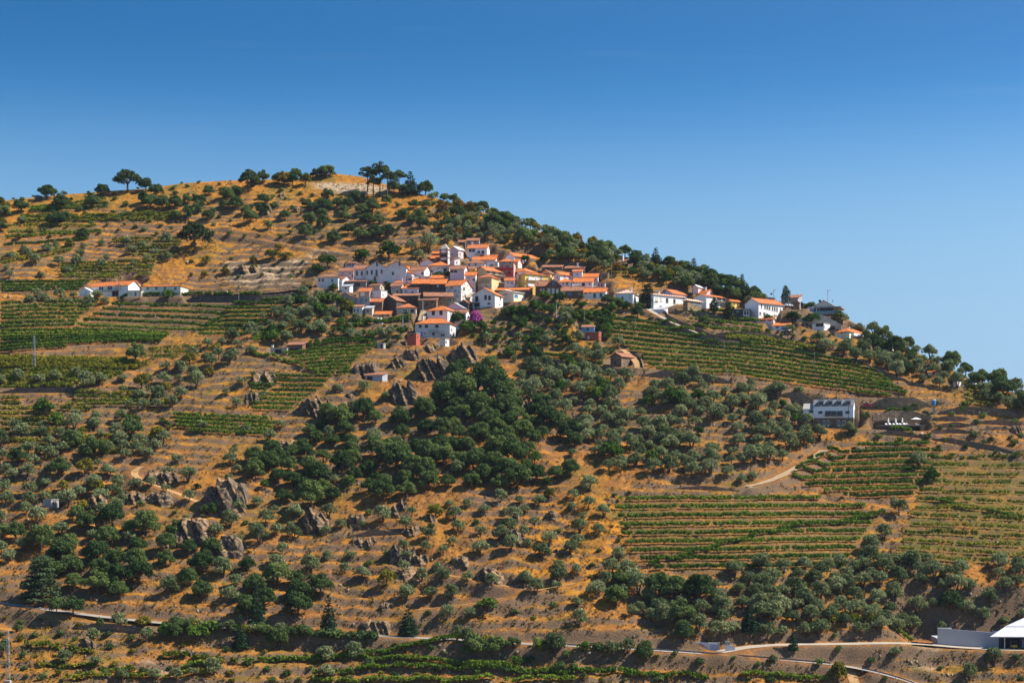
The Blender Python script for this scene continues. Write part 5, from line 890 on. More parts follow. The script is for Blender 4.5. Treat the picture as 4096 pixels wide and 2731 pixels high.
# ------------------------------------------------------------------ pool terrace below the hotel
IRON = plain('dark_iron', (.05, .05, .055), .6)
def deck():
    x, y, z = DECK; k = K * y * ZT['Q'][2]; W = 700 * k; h = (640 - 558) * k; psi = R(3)
    e = empty('pool_terrace', (x, y, z), -psi); tag(e, 'stone pool terrace with thin railing right of the hotel', 'terrace')
    MB().box(-W, -W * .36, 0, 6, -2, h).build('retaining_wall', M_STONED, e); MB().box(-W * .36, 0, 1.2, 6, -2, h).build('changing_room', M_STONE, e); MB().box(-1.3, 0, 0, 1.2, -2, h).build('pillar', M_STONEY, e)
    MB().box(-W - .2, .2, -.2, 6.2, h, h + .2).build('deck_slab', M_CONC, e); MB().box(-W * .34, -1.5, 1.1, 1.19, 0, h - .2).build('dark_door', M_DARK, e)
    r = MB(); r.box(-W, 0, -.1, -.05, h + 1.05, h + 1.12)
    for i in range(25): xx = -W + W * i / 24; r.box(xx - .02, xx + .02, -.1, -.06, h + .2, h + 1.05)
    r.build('railing', IRON, e)
    def wp(lx, ly, lz): return (x + lx * math.cos(psi) + ly * math.sin(psi), y - lx * math.sin(psi) + ly * math.cos(psi), z + lz)
    for i, px in enumerate((1590, 1650, 1710, 1768, 1812, 1875, 1920, 2060)):
        o = empty('sun_lounger', wp((px - 2150) * k, 2.6, h + .2), R(15)); tag(o, '%s sun lounger from the left on the pool terrace' % ORD[i], 'sun lounger', 'white loungers on the pool terrace')
        MB().box(-.35, .35, -.9, .3, .28, .38).build('seat', M_WHITE, o); b = MB(); b.slab([(-.35, .3, .38), (.35, .3, .38), (.35, .95, .85), (-.35, .95, .85)], .08); b.build('backrest', M_WHITE, o)
        for lx in (-.3, .3):
            for ly in (-.8, .25): MB().box(lx - .03, lx + .03, ly - .03, ly + .03, 0, .28).build('leg', IRON, o)
    for i, px in enumerate((1620, 1735, 1838)):
        o = empty('parasol', wp((px - 2150) * k, 3.6, h + .2)); tag(o, '%s closed white parasol on the pool terrace, from the left' % ORD[i], 'parasol', 'parasols on the pool terrace')
        MB().tube([(0, 0, 0), (0, 0, 2.5)], [.03, .03]).build('pole', IRON, o); MB().tube([(0, 0, .9), (0, 0, 1.3), (0, 0, 2.2), (0, 0, 2.6)], [.22, .26, .16, .03], 8).build('canopy', M_WHITE, o); MB().box(-.3, .3, -.3, .3, 0, .08).build('base', M_CONC, o)
    o = empty('parasol', wp((2045 - 2150) * k, 3.2, h + .2)); tag(o, 'open cream parasol at the right end of the pool terrace', 'parasol', 'parasols on the pool terrace')
    MB().tube([(0, 0, 0), (0, 0, 2.4)], [.03, .03]).build('pole', IRON, o); MB().tube([(0, 0, 2.05), (0, 0, 2.12), (0, 0, 2.65)], [1.75, 1.72, .05], 10).build('canopy', M_WHITE, o)
ORD = ['first', 'second', 'third', 'fourth', 'fifth', 'sixth', 'seventh', 'eighth', 'ninth', 'tenth', 'eleventh', 'twelfth', 'thirteenth', 'fourteenth', 'fifteenth', 'sixteenth', 'seventeenth', 'eighteenth', 'nineteenth', 'twentieth']
deck()
def water_tower():
    x, y, z = castF(*S('Q', 2298, 372)); k = K * y * ZT['Q'][2]; e = empty('water_tank_tower', (x, y, z)); tag(e, 'blue plastic water tank with white lid on a tall post', 'water tank'); h = (372 - 232) * k
    MB().box(-.3, .3, -.3, .3, -1, h).build('post', M_CONC, e); r = 30 * k; MB().tube([(0, 0, h), (0, 0, h + .3), (0, 0, h + 76 * k)], [r * .85, r, r], 14).build('tank', M_BLUE, e); MB().tube([(0, 0, h + 76 * k + .01), (0, 0, h + 84 * k)], [r * 1.06, r * .8], 14).build('lid', M_WHITE, e)
water_tower()

# ------------------------------------------------------------------ winery at the lower right corner
M_ROOFW = plain('weathered_roof_sheet', (.46, .46, .49), .55, var=.14, scale=.6)
def winery():
    x, y, z = WIN; k = K * y * ZT['C'][2]; e = empty('winery', (x, y, z), -R(4)); tag(e, 'long white winery wall with metal roof in the lower right corner', 'winery'); W = 950 * k; h = 275 * k
    wl = plaster((.36, .365, .41), .12)
    m = MB(); m.v = [(-W, 0, -2), (0, 0, -2), (0, 0, h - .6), (-W, 0, h + .5), (-W, .35, -2), (0, .35, -2), (0, .35, h - .6), (-W, .35, h + .5)]; m.f = [(0, 1, 2, 3), (5, 4, 7, 6), (1, 5, 6, 2), (4, 0, 3, 7), (3, 2, 6, 7)]; m.build('wall', wl, e); MB().box(-W + .01, -.01, .36, 9, -2, h - 2.2).build('rear_block', wl, e)
    MB().box(-W, -W * .77, .02, .33, h + .20, h + .62).build('parapet', M_WSHEET, e)
    e2 = empty('winery_shed', (x + .3, y - 1.5, z), -R(4)); tag(e2, 'winery loading shed under a wide white canopy at the corner', 'shed')
    MB().box(.1, 26, 3.5, 12, -2, h - 1.0).build('wall', plain('navy_sheet', (.03, .05, .12), .5), e2); MB().box(6.0, 26, 3.3, 3.49, -2, 2.2).build('white_dado', wl, e2)
    MB().slab([(-3.6, -2.5, h - 1.2), (26, -2.5, h - 1.2), (26, 6, h + .6), (2.2, 6, h + .6)], .2).build('canopy', M_ROOFW, e2); MB().slab([(2.2, 6, h + .75), (26, 6, h + .75), (26, 11, h + 2.9), (9, 11, h + 2.9)], .2).build('roof', M_ROOFW, e2)
    for px in (.4, 7.2, 14, 21): MB().box(px - .12, px + .12, -1.5, -1.26, -1, h - 1.0).build('post', M_METAL, e2)
    MB().box(1.0, 5.4, 3.4, 3.48, 0, h - 1.6).build('doorway', M_DARK, e2); add_window(e2, 'L', 9.2, 3.4, 1.8, 1.4, 'w').location.y = 3.28
    o = empty('forklift', (x + 3.5, y - 1.3, z + .02), R(80)); tag(o, 'yellow forklift parked under the winery canopy', 'forklift'); yl = plain('forklift_yellow', (.65, .42, .05), .5)
    MB().box(-.5, .5, -.8, .8, .25, .9).build('body', yl, o); MB().box(-.45, .45, .8, .92, .2, 2.0).build('mast', IRON, o); g = MB()
    for a in (-.42, .42):
        for b in (-.6, .6): g.box(a - .04, a + .04, b - .04, b + .04, .9, 1.9)
    g.box(-.5, .5, -.7, .7, 1.9, 1.98); g.build('cage', IRON, o)
    for a in (-.52, .52):
        for b in (-.5, .5):
            m = MB(); m.tube([(a - .08, b, .25), (a + .08, b, .25)], [.25, .25], 12); m.build('wheel', M_BLACK, o)
    # stacked crates left of the wall
    for i in range(4):
        c = empty('crate_stack', (x - W - 2.4 - i * 1.35, y - .5 + .1 * i, float(gz(x - W - 2.4 - i * 1.35, y - .5 + .1 * i))), R(3)); tag(c, '%s orange-topped crate stack left of the winery wall, from the wall' % ORD[i], 'crates', 'crate stacks beside the winery')
        for j in range(3): MB().box(-.6, .6, -.5, .5, .02 + j * .5, .46 + j * .5).build('crate', plain('dark_crate', (.05, .05, .055), .8), c)
        MB().box(-.62, .62, -.52, .52, 1.47, 1.62).build('cover', plain('orange_cover', (.60, .20, .06), .7), c)
winery()
def quinta():
    x, y, z = castF(*S('D', 548, 440)); k = K * y * ZT['D'][2]; e = empty('gate_wall', (x, y, z), -R(3)); tag(e, 'white roadside gate wall lettered QUINTA DOS LOIVOS', 'wall'); W = 190 * k; h = 46 * k; wl = plaster((.60, .60, .64), .15)
    m = MB(); m.prism([(-W, -1), (0, -1), (0, h * .92), (-W * .9, h), (-W, h * .75)], 0, .4); m.build('wall', wl, e); MB().box(.02, .5, -.1, .5, -1, h * .95).build('pillar', M_CONC, e)
    g = MB(); a, b = -W * .23, -W * .02; g.box(a, b, -.08, -.03, .15, .22); g.box(a, b, -.08, -.03, h * .62, h * .62 + .08)
    for i in range(9): xx = a + (b - a) * i / 8; g.box(xx - .03, xx + .03, -.07, -.03, .15, h * .62)
    g.build('gate', M_BLUE, e); MB().box(-W * .95, -W * .90, -.03, -.003, h * .3, h * .5).build('meter_box', plain('meter_blue', (.1, .15, .25), .5), e)
    ink = plain('sign_ink', (.05, .05, .06), .7)
    def text(s, size, lx, lz):
        c = bpy.data.curves.new('lettering', 'FONT'); c.body = s; c.size = size; c.align_x = 'CENTER'; c.extrude = .006; c.materials.append(ink); o = bpy.data.objects.new('lettering', c); COL.objects.link(o); o.parent = e; o.location = (lx, -.012, lz); o.rotation_euler = (R(90), 0, 0)
    text('QUINTA', .62, -W * .55, h * .50); text('DOS LOIVOS', .62, -W * .55, h * .30); text('D O U R O', .16, -W * .55, h * .22) if False else None
    m = MB(); m.prism([(-.30, .28), (-.12, 0), (0, .12), (.12, 0), (.30, .28), (.12, .18), (0, .34), (-.12, .18)], -.015, -.003); m.build('emblem', ink, e, (-W * .55, 0, h * .72))
    x, y, z = castF(*S('D', 650, 440)); e = empty('gate_wall', (x, y, z), -R(3)); tag(e, 'short white ramped wall right of the gate drive', 'wall'); m = MB(); m.prism([(-58 * k, -1), (0, -1), (0, .5), (-16 * k, 28 * k), (-58 * k, 32 * k)], 0, .4); m.build('wall', wl, e)
    MB().box(-58 * k, -30 * k, -.04, .44, 30 * k, 52 * k).build('dark_panel', M_CONC, e)
quinta()
def guard_rail(P, lab, off):
    d = np.gradient(P[:, :2], axis=0); d /= np.linalg.norm(d, axis=1)[:, None]; n = np.stack([d[:, 1], -d[:, 0]], 1); Q = P.copy(); Q[:, :2] += n * off; o0 = Q[0].copy(); Q -= o0
    e = empty('guard_rail', tuple(o0)); tag(e, lab, 'guard rail', 'steel guard rails along the lower road')
    m = MB(); k = len(Q)
    for i in range(k): x, y, z = Q[i]; m.v += [(x, y - .04, z + .42), (x, y + .04, z + .42), (x, y + .04, z + .78), (x, y - .04, z + .78)]
    for i in range(k - 1):
        a, b = 4 * i, 4 * i + 4
        for j in range(4): m.f.append((a + j, b + j, b + (j + 1) % 4, a + (j + 1) % 4))
    m.build('rail', plain('weathered_steel', (.16, .16, .18), .5, .3), e)
    pm = MB().box(-.06, .06, .05, .17, -.4, .8).mesh('post', M_METAL)
    for i in range(0, k, 2): link('post', pm, e, tuple(Q[i]))
lower = road_geo[0][1]
def seg(P, p0, p1):
    px = HX + P[:, 0] / P[:, 1] / K; return P[(px > p0) & (px < p1)]
guard_rail(seg(lower, 2480, 3080), 'steel guard rail below the lettered gate wall', 2.7); guard_rail(seg(lower, 3090, 3330), 'steel guard rail left of the yellow roadside bush', 2.7); guard_rail(seg(lower, 3440, 3700), 'steel guard rail on the descending corner of the lower road', 2.7); guard_rail(seg(lower, 2240, 2410), 'short guard rail between two big roadside olives', 2.7)

# ------------------------------------------------------------------ glass restaurant on the ridge end
def glass_restaurant():
    x, y, z = GLASS; k = K * y * ZT['4'][2]; e = empty('glass_restaurant', (x, y, z), -R(20)); tag(e, 'glass-walled restaurant under a broad flat roof at the ridge end', 'restaurant'); W = 290 * k; D = 9
    h = 105 * k; MB().box(-W, -.5, 2, D, -3, 1.2).build('plinth', M_CONC, e)
    MB().box(-W, -1.2, 3, D, 1.21, h).build('glass_wall', plain('smoked_glass', (.04, .055, .065), .12), e); MB().box(-W - .6, 2.2, -.6, D + 1, h + .003, h + .45).build('roof_slab', plain('roof_slab', (.20, .19, .18), .7), e)
    for i in range(9): xx = -W + (W - 1.2) * i / 8; MB().box(xx - .07, xx + .07, 2.85, 2.99, 1.2, h).build('mullion', M_METAL, e)
    for xx in (-.4, 1.6): MB().box(xx - .1, xx + .1, .2, .4, -2, h).build('column', M_METAL, e)
    MB().box(-W, 2.4, -.8, 2, .95, 1.19).build('terrace_slab', M_CONC, e); MB().box(-W, 2.4, -.8, -.76, 1.2, 2.1).build('glass_railing', plain('green_glass', (.16, .30, .32), .15), e); MB().box(-W * .6, 1.0, 4, D, h + .46, h + .9).build('roof_planter', plain('planter', (.12, .13, .08), .9), e)
    for xx in (-W * .7, -W * .35, .0, 2.2): MB().box(xx - .12, xx + .12, -.6, -.36, -4, .94).build('pile', M_METAL, e)
glass_restaurant()
def obelisk():
    x, y, z = castF(*S('4', 692, 440)); k = K * y * ZT['4'][2]; e = empty('stone_pillory', (x, y, z)); tag(e, 'pale stone obelisk monument beside the cypress', 'monument'); h = 150 * k
    MB().box(-.9, .9, -.9, .9, -1, .6).build('base', M_CONC, e); MB().tube([(0, 0, .6), (0, 0, h * .8), (0, 0, h * .82), (0, 0, h)], [.55, .32, .45, .08], 4).build('shaft', M_CONC, e)
obelisk()

# ------------------------------------------------------------------ vehicles
def car(t, x, y, heading, col, label, kind='car', L_=4.2):
    X, Y, Z = castF(*S(t, x, y)); Z = float(gz(X, Y)) + .1; e = empty('pickup_truck' if kind == 'pickup' else 'parked_car', (X, Y, Z), R(heading)); tag(e, label, 'pickup' if kind == 'pickup' else 'car', 'cars in and around the village')
    pm = plain('car_paint_%.2f_%.2f_%.2f' % col, col, .3, .1, .03); h = L_ / 2
    body = [(-h, .35), (-h + .1, .75), (-h + .9 if kind == 'car' else -h + .15, .88), (h - .9, .82), (h - .1, .65), (h, .35)]
    m = MB(); m.prism(body, -.85, .85); b = m.build('body', pm, e)
    cab = [(-h + .5, .9), (-h + 1.0, 1.42), (.35, 1.45), (1.05, .85)] if kind == 'car' else [(-.5, .88), (-.35, 1.55), (.6, 1.55), (1.2, .85)]
    MB().prism(cab, -.72, .72).build('cabin', pm, e); s = MB(); c = [(p[0] * .92 + .02, .9 + (p[1] - .9) * .86) for p in cab]; s.prism(c, -.74, .74); s.build('side_windows', PANE, e)
    wm = MB().tube([(0, -.1, 0), (0, .1, 0)], [.33, .33], 12).mesh('wheel', M_BLACK); hm = MB().tube([(0, -.11, 0), (0, .11, 0)], [.18, .18], 10).mesh('hub', M_METAL)
    for a in (-h + .75, h - .8):
        for bb in (-.8, .8): wo = link('wheel', wm, e, (a, bb, .33)); link('hub', hm, wo)
    for bb in (-.6, .6): MB().box(h - .12, h - .02, bb - .14, bb + .14, .58, .7).build('headlight', M_WHITE, e); MB().box(-h + .0, -h + .06, bb - .14, bb + .14, .6, .74).build('tail_light', M_RED, e)
car('A', 2082, 1338, 176, (.78, .79, .8), 'white pickup truck driving on the upper road', 'pickup', 5.0)
car('A', 2268, 1328, 178, (.04, .06, .12), 'dark blue car on the upper road in the bank shade')
car('2', 460, 998, -14, (.22, .27, .36), 'silver-blue car beside the green-gabled garage house')
car('1', 1868, 992, 5, (.75, .75, .75), 'white car on the yard behind the orange-roofed white house')
car('Q', 1250, 272, -10, (.55, .02, .03), 'red car parked against the big wall behind the hotel')
car('4', 755, 440, 30, (.75, .75, .77), 'white car parked near the stone obelisk')
car('4', 905, 432, 10, (.03, .035, .045), 'black car parked on the terrace right of the obelisk')
def dumper():
    X, Y, Z = castF(*S('G', 752, 1276)); e = empty('dump_truck', (X, Y, float(gz(X, Y))), R(115)); tag(e, 'dusty yellow dump truck beside the quarry track', 'truck'); y_ = plain('truck_yellow', (.50, .30, .08), .6)
    m = MB(); m.v = [(-2.6, -1.3, 1.3), (1.2, -1.3, 1.2), (1.2, 1.3, 1.2), (-2.6, 1.3, 1.3), (-3.0, -1.5, 2.7), (1.5, -1.5, 2.9), (1.5, 1.5, 2.9), (-3.0, 1.5, 2.7)]; m.f = [(3, 2, 1, 0), (0, 1, 5, 4), (1, 2, 6, 5), (2, 3, 7, 6), (3, 0, 4, 7)]; m.build('tipper_body', y_, e)
    MB().box(-2.8, 3.2, -.5, .5, .7, 1.15).build('chassis', IRON, e); MB().box(1.7, 3.3, -1.2, 1.2, .9, 2.7).build('cab', y_, e); MB().box(3.305, 3.33, -1.0, 1.0, 1.8, 2.5).build('windscreen', PANE, e)
    wm = MB().tube([(0, -.2, 0), (0, .2, 0)], [.55, .55], 12).mesh('wheel', M_BLACK)
    for a in (-2.1, -.8, 2.4):
        for b in (-1.1, 1.1): link('wheel', wm, e, (a, b, .55))
dumper()

# ------------------------------------------------------------------ poles and pylons
POLES = [('A', 1092, 1165, 1395, 'tall telegraph pole in front of the veranda house', 'x'), ('A', 772, 1215, 1310, 'thin pole by the white gabled garage', ''), ('A', 405, 1245, 1400, 'pole in the left roadside olives', ''), ('A', 2193, 1200, 1415, 'pole at the bend above the steep vineyard', ''), ('A', 1563, 1195, 1335, 'thin lamp pole before the cream roadside house', 'l'), ('A', 1285, 1270, 1365, 'short pole by the cream garage', ''),
 ('1', 40, 560, 752, 'pole left of the leftmost village house', ''), ('1', 410, 545, 715, 'pole before the low whitewashed barn', ''), ('1', 760, 470, 645, 'pole before the manor wing', ''), ('1', 1347, 690, 905, 'grey pole above the roofless barn', ''), ('1', 1640, 880, 1140, 'street pole beside the rubble ruin', 'l'), ('1', 1455, 1010, 1275, 'tall pole above the red brick shed', ''), ('1', 1372, 1105, 1285, 'lamp post over the vine terrace', 'l'),
 ('2', 105, 0, 250, 'tall dark pole behind the church nave', ''), ('2', 1420, 935, 1185, 'lamp post under the brown house', 'l'), ('2', 1790, 975, 1235, 'tall pole on the garden terraces', ''), ('2', 1315, 1320, 1520, 'pole among the lower olives', ''), ('2', 1147, 120, 270, 'pole in the olives above the long school roof', ''), ('2', 1065, 320, 440, 'pole in front of the blue-windowed house', ''), ('2', 795, 540, 702, 'street lamp in front of the red-balcony house', 'l'), ('2', 2155, 400, 690, 'tall pole right of the stone hut', ''),
 ('3', 1135, 810, 1010, 'pole beside the sloping lane', ''), ('3', 470, 900, 1090, 'pole in the upper rows of the big vineyard', ''), ('3', 1655, 1205, 1410, 'pole at the end of the lane parapet', ''), ('3', 1220, 330, 480, 'pole in front of the pink barn', ''), ('3', 730, 220, 420, 'pole in the olives above the quinta', ''),
 ('4', 1240, 245, 555, 'very tall floodlight mast before the glass restaurant', 'l'), ('4', 588, 240, 385, 'lamp post behind the school roof', 'l'), ('4', 765, 290, 540, 'thin green lamp post left of the concrete yard', ''), ('4', 1338, 610, 795, 'pole beside the yellow villa', ''), ('4', 1078, 985, 1225, 'pole in the middle of the big vineyard', ''), ('4', 1998, 1350, 1550, 'pole in the right end of the big vineyard', ''), ('4', 1350, 1380, 1545, 'pole behind the hotel roof', ''),
 ('N', 1590, 30, 255, 'tall pole by the bend of the dirt lane', ''), ('B', 2120, 840, 935, 'upper utility pole on the right skyline', ''), ('B', 2210, 920, 985, 'lower utility pole on the right skyline', ''), ('B', 1625, 850, 955, 'pole behind the long low house', ''), ('J', 2085, 540, 650, 'lamp post on the vineyard wall', 'l')]
for t, x, yt, yb, lab, k in POLES:
    X, Y, Z = castF(*S(t, x, yb)); h = (yb - yt) * ZT[t][2] * K * Y; e = empty('utility_pole', (X, Y, Z)); tag(e, lab, 'pole', 'utility poles and lamp posts'); MB().tube([(0, 0, -.8), (0, 0, h)], [.15, .10], 7).build('shaft', M_METAL if k == 'l' else M_WOOD, e)
    if k == 'x': MB().box(-.9, .9, -.06, .06, h - .7, h - .55).build('crossarm', M_WOOD, e)
    if k == 'l': MB().box(-.1, .9, -.1, .1, h + .003, h + .14).build('lamp_head', M_METAL, e)
    if k == '': MB().box(-.35, .35, -.05, .05, h - .35, h - .25).build('bracket', M_METAL, e)
for t, x, yt, yb, lab in (('M', 313, 440, 758, 'lattice steel pylon in the left yellow field'), ('K', 57, 485, 865, 'lattice steel pylon in the bottom left corner')):
    X, Y, Z = castF(*S(t, x, yb)); h = (yb - yt) * ZT[t][2] * K * Y; e = empty('lattice_pylon', (X, Y, Z)); tag(e, lab, 'pylon')
    MB().box(-.7, .7, -.7, .7, -1, .5).build('footing', M_CONC, e); m = MB(); n = int(h / .9); wd = lambda q_: .45 - .25 * q_
    for sx in (-1, 1):
        for sy in (-1, 1): m.tube([(sx * wd(0), sy * wd(0), .5), (sx * wd(1), sy * wd(1), h)], [.05, .04], 4)
    m.build('mast_legs', M_METAL, e); m = MB()
    for i in range(n):
        a, b = i / n, (i + 1) / n; za, zb_ = .5 + (h - .5) * a, .5 + (h - .5) * b; s = 1 if i % 2 else -1
        m.tube([(-s * wd(a), -wd(a), za), (s * wd(b), -wd(b), zb_)], [.03, .03], 4); m.tube([(wd(a), -s * wd(a), za), (wd(b), s * wd(b), zb_)], [.03, .03], 4)
    m.build('bracing', M_METAL, e); MB().box(-1.3, 1.3, -.07, .07, h * .80, h * .80 + .12).build('crossarm', M_METAL, e)

# ------------------------------------------------------------------ rock outcrops
def rock_material():
    m, N, L = newmat('schist_rock'); b = N['Principled BSDF']; b.inputs['Roughness'].default_value = .9; b.inputs['Specular IOR Level'].default_value = .2
    g = N.new('ShaderNodeNewGeometry'); mp = N.new('ShaderNodeMapping'); mp.inputs['Scale'].default_value = (1.6, 1, .45); mp.inputs['Rotation'].default_value = (0, R(-18), 0); L.new(g.outputs['Position'], mp.inputs[0])
    n = noise(N, L, mp.outputs[0], .9, 7, .7); r = ramp(N, [(.30, (.022, .018, .016)), (.5, (.080, .062, .048)), (.66, (.17, .132, .10)), (.85, (.29, .225, .165))]); L.new(n.outputs['Fac'], r.inputs[0])
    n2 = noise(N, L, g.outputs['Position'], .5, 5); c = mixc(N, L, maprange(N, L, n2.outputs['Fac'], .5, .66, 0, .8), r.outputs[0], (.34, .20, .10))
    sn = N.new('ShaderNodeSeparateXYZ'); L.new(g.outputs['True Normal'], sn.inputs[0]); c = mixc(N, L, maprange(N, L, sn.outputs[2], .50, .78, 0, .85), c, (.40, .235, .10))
    L.new(c, b.inputs['Base Color']); bp = N.new('ShaderNodeBump'); bp.inputs['Strength'].default_value = .8; bp.inputs['Distance'].default_value = .3; L.new(n.outputs['Fac'], bp.inputs['Height']); L.new(bp.outputs[0], b.inputs['Normal']); return m
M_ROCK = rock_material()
def rock(t, x0, y0, x1, y1, label, seed, fade=1.0):
    X, Y, Z = castF(*S(t, (x0 + x1) / 2, y1)); k = ZT[t][2] * K * Y; w = max(1.2, (x1 - x0) * k); h = max(.8, .84 * (y1 - y0) * k); r = np.random.default_rng(seed)
    st = max(.22, min(.42, w / 18)); nx = int(w / st) + 3; nz = int(h / st) + 3; xs = np.linspace(-w / 2, w / 2, nx)
    lean = r.uniform(.25, .55); cuts = np.cumsum(r.uniform(.4, 1.7, 120)) * max(1.0, w / 6.5); cuts -= cuts[60]
    dB = r.uniform(-1, 1, 121); hB = r.uniform(.72, 1.02, 121); sB = r.uniform(-.38, .05, 121); tB = r.uniform(-.4, 1.4, 121); amp = min(1.3, .12 * w + .12)
    edge = np.clip(1 - np.abs(xs / (w / 2)) ** 3.2, 0, 1) ** .55
    def band(q_):
        b = np.searchsorted(cuts, q_); a0 = cuts[np.clip(b - 1, 0, 119)]; a1 = cuts[np.clip(b, 0, 119)]; return b, (q_ - a0) / np.maximum(.1, a1 - a0)
    b, fr = band(xs + lean * h * .7); top = np.clip(h * (hB[b] + sB[b] * fr), .25 * h, h) * (.25 + .75 * edge) + r.normal(0, .06, nx)
    Vv = []; rows = nz + 4
    for j in range(rows):
        if j < nz: zf = j / (nz - 1); z = -1.2 + (top + 1.2) * zf
        else: zf = 1.0; z = top - .05 - .30 * (j - nz) * r.uniform(.2, 1, nx)
        b, fr = band(xs + lean * z); dep = min(2.4, .26 * w) * edge * (1 - .35 * zf)
        ledge = .35 * np.floor(2.4 * zf + r.uniform(-.1, .1)) * min(1, h / 5)
        y = -dep + (dB[b] + (fr - .5) * tB[b]) * amp * (.35 + .65 * edge) + r.normal(0, .07, nx) + ledge + .12 * np.maximum(z, 0)
        if j >= nz: y = y + (j - nz + .35) * max(.6, h * .28)
        xx = xs + r.normal(0, .05, nx)
        Vv.append(np.stack([xx, y + 1.1, z], 1))
    Vv = np.array(Vv); ii = np.arange(rows * nx).reshape(rows, nx); F = np.stack([ii[:-1, :-1], ii[:-1, 1:], ii[1:, 1:], ii[1:, :-1]], -1).reshape(-1, 4)
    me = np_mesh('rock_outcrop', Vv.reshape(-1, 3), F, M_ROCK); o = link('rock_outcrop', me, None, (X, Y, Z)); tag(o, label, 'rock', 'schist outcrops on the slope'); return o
ROCKS = [('E', 1830, 235, 2085, 440, 'big sunlit crag just right of the front house'), ('E', 1510, 310, 1840, 600, 'dark jagged crag directly under the front house'), ('E', 920, 380, 1190, 615, 'dark crag left of the metal lean-to'), ('E', 1270, 550, 1560, 820, 'tall dark crag right of the metal lean-to'), ('E', 1290, 370, 1430, 510, 'middle crag above the metal lean-to'), ('E', 1400, 285, 1560, 420, 'ochre crag under the red brick shed'), ('E', 1575, 262, 1745, 350, 'low crag under the white cement cabin'),
 ('E', 430, 700, 700, 950, 'big leaning grey crag beside the broken terraces'), ('E', 640, 760, 830, 945, 'grey crag right of the leaning crag'), ('E', 750, 610, 860, 740, 'pale pinnacle above the leaning crag'), ('E', 0, 490, 240, 660, 'crag at the left end of the broken terraces'), ('E', 810, 780, 950, 880, 'low dark ledge among young olives'), ('E', 860, 715, 960, 800, 'small round-topped boulder among young olives'), ('E', -60, 690, 100, 830, 'pale outcrop under the left terrace crag'),
 ('E', 230, 1130, 440, 1250, 'fissured slab above the oak wood left end'), ('E', 500, 1300, 670, 1560, 'tall rock tower standing in the oak wood'), ('E', 540, 1055, 660, 1140, 'thin slab cluster left of the oak wood'), ('F', 1850, 280, 2250, 700, 'largest cliff at the left of the oak wood'), ('F', 1560, 680, 1950, 985, 'dark cliff capped by two round bushes'), ('F', 1930, 850, 2240, 1085, 'second cliff right of the bush-capped cliff'), ('F', 780, 480, 960, 645, 'low dark rock under the goat track left end'), ('F', 1120, 440, 1330, 610, 'dark rock wall under the goat track middle'), ('F', 1330, 440, 1600, 600, 'rocky bank under the goat track right end'), ('F', 1310, 240, 1620, 430, 'black jagged rocks above the goat track'),
 ('F', 1960, 210, 2010, 290, 'small grey standing stone above the largest cliff'), ('H', 470, 570, 710, 860, 'square cliff tower under the oak wood'), ('H', 880, 650, 1050, 830, 'slanting slab cliff under the oaks'), ('H', 1270, 900, 1540, 1165, 'tall leaning slab in the middle of the slope'), ('H', 1470, 1030, 1640, 1165, 'stacked flat slabs right of the leaning slab'), ('H', 920, 880, 1060, 1000, 'leaning flake left of the dry-stone wall'), ('H', 1040, 880, 1180, 990, 'split boulder under the dry-stone wall'), ('H', 1290, 510, 1450, 720, 'rock steps at the oak wood edge'), ('H', 1420, 760, 1580, 900, 'grey ramp slab above the leaning slab'), ('H', 1830, 1060, 2020, 1185, 'brown cutting above the garden path'), ('H', 2070, 1150, 2340, 1335, 'dark cliff band right of the brown cutting'), ('H', 1620, 690, 1715, 780, 'pointed boulder on the golden slope'), ('H', 1180, 1490, 1330, 1580, 'split rock above the lower road'), ('H', 1360, 1190, 1480, 1320, 'pale lichen boulder left of the path'), ('H', 1480, 1210, 1590, 1300, 'pale lichen boulder right of its twin'),
 ('I', 410, 520, 545, 645, 'slanted dark boulder on the golden slope'), ('I', 480, 850, 620, 990, 'dark twin blades on the golden slope'), ('I', 630, 430, 695, 600, 'upright blade rock on the golden slope top'), ('I', 0, 690, 230, 845, 'scrub-topped crag left of the golden slope'), ('I', 60, 1090, 330, 1260, 'row of upright slabs above the footpath'), ('I', 110, 575, 195, 640, 'small flat boulder on the golden slope'), ('I', 760, 930, 830, 995, 'little black boulder below the blades'), ('I', 850, 1005, 925, 1050, 'small wedge stone near the bottom of the golden slope'), ('I', 730, 850, 800, 910, 'round grey boulder right of the blades'),
 ('J', 835, 790, 900, 900, 'tall standing stone among the olives'), ('J', 635, 880, 735, 985, 'jagged grey rock among the olives'), ('J', 100, 780, 290, 860, 'flat slabs at the oak wood top edge'), ('J', 280, 510, 380, 580, 'pale ledge under the walled gardens'), ('K', 570, 515, 690, 625, 'dark pointed rock below the lower road'), ('K', 1270, 600, 1385, 695, 'dark boulder in the bottom terraces'), ('L', 340, 375, 580, 485, 'rock face above the lower road'), ('L', 480, 268, 585, 340, 'grey block above the rock face'), ('N', 2240, 430, 2352, 540, 'big grey boulder at the right picture edge'), ('N', 760, 640, 930, 680, 'low rocks above the banked vineyard'), ('N', 670, 500, 830, 560, 'dark rocks below the hotel olive'),
 ('G', 310, 460, 420, 600, 'grey crag on the upper golden hill'), ('G', 480, 355, 560, 440, 'pale boulders on the upper hill'), ('G', 620, 490, 710, 580, 'brown slab on the upper golden hill'), ('G', 850, 610, 910, 700, 'standing pale slab amid the hill oaks'), ('G', 80, 1030, 350, 1125, 'tan quarry face beside the track'), ('J', 880, 1075, 1020, 1130, 'small dark rocks in the middle olive grove'), ('J', 740, 960, 900, 1040, 'broken slabs in the middle olive grove')]
for i, (t, a, b, c, d, lab) in enumerate(ROCKS): rock(t, a, b, c, d, lab, 100 + i)

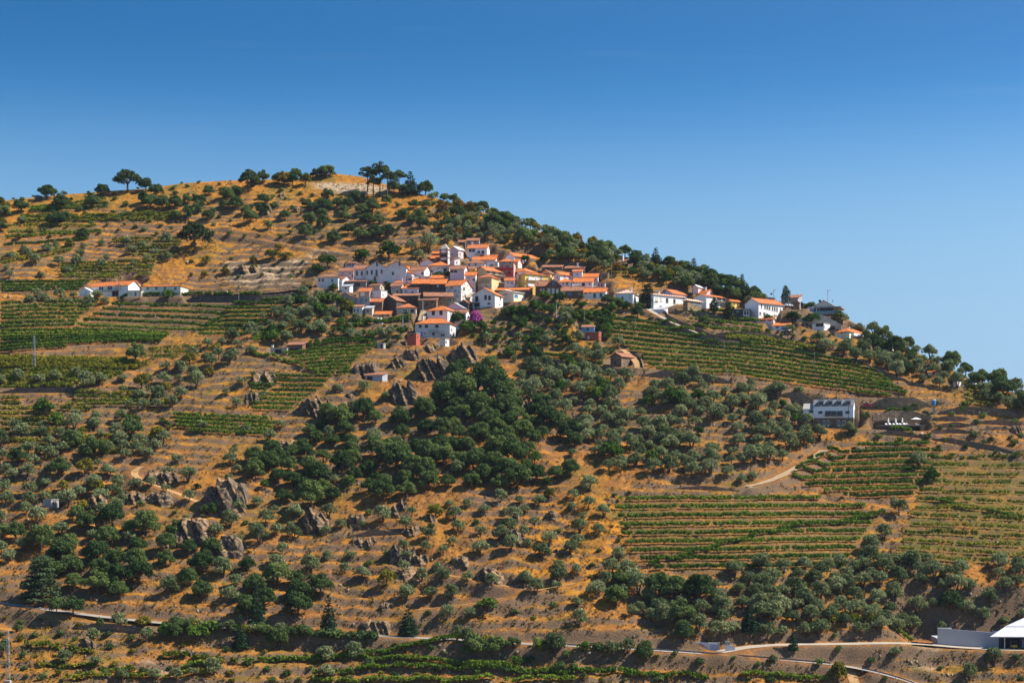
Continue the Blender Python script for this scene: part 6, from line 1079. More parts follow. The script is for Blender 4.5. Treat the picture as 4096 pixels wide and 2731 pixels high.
# ------------------------------------------------------------------ vegetation meshes
def cloud(clumps, n, size, seed, flat=0.0, droop=0.0, out=1.0):
    r = np.random.default_rng(seed); Q = []
    for (cx, cy, cz, rx, ry, rz) in clumps:
        k = max(8, int(n * (rx * ry * rz) ** (2 / 3)))
        d = r.normal(size=(k, 3)); d /= np.linalg.norm(d, axis=1)[:, None]; low = d[:, 2] < -.6; d[low, 2] *= -.6
        rad = r.uniform(.62, 1.06, k) ** .7; p = np.stack([cx + d[:, 0] * rx * rad, cy + d[:, 1] * ry * rad, cz + d[:, 2] * rz * rad], 1)
        nn = d * out + r.normal(scale=.55, size=(k, 3)); nn[:, 2] += flat; nn /= np.linalg.norm(nn, axis=1)[:, None] + 1e-9
        a = np.cross(nn, r.normal(size=(k, 3))); a /= np.linalg.norm(a, axis=1)[:, None] + 1e-9; b = np.cross(nn, a); b[:, 2] -= droop
        s = (size * r.uniform(.55, 1.25, k))[:, None]; a = a * s * .5; b = b * s * .38
        Q.append(np.stack([p - a - b, p + a - b, p + a * .8 + b, p - a * .8 + b], 1))
    return np.concatenate(Q)
def trunk_mesh(name, stems, mat):
    m = MB()
    for pts, rad in stems: m.tube(pts, rad, 6)
    return m.mesh(name, mat)
def olive(seed):
    r = random.Random(seed); cl = []; st = []; ns = r.choice((1, 2, 2, 3)); n = r.randint(11, 15)
    for i in range(n):
        a = i * 2.4 + r.uniform(-.4, .4); q_ = math.sqrt((i + .5) / n) * 1.6; z = 2.0 + 1.0 * (1 - (q_ / 1.6) ** 2) + r.uniform(-.75, .55); s = r.uniform(.68, 1.05); cl.append((q_ * math.cos(a), q_ * math.sin(a), z, s, s, s * .92))
    for i in range(ns):
        a = i * 2.2 + r.random(); st.append(([(.1 * math.cos(a), .1 * math.sin(a), -.4), (.25 * math.cos(a), .25 * math.sin(a), .7), (.55 * math.cos(a), .55 * math.sin(a), 1.5), (1.0 * math.cos(a), 1.0 * math.sin(a), 2.5)], [.24, .19, .13, .05]))
    return cloud(cl, 120, .32, seed, out=.9), st, 3.8, 4.7
def oak(seed):
    r = random.Random(seed); cl = []; n = r.randint(20, 27)
    for i in range(n):
        a = i * 2.4 + r.uniform(-.4, .4); q_ = math.sqrt((i + .5) / n) * 3.1; z = 3.0 + 2.7 * (1 - (q_ / 3.1) ** 2) + r.uniform(-1.2, .9); s = r.uniform(.95, 1.6); cl.append((q_ * math.cos(a), q_ * math.sin(a), z, s * 1.05, s * 1.05, s * .95))
    st = [([(0, 0, -.5), (.1, 0, 1.2), (.2, .1, 2.4), (0, .2, 4.2)], [.34, .28, .22, .08])]
    for i in range(4): a = i * 1.6 + r.random(); st.append(([(.15, .05, 1.7 + .2 * i), (1.1 * math.cos(a), 1.1 * math.sin(a), 3.1), (2.2 * math.cos(a), 2.2 * math.sin(a), 4.2)], [.17, .12, .05]))
    return cloud(cl, 92, .44, seed, out=.9), st, 7.4, 8.6
def broad(seed):
    r = random.Random(seed); cl = []; n = r.randint(12, 16)
    for i in range(n):
        a = i * 2.4 + r.uniform(-.4, .4); q_ = math.sqrt((i + .5) / n) * 1.6; z = 2.0 + .9 * (1 - (q_ / 1.6) ** 2) + r.uniform(-.8, .6); s = r.uniform(.6, 1.05); cl.append((q_ * math.cos(a), q_ * math.sin(a), z, s, s, s))
    return cloud(cl, 90, .40, seed), [([(0, 0, -.4), (.05, 0, .8), (0, .1, 2.4)], [.17, .14, .06])] + [([(0, 0, .9), (.7 * math.cos(a), .7 * math.sin(a), 2.2)], [.09, .04]) for a in (0.4, 2.5, 4.4)], 3.9, 4.4
def shrub(seed):
    r = random.Random(seed); cl = []
    for i in range(7): a = i * 2.4; q_ = .65 * math.sqrt(i / 6); s = r.uniform(.42, .7); cl.append((q_ * math.cos(a), q_ * math.sin(a), .65 + r.uniform(-.2, .4), s, s, s))
    return cloud(cl, 110, .30, seed), [([(0, 0, -.3), (.1 * math.cos(a), .1 * math.sin(a), .2), (.45 * math.cos(a), .45 * math.sin(a), .8)], [.05, .04, .015]) for a in (0, 2.1, 4.2)], 1.7, 2.2
def pine(seed):
    r = random.Random(seed); cl = []
    for i in range(15): a = i * 2.4; q_ = math.sqrt((i + .5) / 15) * 2.6; z = 10.6 - 2.2 * (q_ / 2.6) ** 1.5 + r.uniform(-1.8, .6); s = r.uniform(.75, 1.2); cl.append((q_ * math.cos(a), q_ * math.sin(a), z - .5, s * 1.2, s * 1.2, s * .85))
    st = [([(0, 0, -.6), (.15, 0, 3), (.05, .1, 7), (.1, 0, 11)], [.28, .22, .16, .05])] + [([(.1, 0, 7.2 + .5 * i), (1.5 * math.cos(i * 1.9), 1.5 * math.sin(i * 1.9), 8.6 + .4 * i)], [.09, .04]) for i in range(5)]
    return cloud(cl, 100, .40, seed, flat=.3), st, 12.0, 6.0
def umbrella(seed):
    r = random.Random(seed); cl = []
    for i in range(58): a = i * 2.4; q_ = math.sqrt((i + .5) / 58) * 4.9; z = 7.4 - 3.6 * (q_ / 5) ** 2.2 + r.uniform(-1.2, .3); s = r.uniform(.85, 1.2); cl.append((q_ * math.cos(a), q_ * math.sin(a), z, s, s, s * .75))
    st = [([(0, 0, -.6), (.2, 0, 1.6), (.6, 0, 3.2)], [.42, .36, .3])] + [([(.5, 0, 2.6 + .2 * i), (2.0 * math.cos(a), 2.0 * math.sin(a), 4.9), (3.4 * math.cos(a), 3.4 * math.sin(a), 6.2)], [.22, .14, .05]) for i, a in enumerate((.3, 1.6, 2.8, 4.1, 5.3))]
    return cloud(cl, 85, .42, seed, flat=.3), st, 8.6, 11.6
def conifer(seed, wid=1.0):
    r = random.Random(seed); cl = []
    for j in range(13):
        z = 1.0 + j * .82; rr = (1 - j / 13.2) * 2.3 * wid + .25; m = max(3, int(7 * (1 - j / 14)))
        for i in range(m): a = i * 6.283 / m + j * 1.1; s = max(.35, rr * .42); cl.append((rr * .68 * math.cos(a), rr * .68 * math.sin(a), z + r.uniform(-.25, .25), s * 1.15, s * 1.15, s * .55))
    return cloud(cl, 85, .42, seed, droop=.35), [([(0, 0, -.6), (0, 0, 5), (0, 0, 11.4)], [.3, .2, .04])], 11.8, 5.0 * wid
def cedar(seed):
    r = random.Random(seed); cl = []
    for j in range(9):
        z = 2.2 + j * 1.35; rr = (1 - (j / 10) ** 1.3) * 5.2 + .5; m = max(4, int(11 * (1 - j / 11)))
        for i in range(m): a = i * 6.283 / m + j * .9 + r.uniform(-.25, .25); q_ = rr * r.uniform(.45, .85); s = r.uniform(1.0, 1.5); cl.append((q_ * math.cos(a), q_ * math.sin(a), z + r.uniform(-.4, .4), s * 1.25, s * 1.25, s * .45))
    return cloud(cl, 70, .46, seed, flat=.5), [([(0, 0, -.6), (0, 0, 7), (0, 0, 13.4)], [.5, .35, .05])], 14.6, 11.4
def cypress(seed):
    r = random.Random(seed); cl = [(r.uniform(-.12, .12), r.uniform(-.12, .12), .8 + j * .62, .95 * math.sin(math.pi * min(.97, (j + 1.6) / 15)) + .18, .95 * math.sin(math.pi * min(.97, (j + 1.6) / 15)) + .18, .75) for j in range(13)]
    return cloud(cl, 130, .30, seed), [([(0, 0, -.5), (0, 0, 7.5)], [.16, .04])], 9.4, 2.2
L_OLIVE = leaf('olive_leaf', (.060, .084, .038), (.155, .188, .082), (.265, .29, .145), .28)
L_OAK = leaf('oak_leaf', (.030, .060, .022), (.082, .125, .040), (.165, .210, .062), .28)
L_BROAD = leaf('garden_leaf', (.022, .055, .010), (.055, .110, .018), (.120, .180, .030), .25)
L_YEL = leaf('yellowing_leaf', (.07, .075, .012), (.16, .15, .022), (.28, .22, .035), .25)
L_RUST = leaf('rusty_leaf', (.10, .055, .012), (.20, .11, .02), (.24, .17, .03), .25)
L_PINE = leaf('pine_needles', (.020, .036, .014), (.055, .080, .028), (.11, .135, .045), .18)
L_CON = leaf('conifer_needles', (.014, .032, .018), (.036, .064, .034), (.075, .105, .048), .15)
L_BOUG = leaf('bougainvillea_flower', (.16, .02, .11), (.36, .06, .26), (.50, .14, .36), .25)
L_VINE = leaf('vine_leaf', (.030, .070, .010), (.088, .148, .018), (.20, .26, .034), .28)
L_VINEM = leaf('vine_leaf_mixed', (.050, .085, .010), (.13, .165, .022), (.26, .26, .036), .3, acc=(.34, .27, .035))
L_VINEY = leaf('vine_leaf_yellow', (.07, .085, .010), (.19, .18, .022), (.34, .28, .04), .25)
KINDS_ = {'olive': (olive, 6, L_OLIVE, M_BARK, 'olive_tree'), 'oak': (oak, 6, L_OAK, M_BARK, 'oak_tree'), 'broad': (broad, 4, L_BROAD, M_BARK, 'fruit_tree'), 'yellow': (broad, 3, L_YEL, M_BARK, 'almond_tree'), 'rust': (broad, 2, L_RUST, M_BARK, 'broadleaf_tree'),
          'shrub': (shrub, 4, L_OAK, M_BARK, 'shrub'), 'gshrub': (shrub, 4, L_BROAD, M_BARK, 'garden_bush'), 'yshrub': (shrub, 3, L_YEL, M_BARK, 'broom_bush'), 'pine': (pine, 4, L_PINE, M_PINEBARK, 'pine_tree'), 'umbrella': (umbrella, 1, L_PINE, M_PINEBARK, 'umbrella_pine'),
          'conifer': (conifer, 3, L_CON, M_BARK, 'conifer_tree'), 'cedar': (cedar, 2, L_CON, M_BARK, 'cedar_tree'), 'cypress': (cypress, 2, L_CON, M_BARK, 'cypress_tree'), 'boug': (broad, 1, L_BOUG, M_BARK, 'bougainvillea')}
PROTO = {}
for k, (fn, n, lm, bm, nm) in KINDS_.items():
    PROTO[k] = []
    for i in range(n):
        q_, st, hh, ww = fn(31 * i + len(k) * 7 + ord(k[0])); PROTO[k].append((quad_mesh('crown', q_, lm), trunk_mesh('trunk', st, bm), q_, hh, ww))
LOOK = {'olive': ('grey-green olive tree', 'olive tree', 'olive trees on the slope'), 'oak': ('dark evergreen oak', 'oak tree', 'dark oaks on the slope'), 'broad': ('bright green leafy tree', 'tree', 'green garden trees'), 'yellow': ('yellow-green almond tree', 'tree', 'yellowing trees'), 'rust': ('rusty orange tree', 'tree', 'rusty trees'), 'shrub': ('dark green shrub', 'shrub', 'dark shrubs on the slope'),
        'gshrub': ('bright green garden bush', 'bush', 'green garden bushes'), 'yshrub': ('yellowish scrub bush', 'bush', 'yellow scrub bushes'), 'pine': ('tall pine', 'pine tree', 'pines on the hill'), 'umbrella': ('broad umbrella pine', 'pine tree', None), 'conifer': ('dark pointed conifer', 'conifer', 'conifers'), 'cedar': ('broad layered cedar', 'cedar', 'cedars'), 'cypress': ('narrow dark cypress', 'cypress', 'cypresses'), 'boug': ('pink-flowered bougainvillea', 'bougainvillea', None)}
LM = [((1010 * 1.74, 745 * 1.74), 'the front crag house'), ((1020 * 1.74, 585 * 1.74), 'the church tower'), ((885 * 1.74, 610 * 1.74), 'the twin-gabled manor'), ((1910 * 1.74, 945 * 1.74), 'the white hotel'), ((2090 * 1.74, 975 * 1.74), 'the pool terrace'), ((1300 * 1.74, 655 * 1.74), 'the brown gabled house'), ((1540 * 1.74, 690 * 1.74), 'the striped-roof quinta'), ((1755 * 1.74, 705 * 1.74), 'the white school'),
      ((1900 * 1.74, 710 * 1.74), 'the glass restaurant'), ((1955 * 1.74, 765 * 1.74), 'the yellow villa'), ((2035 * 1.74, 795 * 1.74), 'the red-shuttered cottage'), ((370 * 1.74, 665 * 1.74), 'the cream roadside house'), ((260 * 1.74, 655 * 1.74), 'the veranda house'), ((1360 * 1.74, 765 * 1.74), 'the red brick hut'), ((650 * 1.74, 800 * 1.74), 'the pergola house'), ((860 * 1.74, 865 * 1.74), 'the metal lean-to'), ((78 * 1.74, 810 * 1.74), 'the lattice pylon'),
      ((312 * 1.74, 815 * 1.74), 'the lone field tree'), ((540 * 1.74, 1130 * 1.74), 'the largest cliff'), ((470 * 1.74, 1220 * 1.74), 'the bush-capped cliff'), ((700 * 1.74, 1180 * 1.74), 'the square cliff tower'), ((925 * 1.74, 1240 * 1.74), 'the leaning slab'), ((730 * 1.74, 920 * 1.74), 'the leaning grey crag'), ((1610 * 1.74, 1480 * 1.74), 'the lettered gate wall'), ((2240 * 1.74, 1460 * 1.74), 'the winery'), ((115 * 1.74, 1152 * 1.74), 'the grey block hut'),
      ((345 * 1.74, 1090 * 1.74), 'the goat track'), ((1340 * 1.74, 1150 * 1.74), 'the blade rock'), ((1270 * 1.74, 990 * 1.74), 'the jagged grey rock'), ((1360 * 1.74, 835 * 1.74), 'the roofed farm store'), ((448 * 1.74, 545 * 1.74), 'the umbrella pine'), ((293 * 1.74, 410 * 1.74), 'the left skyline pine'), ((872 * 1.74, 400 * 1.74), 'the hilltop pines'), ((570 * 1.74, 620 * 1.74), 'the tan quarry face'), ((1130 * 1.74, 600 * 1.74), 'the blue-windowed school roof'), ((1450 * 1.74, 600 * 1.74), 'the ruined farmhouse'),
      ((2230 * 1.74, 880 * 1.74), 'the long low house'), ((1700 * 1.74, 1200 * 1.74), 'the banked vineyard'), ((2040 * 1.74, 1180 * 1.74), 'the right-edge vineyard'), ((345 * 1.74, 1520 * 1.74), 'the dark pointed rock'), ((890 * 1.74, 1440 * 1.74), 'the roadside rock face'), ((1150 * 1.74, 1400 * 1.74), 'the vegetable strips'), ((1950 * 1.74, 1500 * 1.74), 'the yellow roadside bush')]
TREES = []                       # (kind, X, Y, Z, height m, width m, photo px, py)
def tree_at(kind, t, x, yb, hpx=None, wpx=None, h=None, w=None):
    px, py = S(t, x, yb); X, Y, Z = castF(px, py); k = ZT[t][2] * K * Y
    TREES.append([kind, X, Y, float(gz(X, Y)), h or hpx * k, w or wpx * k, px, py])
# hand-placed trees: kind, d-x, base d-y, height, width (photo at 2352 px)
HAND = [('umbrella', 448, 578, 74, 88), ('umbrella', 293, 440, 54, 72), ('oak', 335, 441, 34, 34), ('umbrella', 572, 442, 56, 54), ('pine', 844, 442, 66, 36), ('pine', 872, 447, 86, 40), ('pine', 890, 458, 80, 36), ('pine', 917, 442, 58, 34), ('pine', 858, 458, 62, 34), ('conifer', 943, 446, 54, 42), ('oak', 977, 448, 34, 40), ('oak', 905, 446, 36, 37), ('oak', 930, 448, 29, 34),
 ('oak', 679, 413, 27, 35), ('oak', 750, 408, 31, 47), ('oak', 726, 410, 24, 30), ('oak', 604, 420, 31, 35), ('rust', 652, 426, 31, 37), ('broad', 672, 427, 29, 30), ('yellow', 702, 428, 29, 28), ('oak', 640, 424, 29, 34), ('rust', 585, 428, 22, 25), ('oak', 345, 480, 36, 39), ('oak', 372, 484, 37, 40), ('oak', 402, 480, 34, 39), ('oak', 330, 470, 31, 30), ('oak', 520, 460, 32, 39), ('oak', 545, 452, 27, 30), ('oak', 480, 450, 24, 28), ('oak', 430, 470, 24, 28), ('shrub', 432, 505, 40, 34), ('shrub', 455, 490, 34, 30),
 ('oak', 575, 512, 34, 37), ('oak', 607, 470, 27, 30), ('oak', 630, 482, 21, 25), ('oak', 752, 460, 29, 32), ('oak', 775, 478, 26, 30), ('oak', 800, 480, 27, 35), ('oak', 722, 488, 26, 40), ('oak', 712, 518, 34, 37), ('oak', 740, 500, 24, 30), ('oak', 855, 488, 34, 39), ('oak', 830, 494, 29, 37), ('oak', 842, 514, 27, 47), ('oak', 870, 516, 24, 37), ('oak', 862, 552, 37, 54), ('oak', 890, 545, 31, 42), ('oak', 830, 556, 36, 47), ('oak', 767, 562, 36, 39), ('oak', 702, 550, 36, 37), ('oak', 800, 540, 29, 37), ('oak', 926, 502, 24, 35), ('oak', 964, 508, 32, 34), ('oak', 950, 480, 24, 30), ('oak', 655, 505, 24, 28), ('shrub', 615, 525, 24, 26),
 ('broad', 893, 597, 41, 66), ('broad', 832, 602, 32, 44), ('broad', 752, 612, 27, 47), ('broad', 730, 630, 24, 34), ('yellow', 625, 592, 19, 39), ('yellow', 655, 598, 18, 39), ('olive', 985, 578, 40, 50), ('olive', 943, 583, 32, 34), ('olive', 962, 600, 30, 32), ('broad', 387, 692, 28, 26), ('oak', 312, 836, 54, 50), ('yellow', 640, 575, 16, 22),
 ('cedar', 95, 1392, 122, 112), ('conifer', 590, 1446, 118, 42), ('conifer', 553, 1492, 86, 36), ('conifer', 938, 1462, 80, 46), ('conifer', 755, 1452, 94, 38), ('conifer', 1722, 1456, 80, 40), ('conifer', 1822, 1496, 66, 22), ('cedar', 1488, 704, 56, 50), ('cypress', 1675, 740, 50, 26), ('cypress', 1640, 721, 38, 22), ('cypress', 1706, 688, 46, 16), ('cypress', 1716, 688, 40, 14), ('cypress', 1805, 704, 52, 22),
 ('conifer', 1506, 585, 42, 32), ('conifer', 1593, 610, 44, 34), ('conifer', 1704, 652, 46, 30), ('conifer', 1626, 630, 38, 36), ('oak', 1392, 568, 27, 49), ('oak', 1435, 573, 27, 35), ('oak', 1460, 585, 24, 35), ('oak', 1537, 610, 31, 40), ('oak', 1570, 624, 31, 44), ('oak', 1610, 640, 34, 48), ('oak', 1668, 660, 34, 48), ('oak', 1690, 672, 40, 46), ('oak', 1650, 650, 28, 40), ('oak', 1720, 678, 28, 40), ('oak', 1218, 522, 26, 34), ('oak', 1110, 481, 29, 30), ('oak', 1134, 492, 21, 28), ('oak', 1095, 478, 21, 25), ('oak', 1735, 690, 34, 34),
 ('boug', 1091, 757, 44, 36), ('broad', 1053, 752, 34, 38), ('broad', 1075, 768, 32, 42), ('broad', 1229, 719, 32, 42), ('broad', 1264, 724, 26, 32), ('broad', 1285, 697, 26, 32), ('broad', 1252, 692, 24, 34), ('broad', 1172, 734, 32, 42), ('broad', 1203, 745, 20, 26), ('broad', 1218, 738, 20, 24), ('oak', 1395, 700, 26, 36), ('oak', 1418, 708, 28, 38), ('broad', 1440, 714, 22, 32), ('broad', 1465, 712, 18, 28), ('broad', 1065, 632, 24, 27), ('broad', 1195, 600, 18, 30), ('broad', 1205, 604, 16, 25), ('oak', 1252, 605, 27, 28), ('oak', 1285, 600, 21, 27), ('broad', 1005, 640, 16, 30), ('broad', 1025, 642, 18, 34), ('oak', 858, 664, 24, 24), ('broad', 896, 664, 18, 28), ('broad', 1821, 738, 26, 38), ('broad', 1862, 752, 28, 46), ('broad', 1885, 756, 24, 30), ('oak', 1765, 748, 26, 30), ('olive', 1815, 766, 24, 32), ('oak', 1925, 737, 26, 30), ('olive', 1934, 748, 26, 34), ('oak', 1862, 692, 18, 30), ('broad', 765, 668, 18, 26), ('yellow', 795, 722, 30, 30), ('broad', 745, 700, 28, 40), ('olive', 720, 712, 30, 40), ('olive', 760, 735, 34, 40), ('olive', 705, 735, 32, 40), ('broad', 735, 725, 30, 36), ('olive', 690, 765, 30, 46), ('olive', 735, 765, 32, 40), ('yellow', 800, 718, 34, 34), ('broad', 775, 705, 30, 30),
 ('oak', 1100, 915, 90, 90), ('oak', 1060, 930, 80, 80), ('oak', 1140, 930, 86, 86), ('oak', 1020, 940, 70, 76), ('oak', 1095, 965, 70, 80), ('oak', 1160, 965, 66, 70), ('yellow', 1925, 1568, 50, 44), ('broad', 1385, 915, 46, 42), ('broad', 1375, 925, 40, 36), ('yellow', 1360, 922, 36, 34), ('broad', 1550, 935, 46, 58), ('broad', 1405, 1055, 40, 60), ('yellow', 105, 995, 0, 0), ('yellow', 195, 1092, 40, 44), ('yellow', 145, 1128, 26, 30), ('broad', 488, 1188, 34, 20), ('oak', 470, 1180, 26, 26), ('broad', 100, 960, 44, 52), ('broad', 130, 985, 40, 40), ('yellow', 325, 895, 36, 40), ('yellow', 380, 905, 28, 28),
 ('oak', 168, 1412, 46, 56), ('oak', 130, 1410, 40, 40), ('oak', 1090, 1512, 62, 66), ('oak', 1130, 1508, 50, 50), ('olive', 1275, 1500, 46, 60), ('olive', 1410, 1512, 44, 56), ('oak', 1480, 1525, 60, 46), ('olive', 1330, 1440, 40, 40), ('oak', 1570, 1475, 56, 50), ('broad', 1120, 1402, 30, 60), ('oak', 2185, 1410, 60, 62), ('olive', 1050, 1470, 34, 34), ('olive', 1075, 1475, 36, 36), ('oak', 640, 1488, 54, 54), ('oak', 400, 1470, 50, 42), ('broad', 380, 1468, 40, 40), ('oak', 230, 1445, 30, 20), ('yellow', 330, 1440, 26, 40), ('broad', 455, 1468, 36, 60), ('oak', 1235, 835, 40, 40), ('olive', 1952, 1002, 34, 38), ('olive', 1882, 1010, 36, 44), ('oak', 1990, 965, 22, 22), ('broad', 1960, 1000, 20, 24), ('olive', 2110, 1075, 40, 46), ('olive', 2065, 1185, 44, 50), ('olive', 2000, 1270, 40, 56), ('olive', 2030, 1240, 36, 40), ('broad', 2140, 1110, 34, 40), ('broad', 2050, 955, 22, 30), ('broad', 2080, 955, 22, 30)]
for x in list(range(690, 1120, 26)) + list(range(1130, 1500, 34)) + list(range(1880, 2080, 40)) + [2150, 2210, 2330, 2380]:
    jx = (x * 37) % 19; yb = float(np.interp(x, [0, 580, 1105, 1847, 2405, 2704], [2410, 2485, 2521, 2559, 2587, 2605])) + 16 + jx * .5
    tree_at(('shrub', 'oak', 'gshrub', 'olive', 'yshrub')[(x // 7) % 5], 's', x + jx, yb, None, None, 2.0 + jx * .09, 3.0 + jx * .12)
for k, x, y, h, w_ in HAND:
    if h: tree_at(k, 'd', x, y, h, w_)
# scattered trees: mix, spacing (m), polygon in d pixels
SC = [([('oak', .8), ('broad', .08), ('olive', .12)], 5.3, [(900, 975), (960, 960), (1010, 905), (1050, 850), (1130, 845), (1190, 890), (1185, 950), (1250, 940), (1310, 990), (1340, 1050), (1330, 1105), (1240, 1125), (1050, 1135), (900, 1160), (800, 1140), (700, 1180), (590, 1130), (575, 1060), (650, 1045), (700, 1000), (770, 960)], 1.0),
 ([('oak', .85), ('olive', .15)], 5.8, [(70, 1270), (200, 1200), (420, 1240), (500, 1290), (700, 1290), (760, 1340), (700, 1450), (560, 1420), (420, 1370), (330, 1380), (180, 1380), (60, 1330)], .95),
 ([('olive', .85), ('yellow', .06), ('oak', .09)], 4.8, [(0, 1005), (150, 960), (330, 965), (400, 1010), (300, 1090), (280, 1180), (100, 1210), (0, 1200)], 1.0),
 ([('olive', .88), ('broad', .07), ('yellow', .05)], 4.6, [(280, 900), (560, 760), (690, 690), (790, 690), (770, 745), (640, 790), (560, 830), (470, 880), (400, 950), (300, 950)], 1.0),
 ([('olive', .93), ('broad', .07)], 4.2, [(1190, 860), (1450, 855), (1840, 900), (1850, 965), (1925, 1000), (1760, 1080), (1720, 1115), (1400, 1085), (1330, 1000), (1190, 930)], 1.12),
 ([('olive', .95), ('oak', .05)], 3.9, [(1400, 1322), (1940, 1300), (2000, 1290), (2352, 1300), (2352, 1400), (2150, 1430), (2090, 1460), (1660, 1470), (1450, 1420), (1340, 1360)], 1.08),
 ([('olive', .8), ('yellow', .04), ('shrub', .16)], 5.6, [(300, 1090), (560, 1020), (580, 1150), (760, 1190), (1000, 1170), (1350, 1120), (1400, 1200), (1300, 1330), (1340, 1420), (1000, 1430), (700, 1280), (500, 1280), (300, 1200)], .95),
 ([('olive', 1)], 7.5, [(400, 870), (560, 860), (640, 940), (420, 950)], .75), ([('olive', 1)], 8.5, [(380, 990), (700, 985), (650, 1030), (560, 1040), (420, 1040)], .9), ([('olive', 1)], 7.0, [(760, 900), (900, 900), (880, 940), (780, 950)], .7),
 ([('olive', .60), ('yellow', .12), ('oak', .14), ('broad', .08), ('rust', .06)], 3.3, [(1000, 560), (1010, 470), (1100, 485), (1250, 535), (1400, 580), (1560, 625), (1740, 690), (1650, 665), (1560, 660), (1400, 625), (1290, 610), (1240, 575), (1120, 560)], 1.0),
 ([('olive', .7), ('oak', .2), ('broad', .1)], 3.8, [(1960, 750), (2100, 808), (2352, 905), (2352, 960), (2200, 890), (2150, 870), (2050, 830), (1990, 790)], 1.0), ([('olive', .9), ('oak', .1)], 4.6, [(1880, 790), (2000, 800), (2130, 860), (2080, 880), (1980, 830), (1880, 810)], 1.05),
 ([('olive', .85), ('yellow', .15)], 6.5, [(0, 575), (420, 560), (400, 600), (200, 640), (0, 640)], .95), ([('olive', 1)], 5.0, [(50, 685), (250, 680), (270, 700), (240, 715), (60, 705)], .95), ([('olive', 1)], 5.5, [(0, 862), (290, 862), (290, 890), (0, 890)], 1.1),
 ([('shrub', .5), ('yshrub', .35), ('oak', .15)], 5.2, [(100, 450), (500, 425), (1000, 470), (980, 560), (700, 560), (480, 540), (430, 600), (430, 540), (100, 560)], 1.0),
 ([('gshrub', .55), ('broad', .33), ('olive', .12)], 2.7, [(1080, 770), (1200, 705), (1400, 740), (1400, 790), (1250, 800), (1180, 830), (1100, 800)], .9), ([('gshrub', .5), ('broad', .3), ('olive', .2)], 3.0, [(860, 720), (950, 715), (940, 775), (800, 770), (770, 745)], .8), ([('gshrub', .4), ('olive', .4), ('broad', .2)], 3.6, [(1180, 800), (1440, 795), (1440, 840), (1250, 850), (1180, 840)], .95),
 ([('shrub', .5), ('yshrub', .35), ('olive', .15)], 4.0, [(0, 1400), (300, 1440), (800, 1470), (1000, 1490), (900, 1568), (0, 1568)], .9), ([('shrub', .4), ('yshrub', .35), ('olive', .15), ('gshrub', .1)], 4.0, [(560, 1440), (1050, 1480), (1380, 1490), (1800, 1520), (1780, 1568), (900, 1568)], .9), ([('olive', .6), ('shrub', .4)], 6.0, [(1850, 1500), (2352, 1500), (2352, 1568), (2050, 1568)], .9),
 ([('shrub', .45), ('yshrub', .3), ('olive', .25)], 4.4, [(1150, 1150), (1450, 1130), (1440, 1320), (1150, 1350)], .8), ([('shrub', .7), ('gshrub', .3)], 5.0, [(2000, 920), (2352, 940), (2352, 1060), (2150, 1050), (2010, 1010)], 1.0), ([('olive', .4), ('oak', .3), ('yellow', .3)], 6.5, [(0, 470), (100, 500), (90, 560), (0, 580)], .9), ([('shrub', .4), ('yellow', .3), ('yshrub', .3)], 5.5, [(420, 590), (720, 600), (700, 640), (430, 640)], .8),
 ([('shrub', .3), ('oak', .2), ('gshrub', .5)], 3.6, [(1420, 690), (1500, 740), (1700, 760), (1900, 760), (1980, 790), (1900, 790), (1640, 750), (1440, 730)], .8), ([('oak', .5), ('shrub', .5)], 6, [(30, 450), (560, 410), (560, 440), (30, 462)], .6), ([('olive', .6), ('yellow', .2), ('oak', .2)], 4.0, [(1260, 555), (1420, 590), (1560, 640), (1500, 660), (1300, 610)], .9),
 ([('olive', .6), ('oak', .25), ('shrub', .15)], 4.6, [(0, 1190), (280, 1180), (300, 1260), (60, 1290), (0, 1330)], 1.0),
 ([('olive', .45), ('oak', .4), ('broad', .15)], 3.0, [(1240, 538), (1500, 616), (1760, 698), (1745, 716), (1480, 640), (1240, 566)], 1.0), ([('olive', .6), ('oak', .4)], 3.0, [(1970, 760), (2100, 815), (2352, 915), (2352, 960), (2230, 905), (2100, 860), (1985, 805)], .95),
 ([('olive', .8), ('gshrub', .2)], 4.6, [(575, 760), (700, 700), (880, 735), (860, 775), (700, 770), (640, 800), (575, 800)], 1.0), ([('shrub', .4), ('olive', .3), ('gshrub', .3)], 3.8, [(1660, 1440), (2090, 1440), (2140, 1410), (2352, 1420), (2352, 1440), (2140, 1455), (1900, 1475), (1660, 1475)], 1.0),
 ([('gshrub', .5), ('shrub', .5)], 3.2, [(1060, 1520), (1370, 1500), (1480, 1530), (1360, 1560), (1080, 1550)], 1.3), ([('oak', .5), ('olive', .3), ('broad', .2)], 4.4, [(930, 470), (1010, 450), (1090, 485), (1060, 520), (960, 510)], .8),
 ([('olive', .85), ('oak', .15)], 3.8, [(1960, 800), (2040, 805), (2190, 875), (2150, 895), (2040, 855), (1960, 830)], 1.0), ([('olive', .8), ('oak', .2)], 3.6, [(2050, 815), (2230, 885), (2352, 930), (2352, 960), (2240, 905), (2060, 840)], .95), ([('shrub', .5), ('yshrub', .3), ('olive', .2)], 4.5, [(1700, 1500), (1960, 1490), (2150, 1500), (2000, 1540), (1800, 1520)], .9),
 ([('gshrub', .6), ('broad', .4)], 4.0, [(730, 660), (900, 640), (1000, 600), (1200, 610), (1400, 640), (1390, 690), (1200, 690), (1060, 690), (900, 700), (760, 700)], .62),
 ([('olive', .4), ('broad', .35), ('gshrub', .25)], 3.0, [(690, 680), (770, 672), (800, 715), (860, 740), (960, 750), (930, 785), (800, 780), (680, 765)], .95), ([('broad', .6), ('gshrub', .4)], 2.7, [(1185, 720), (1240, 690), (1400, 702), (1420, 735), (1330, 750), (1190, 745)], .95)]
occ = [(t[1], t[2], 0.38 * t[5]) for t in TREES]
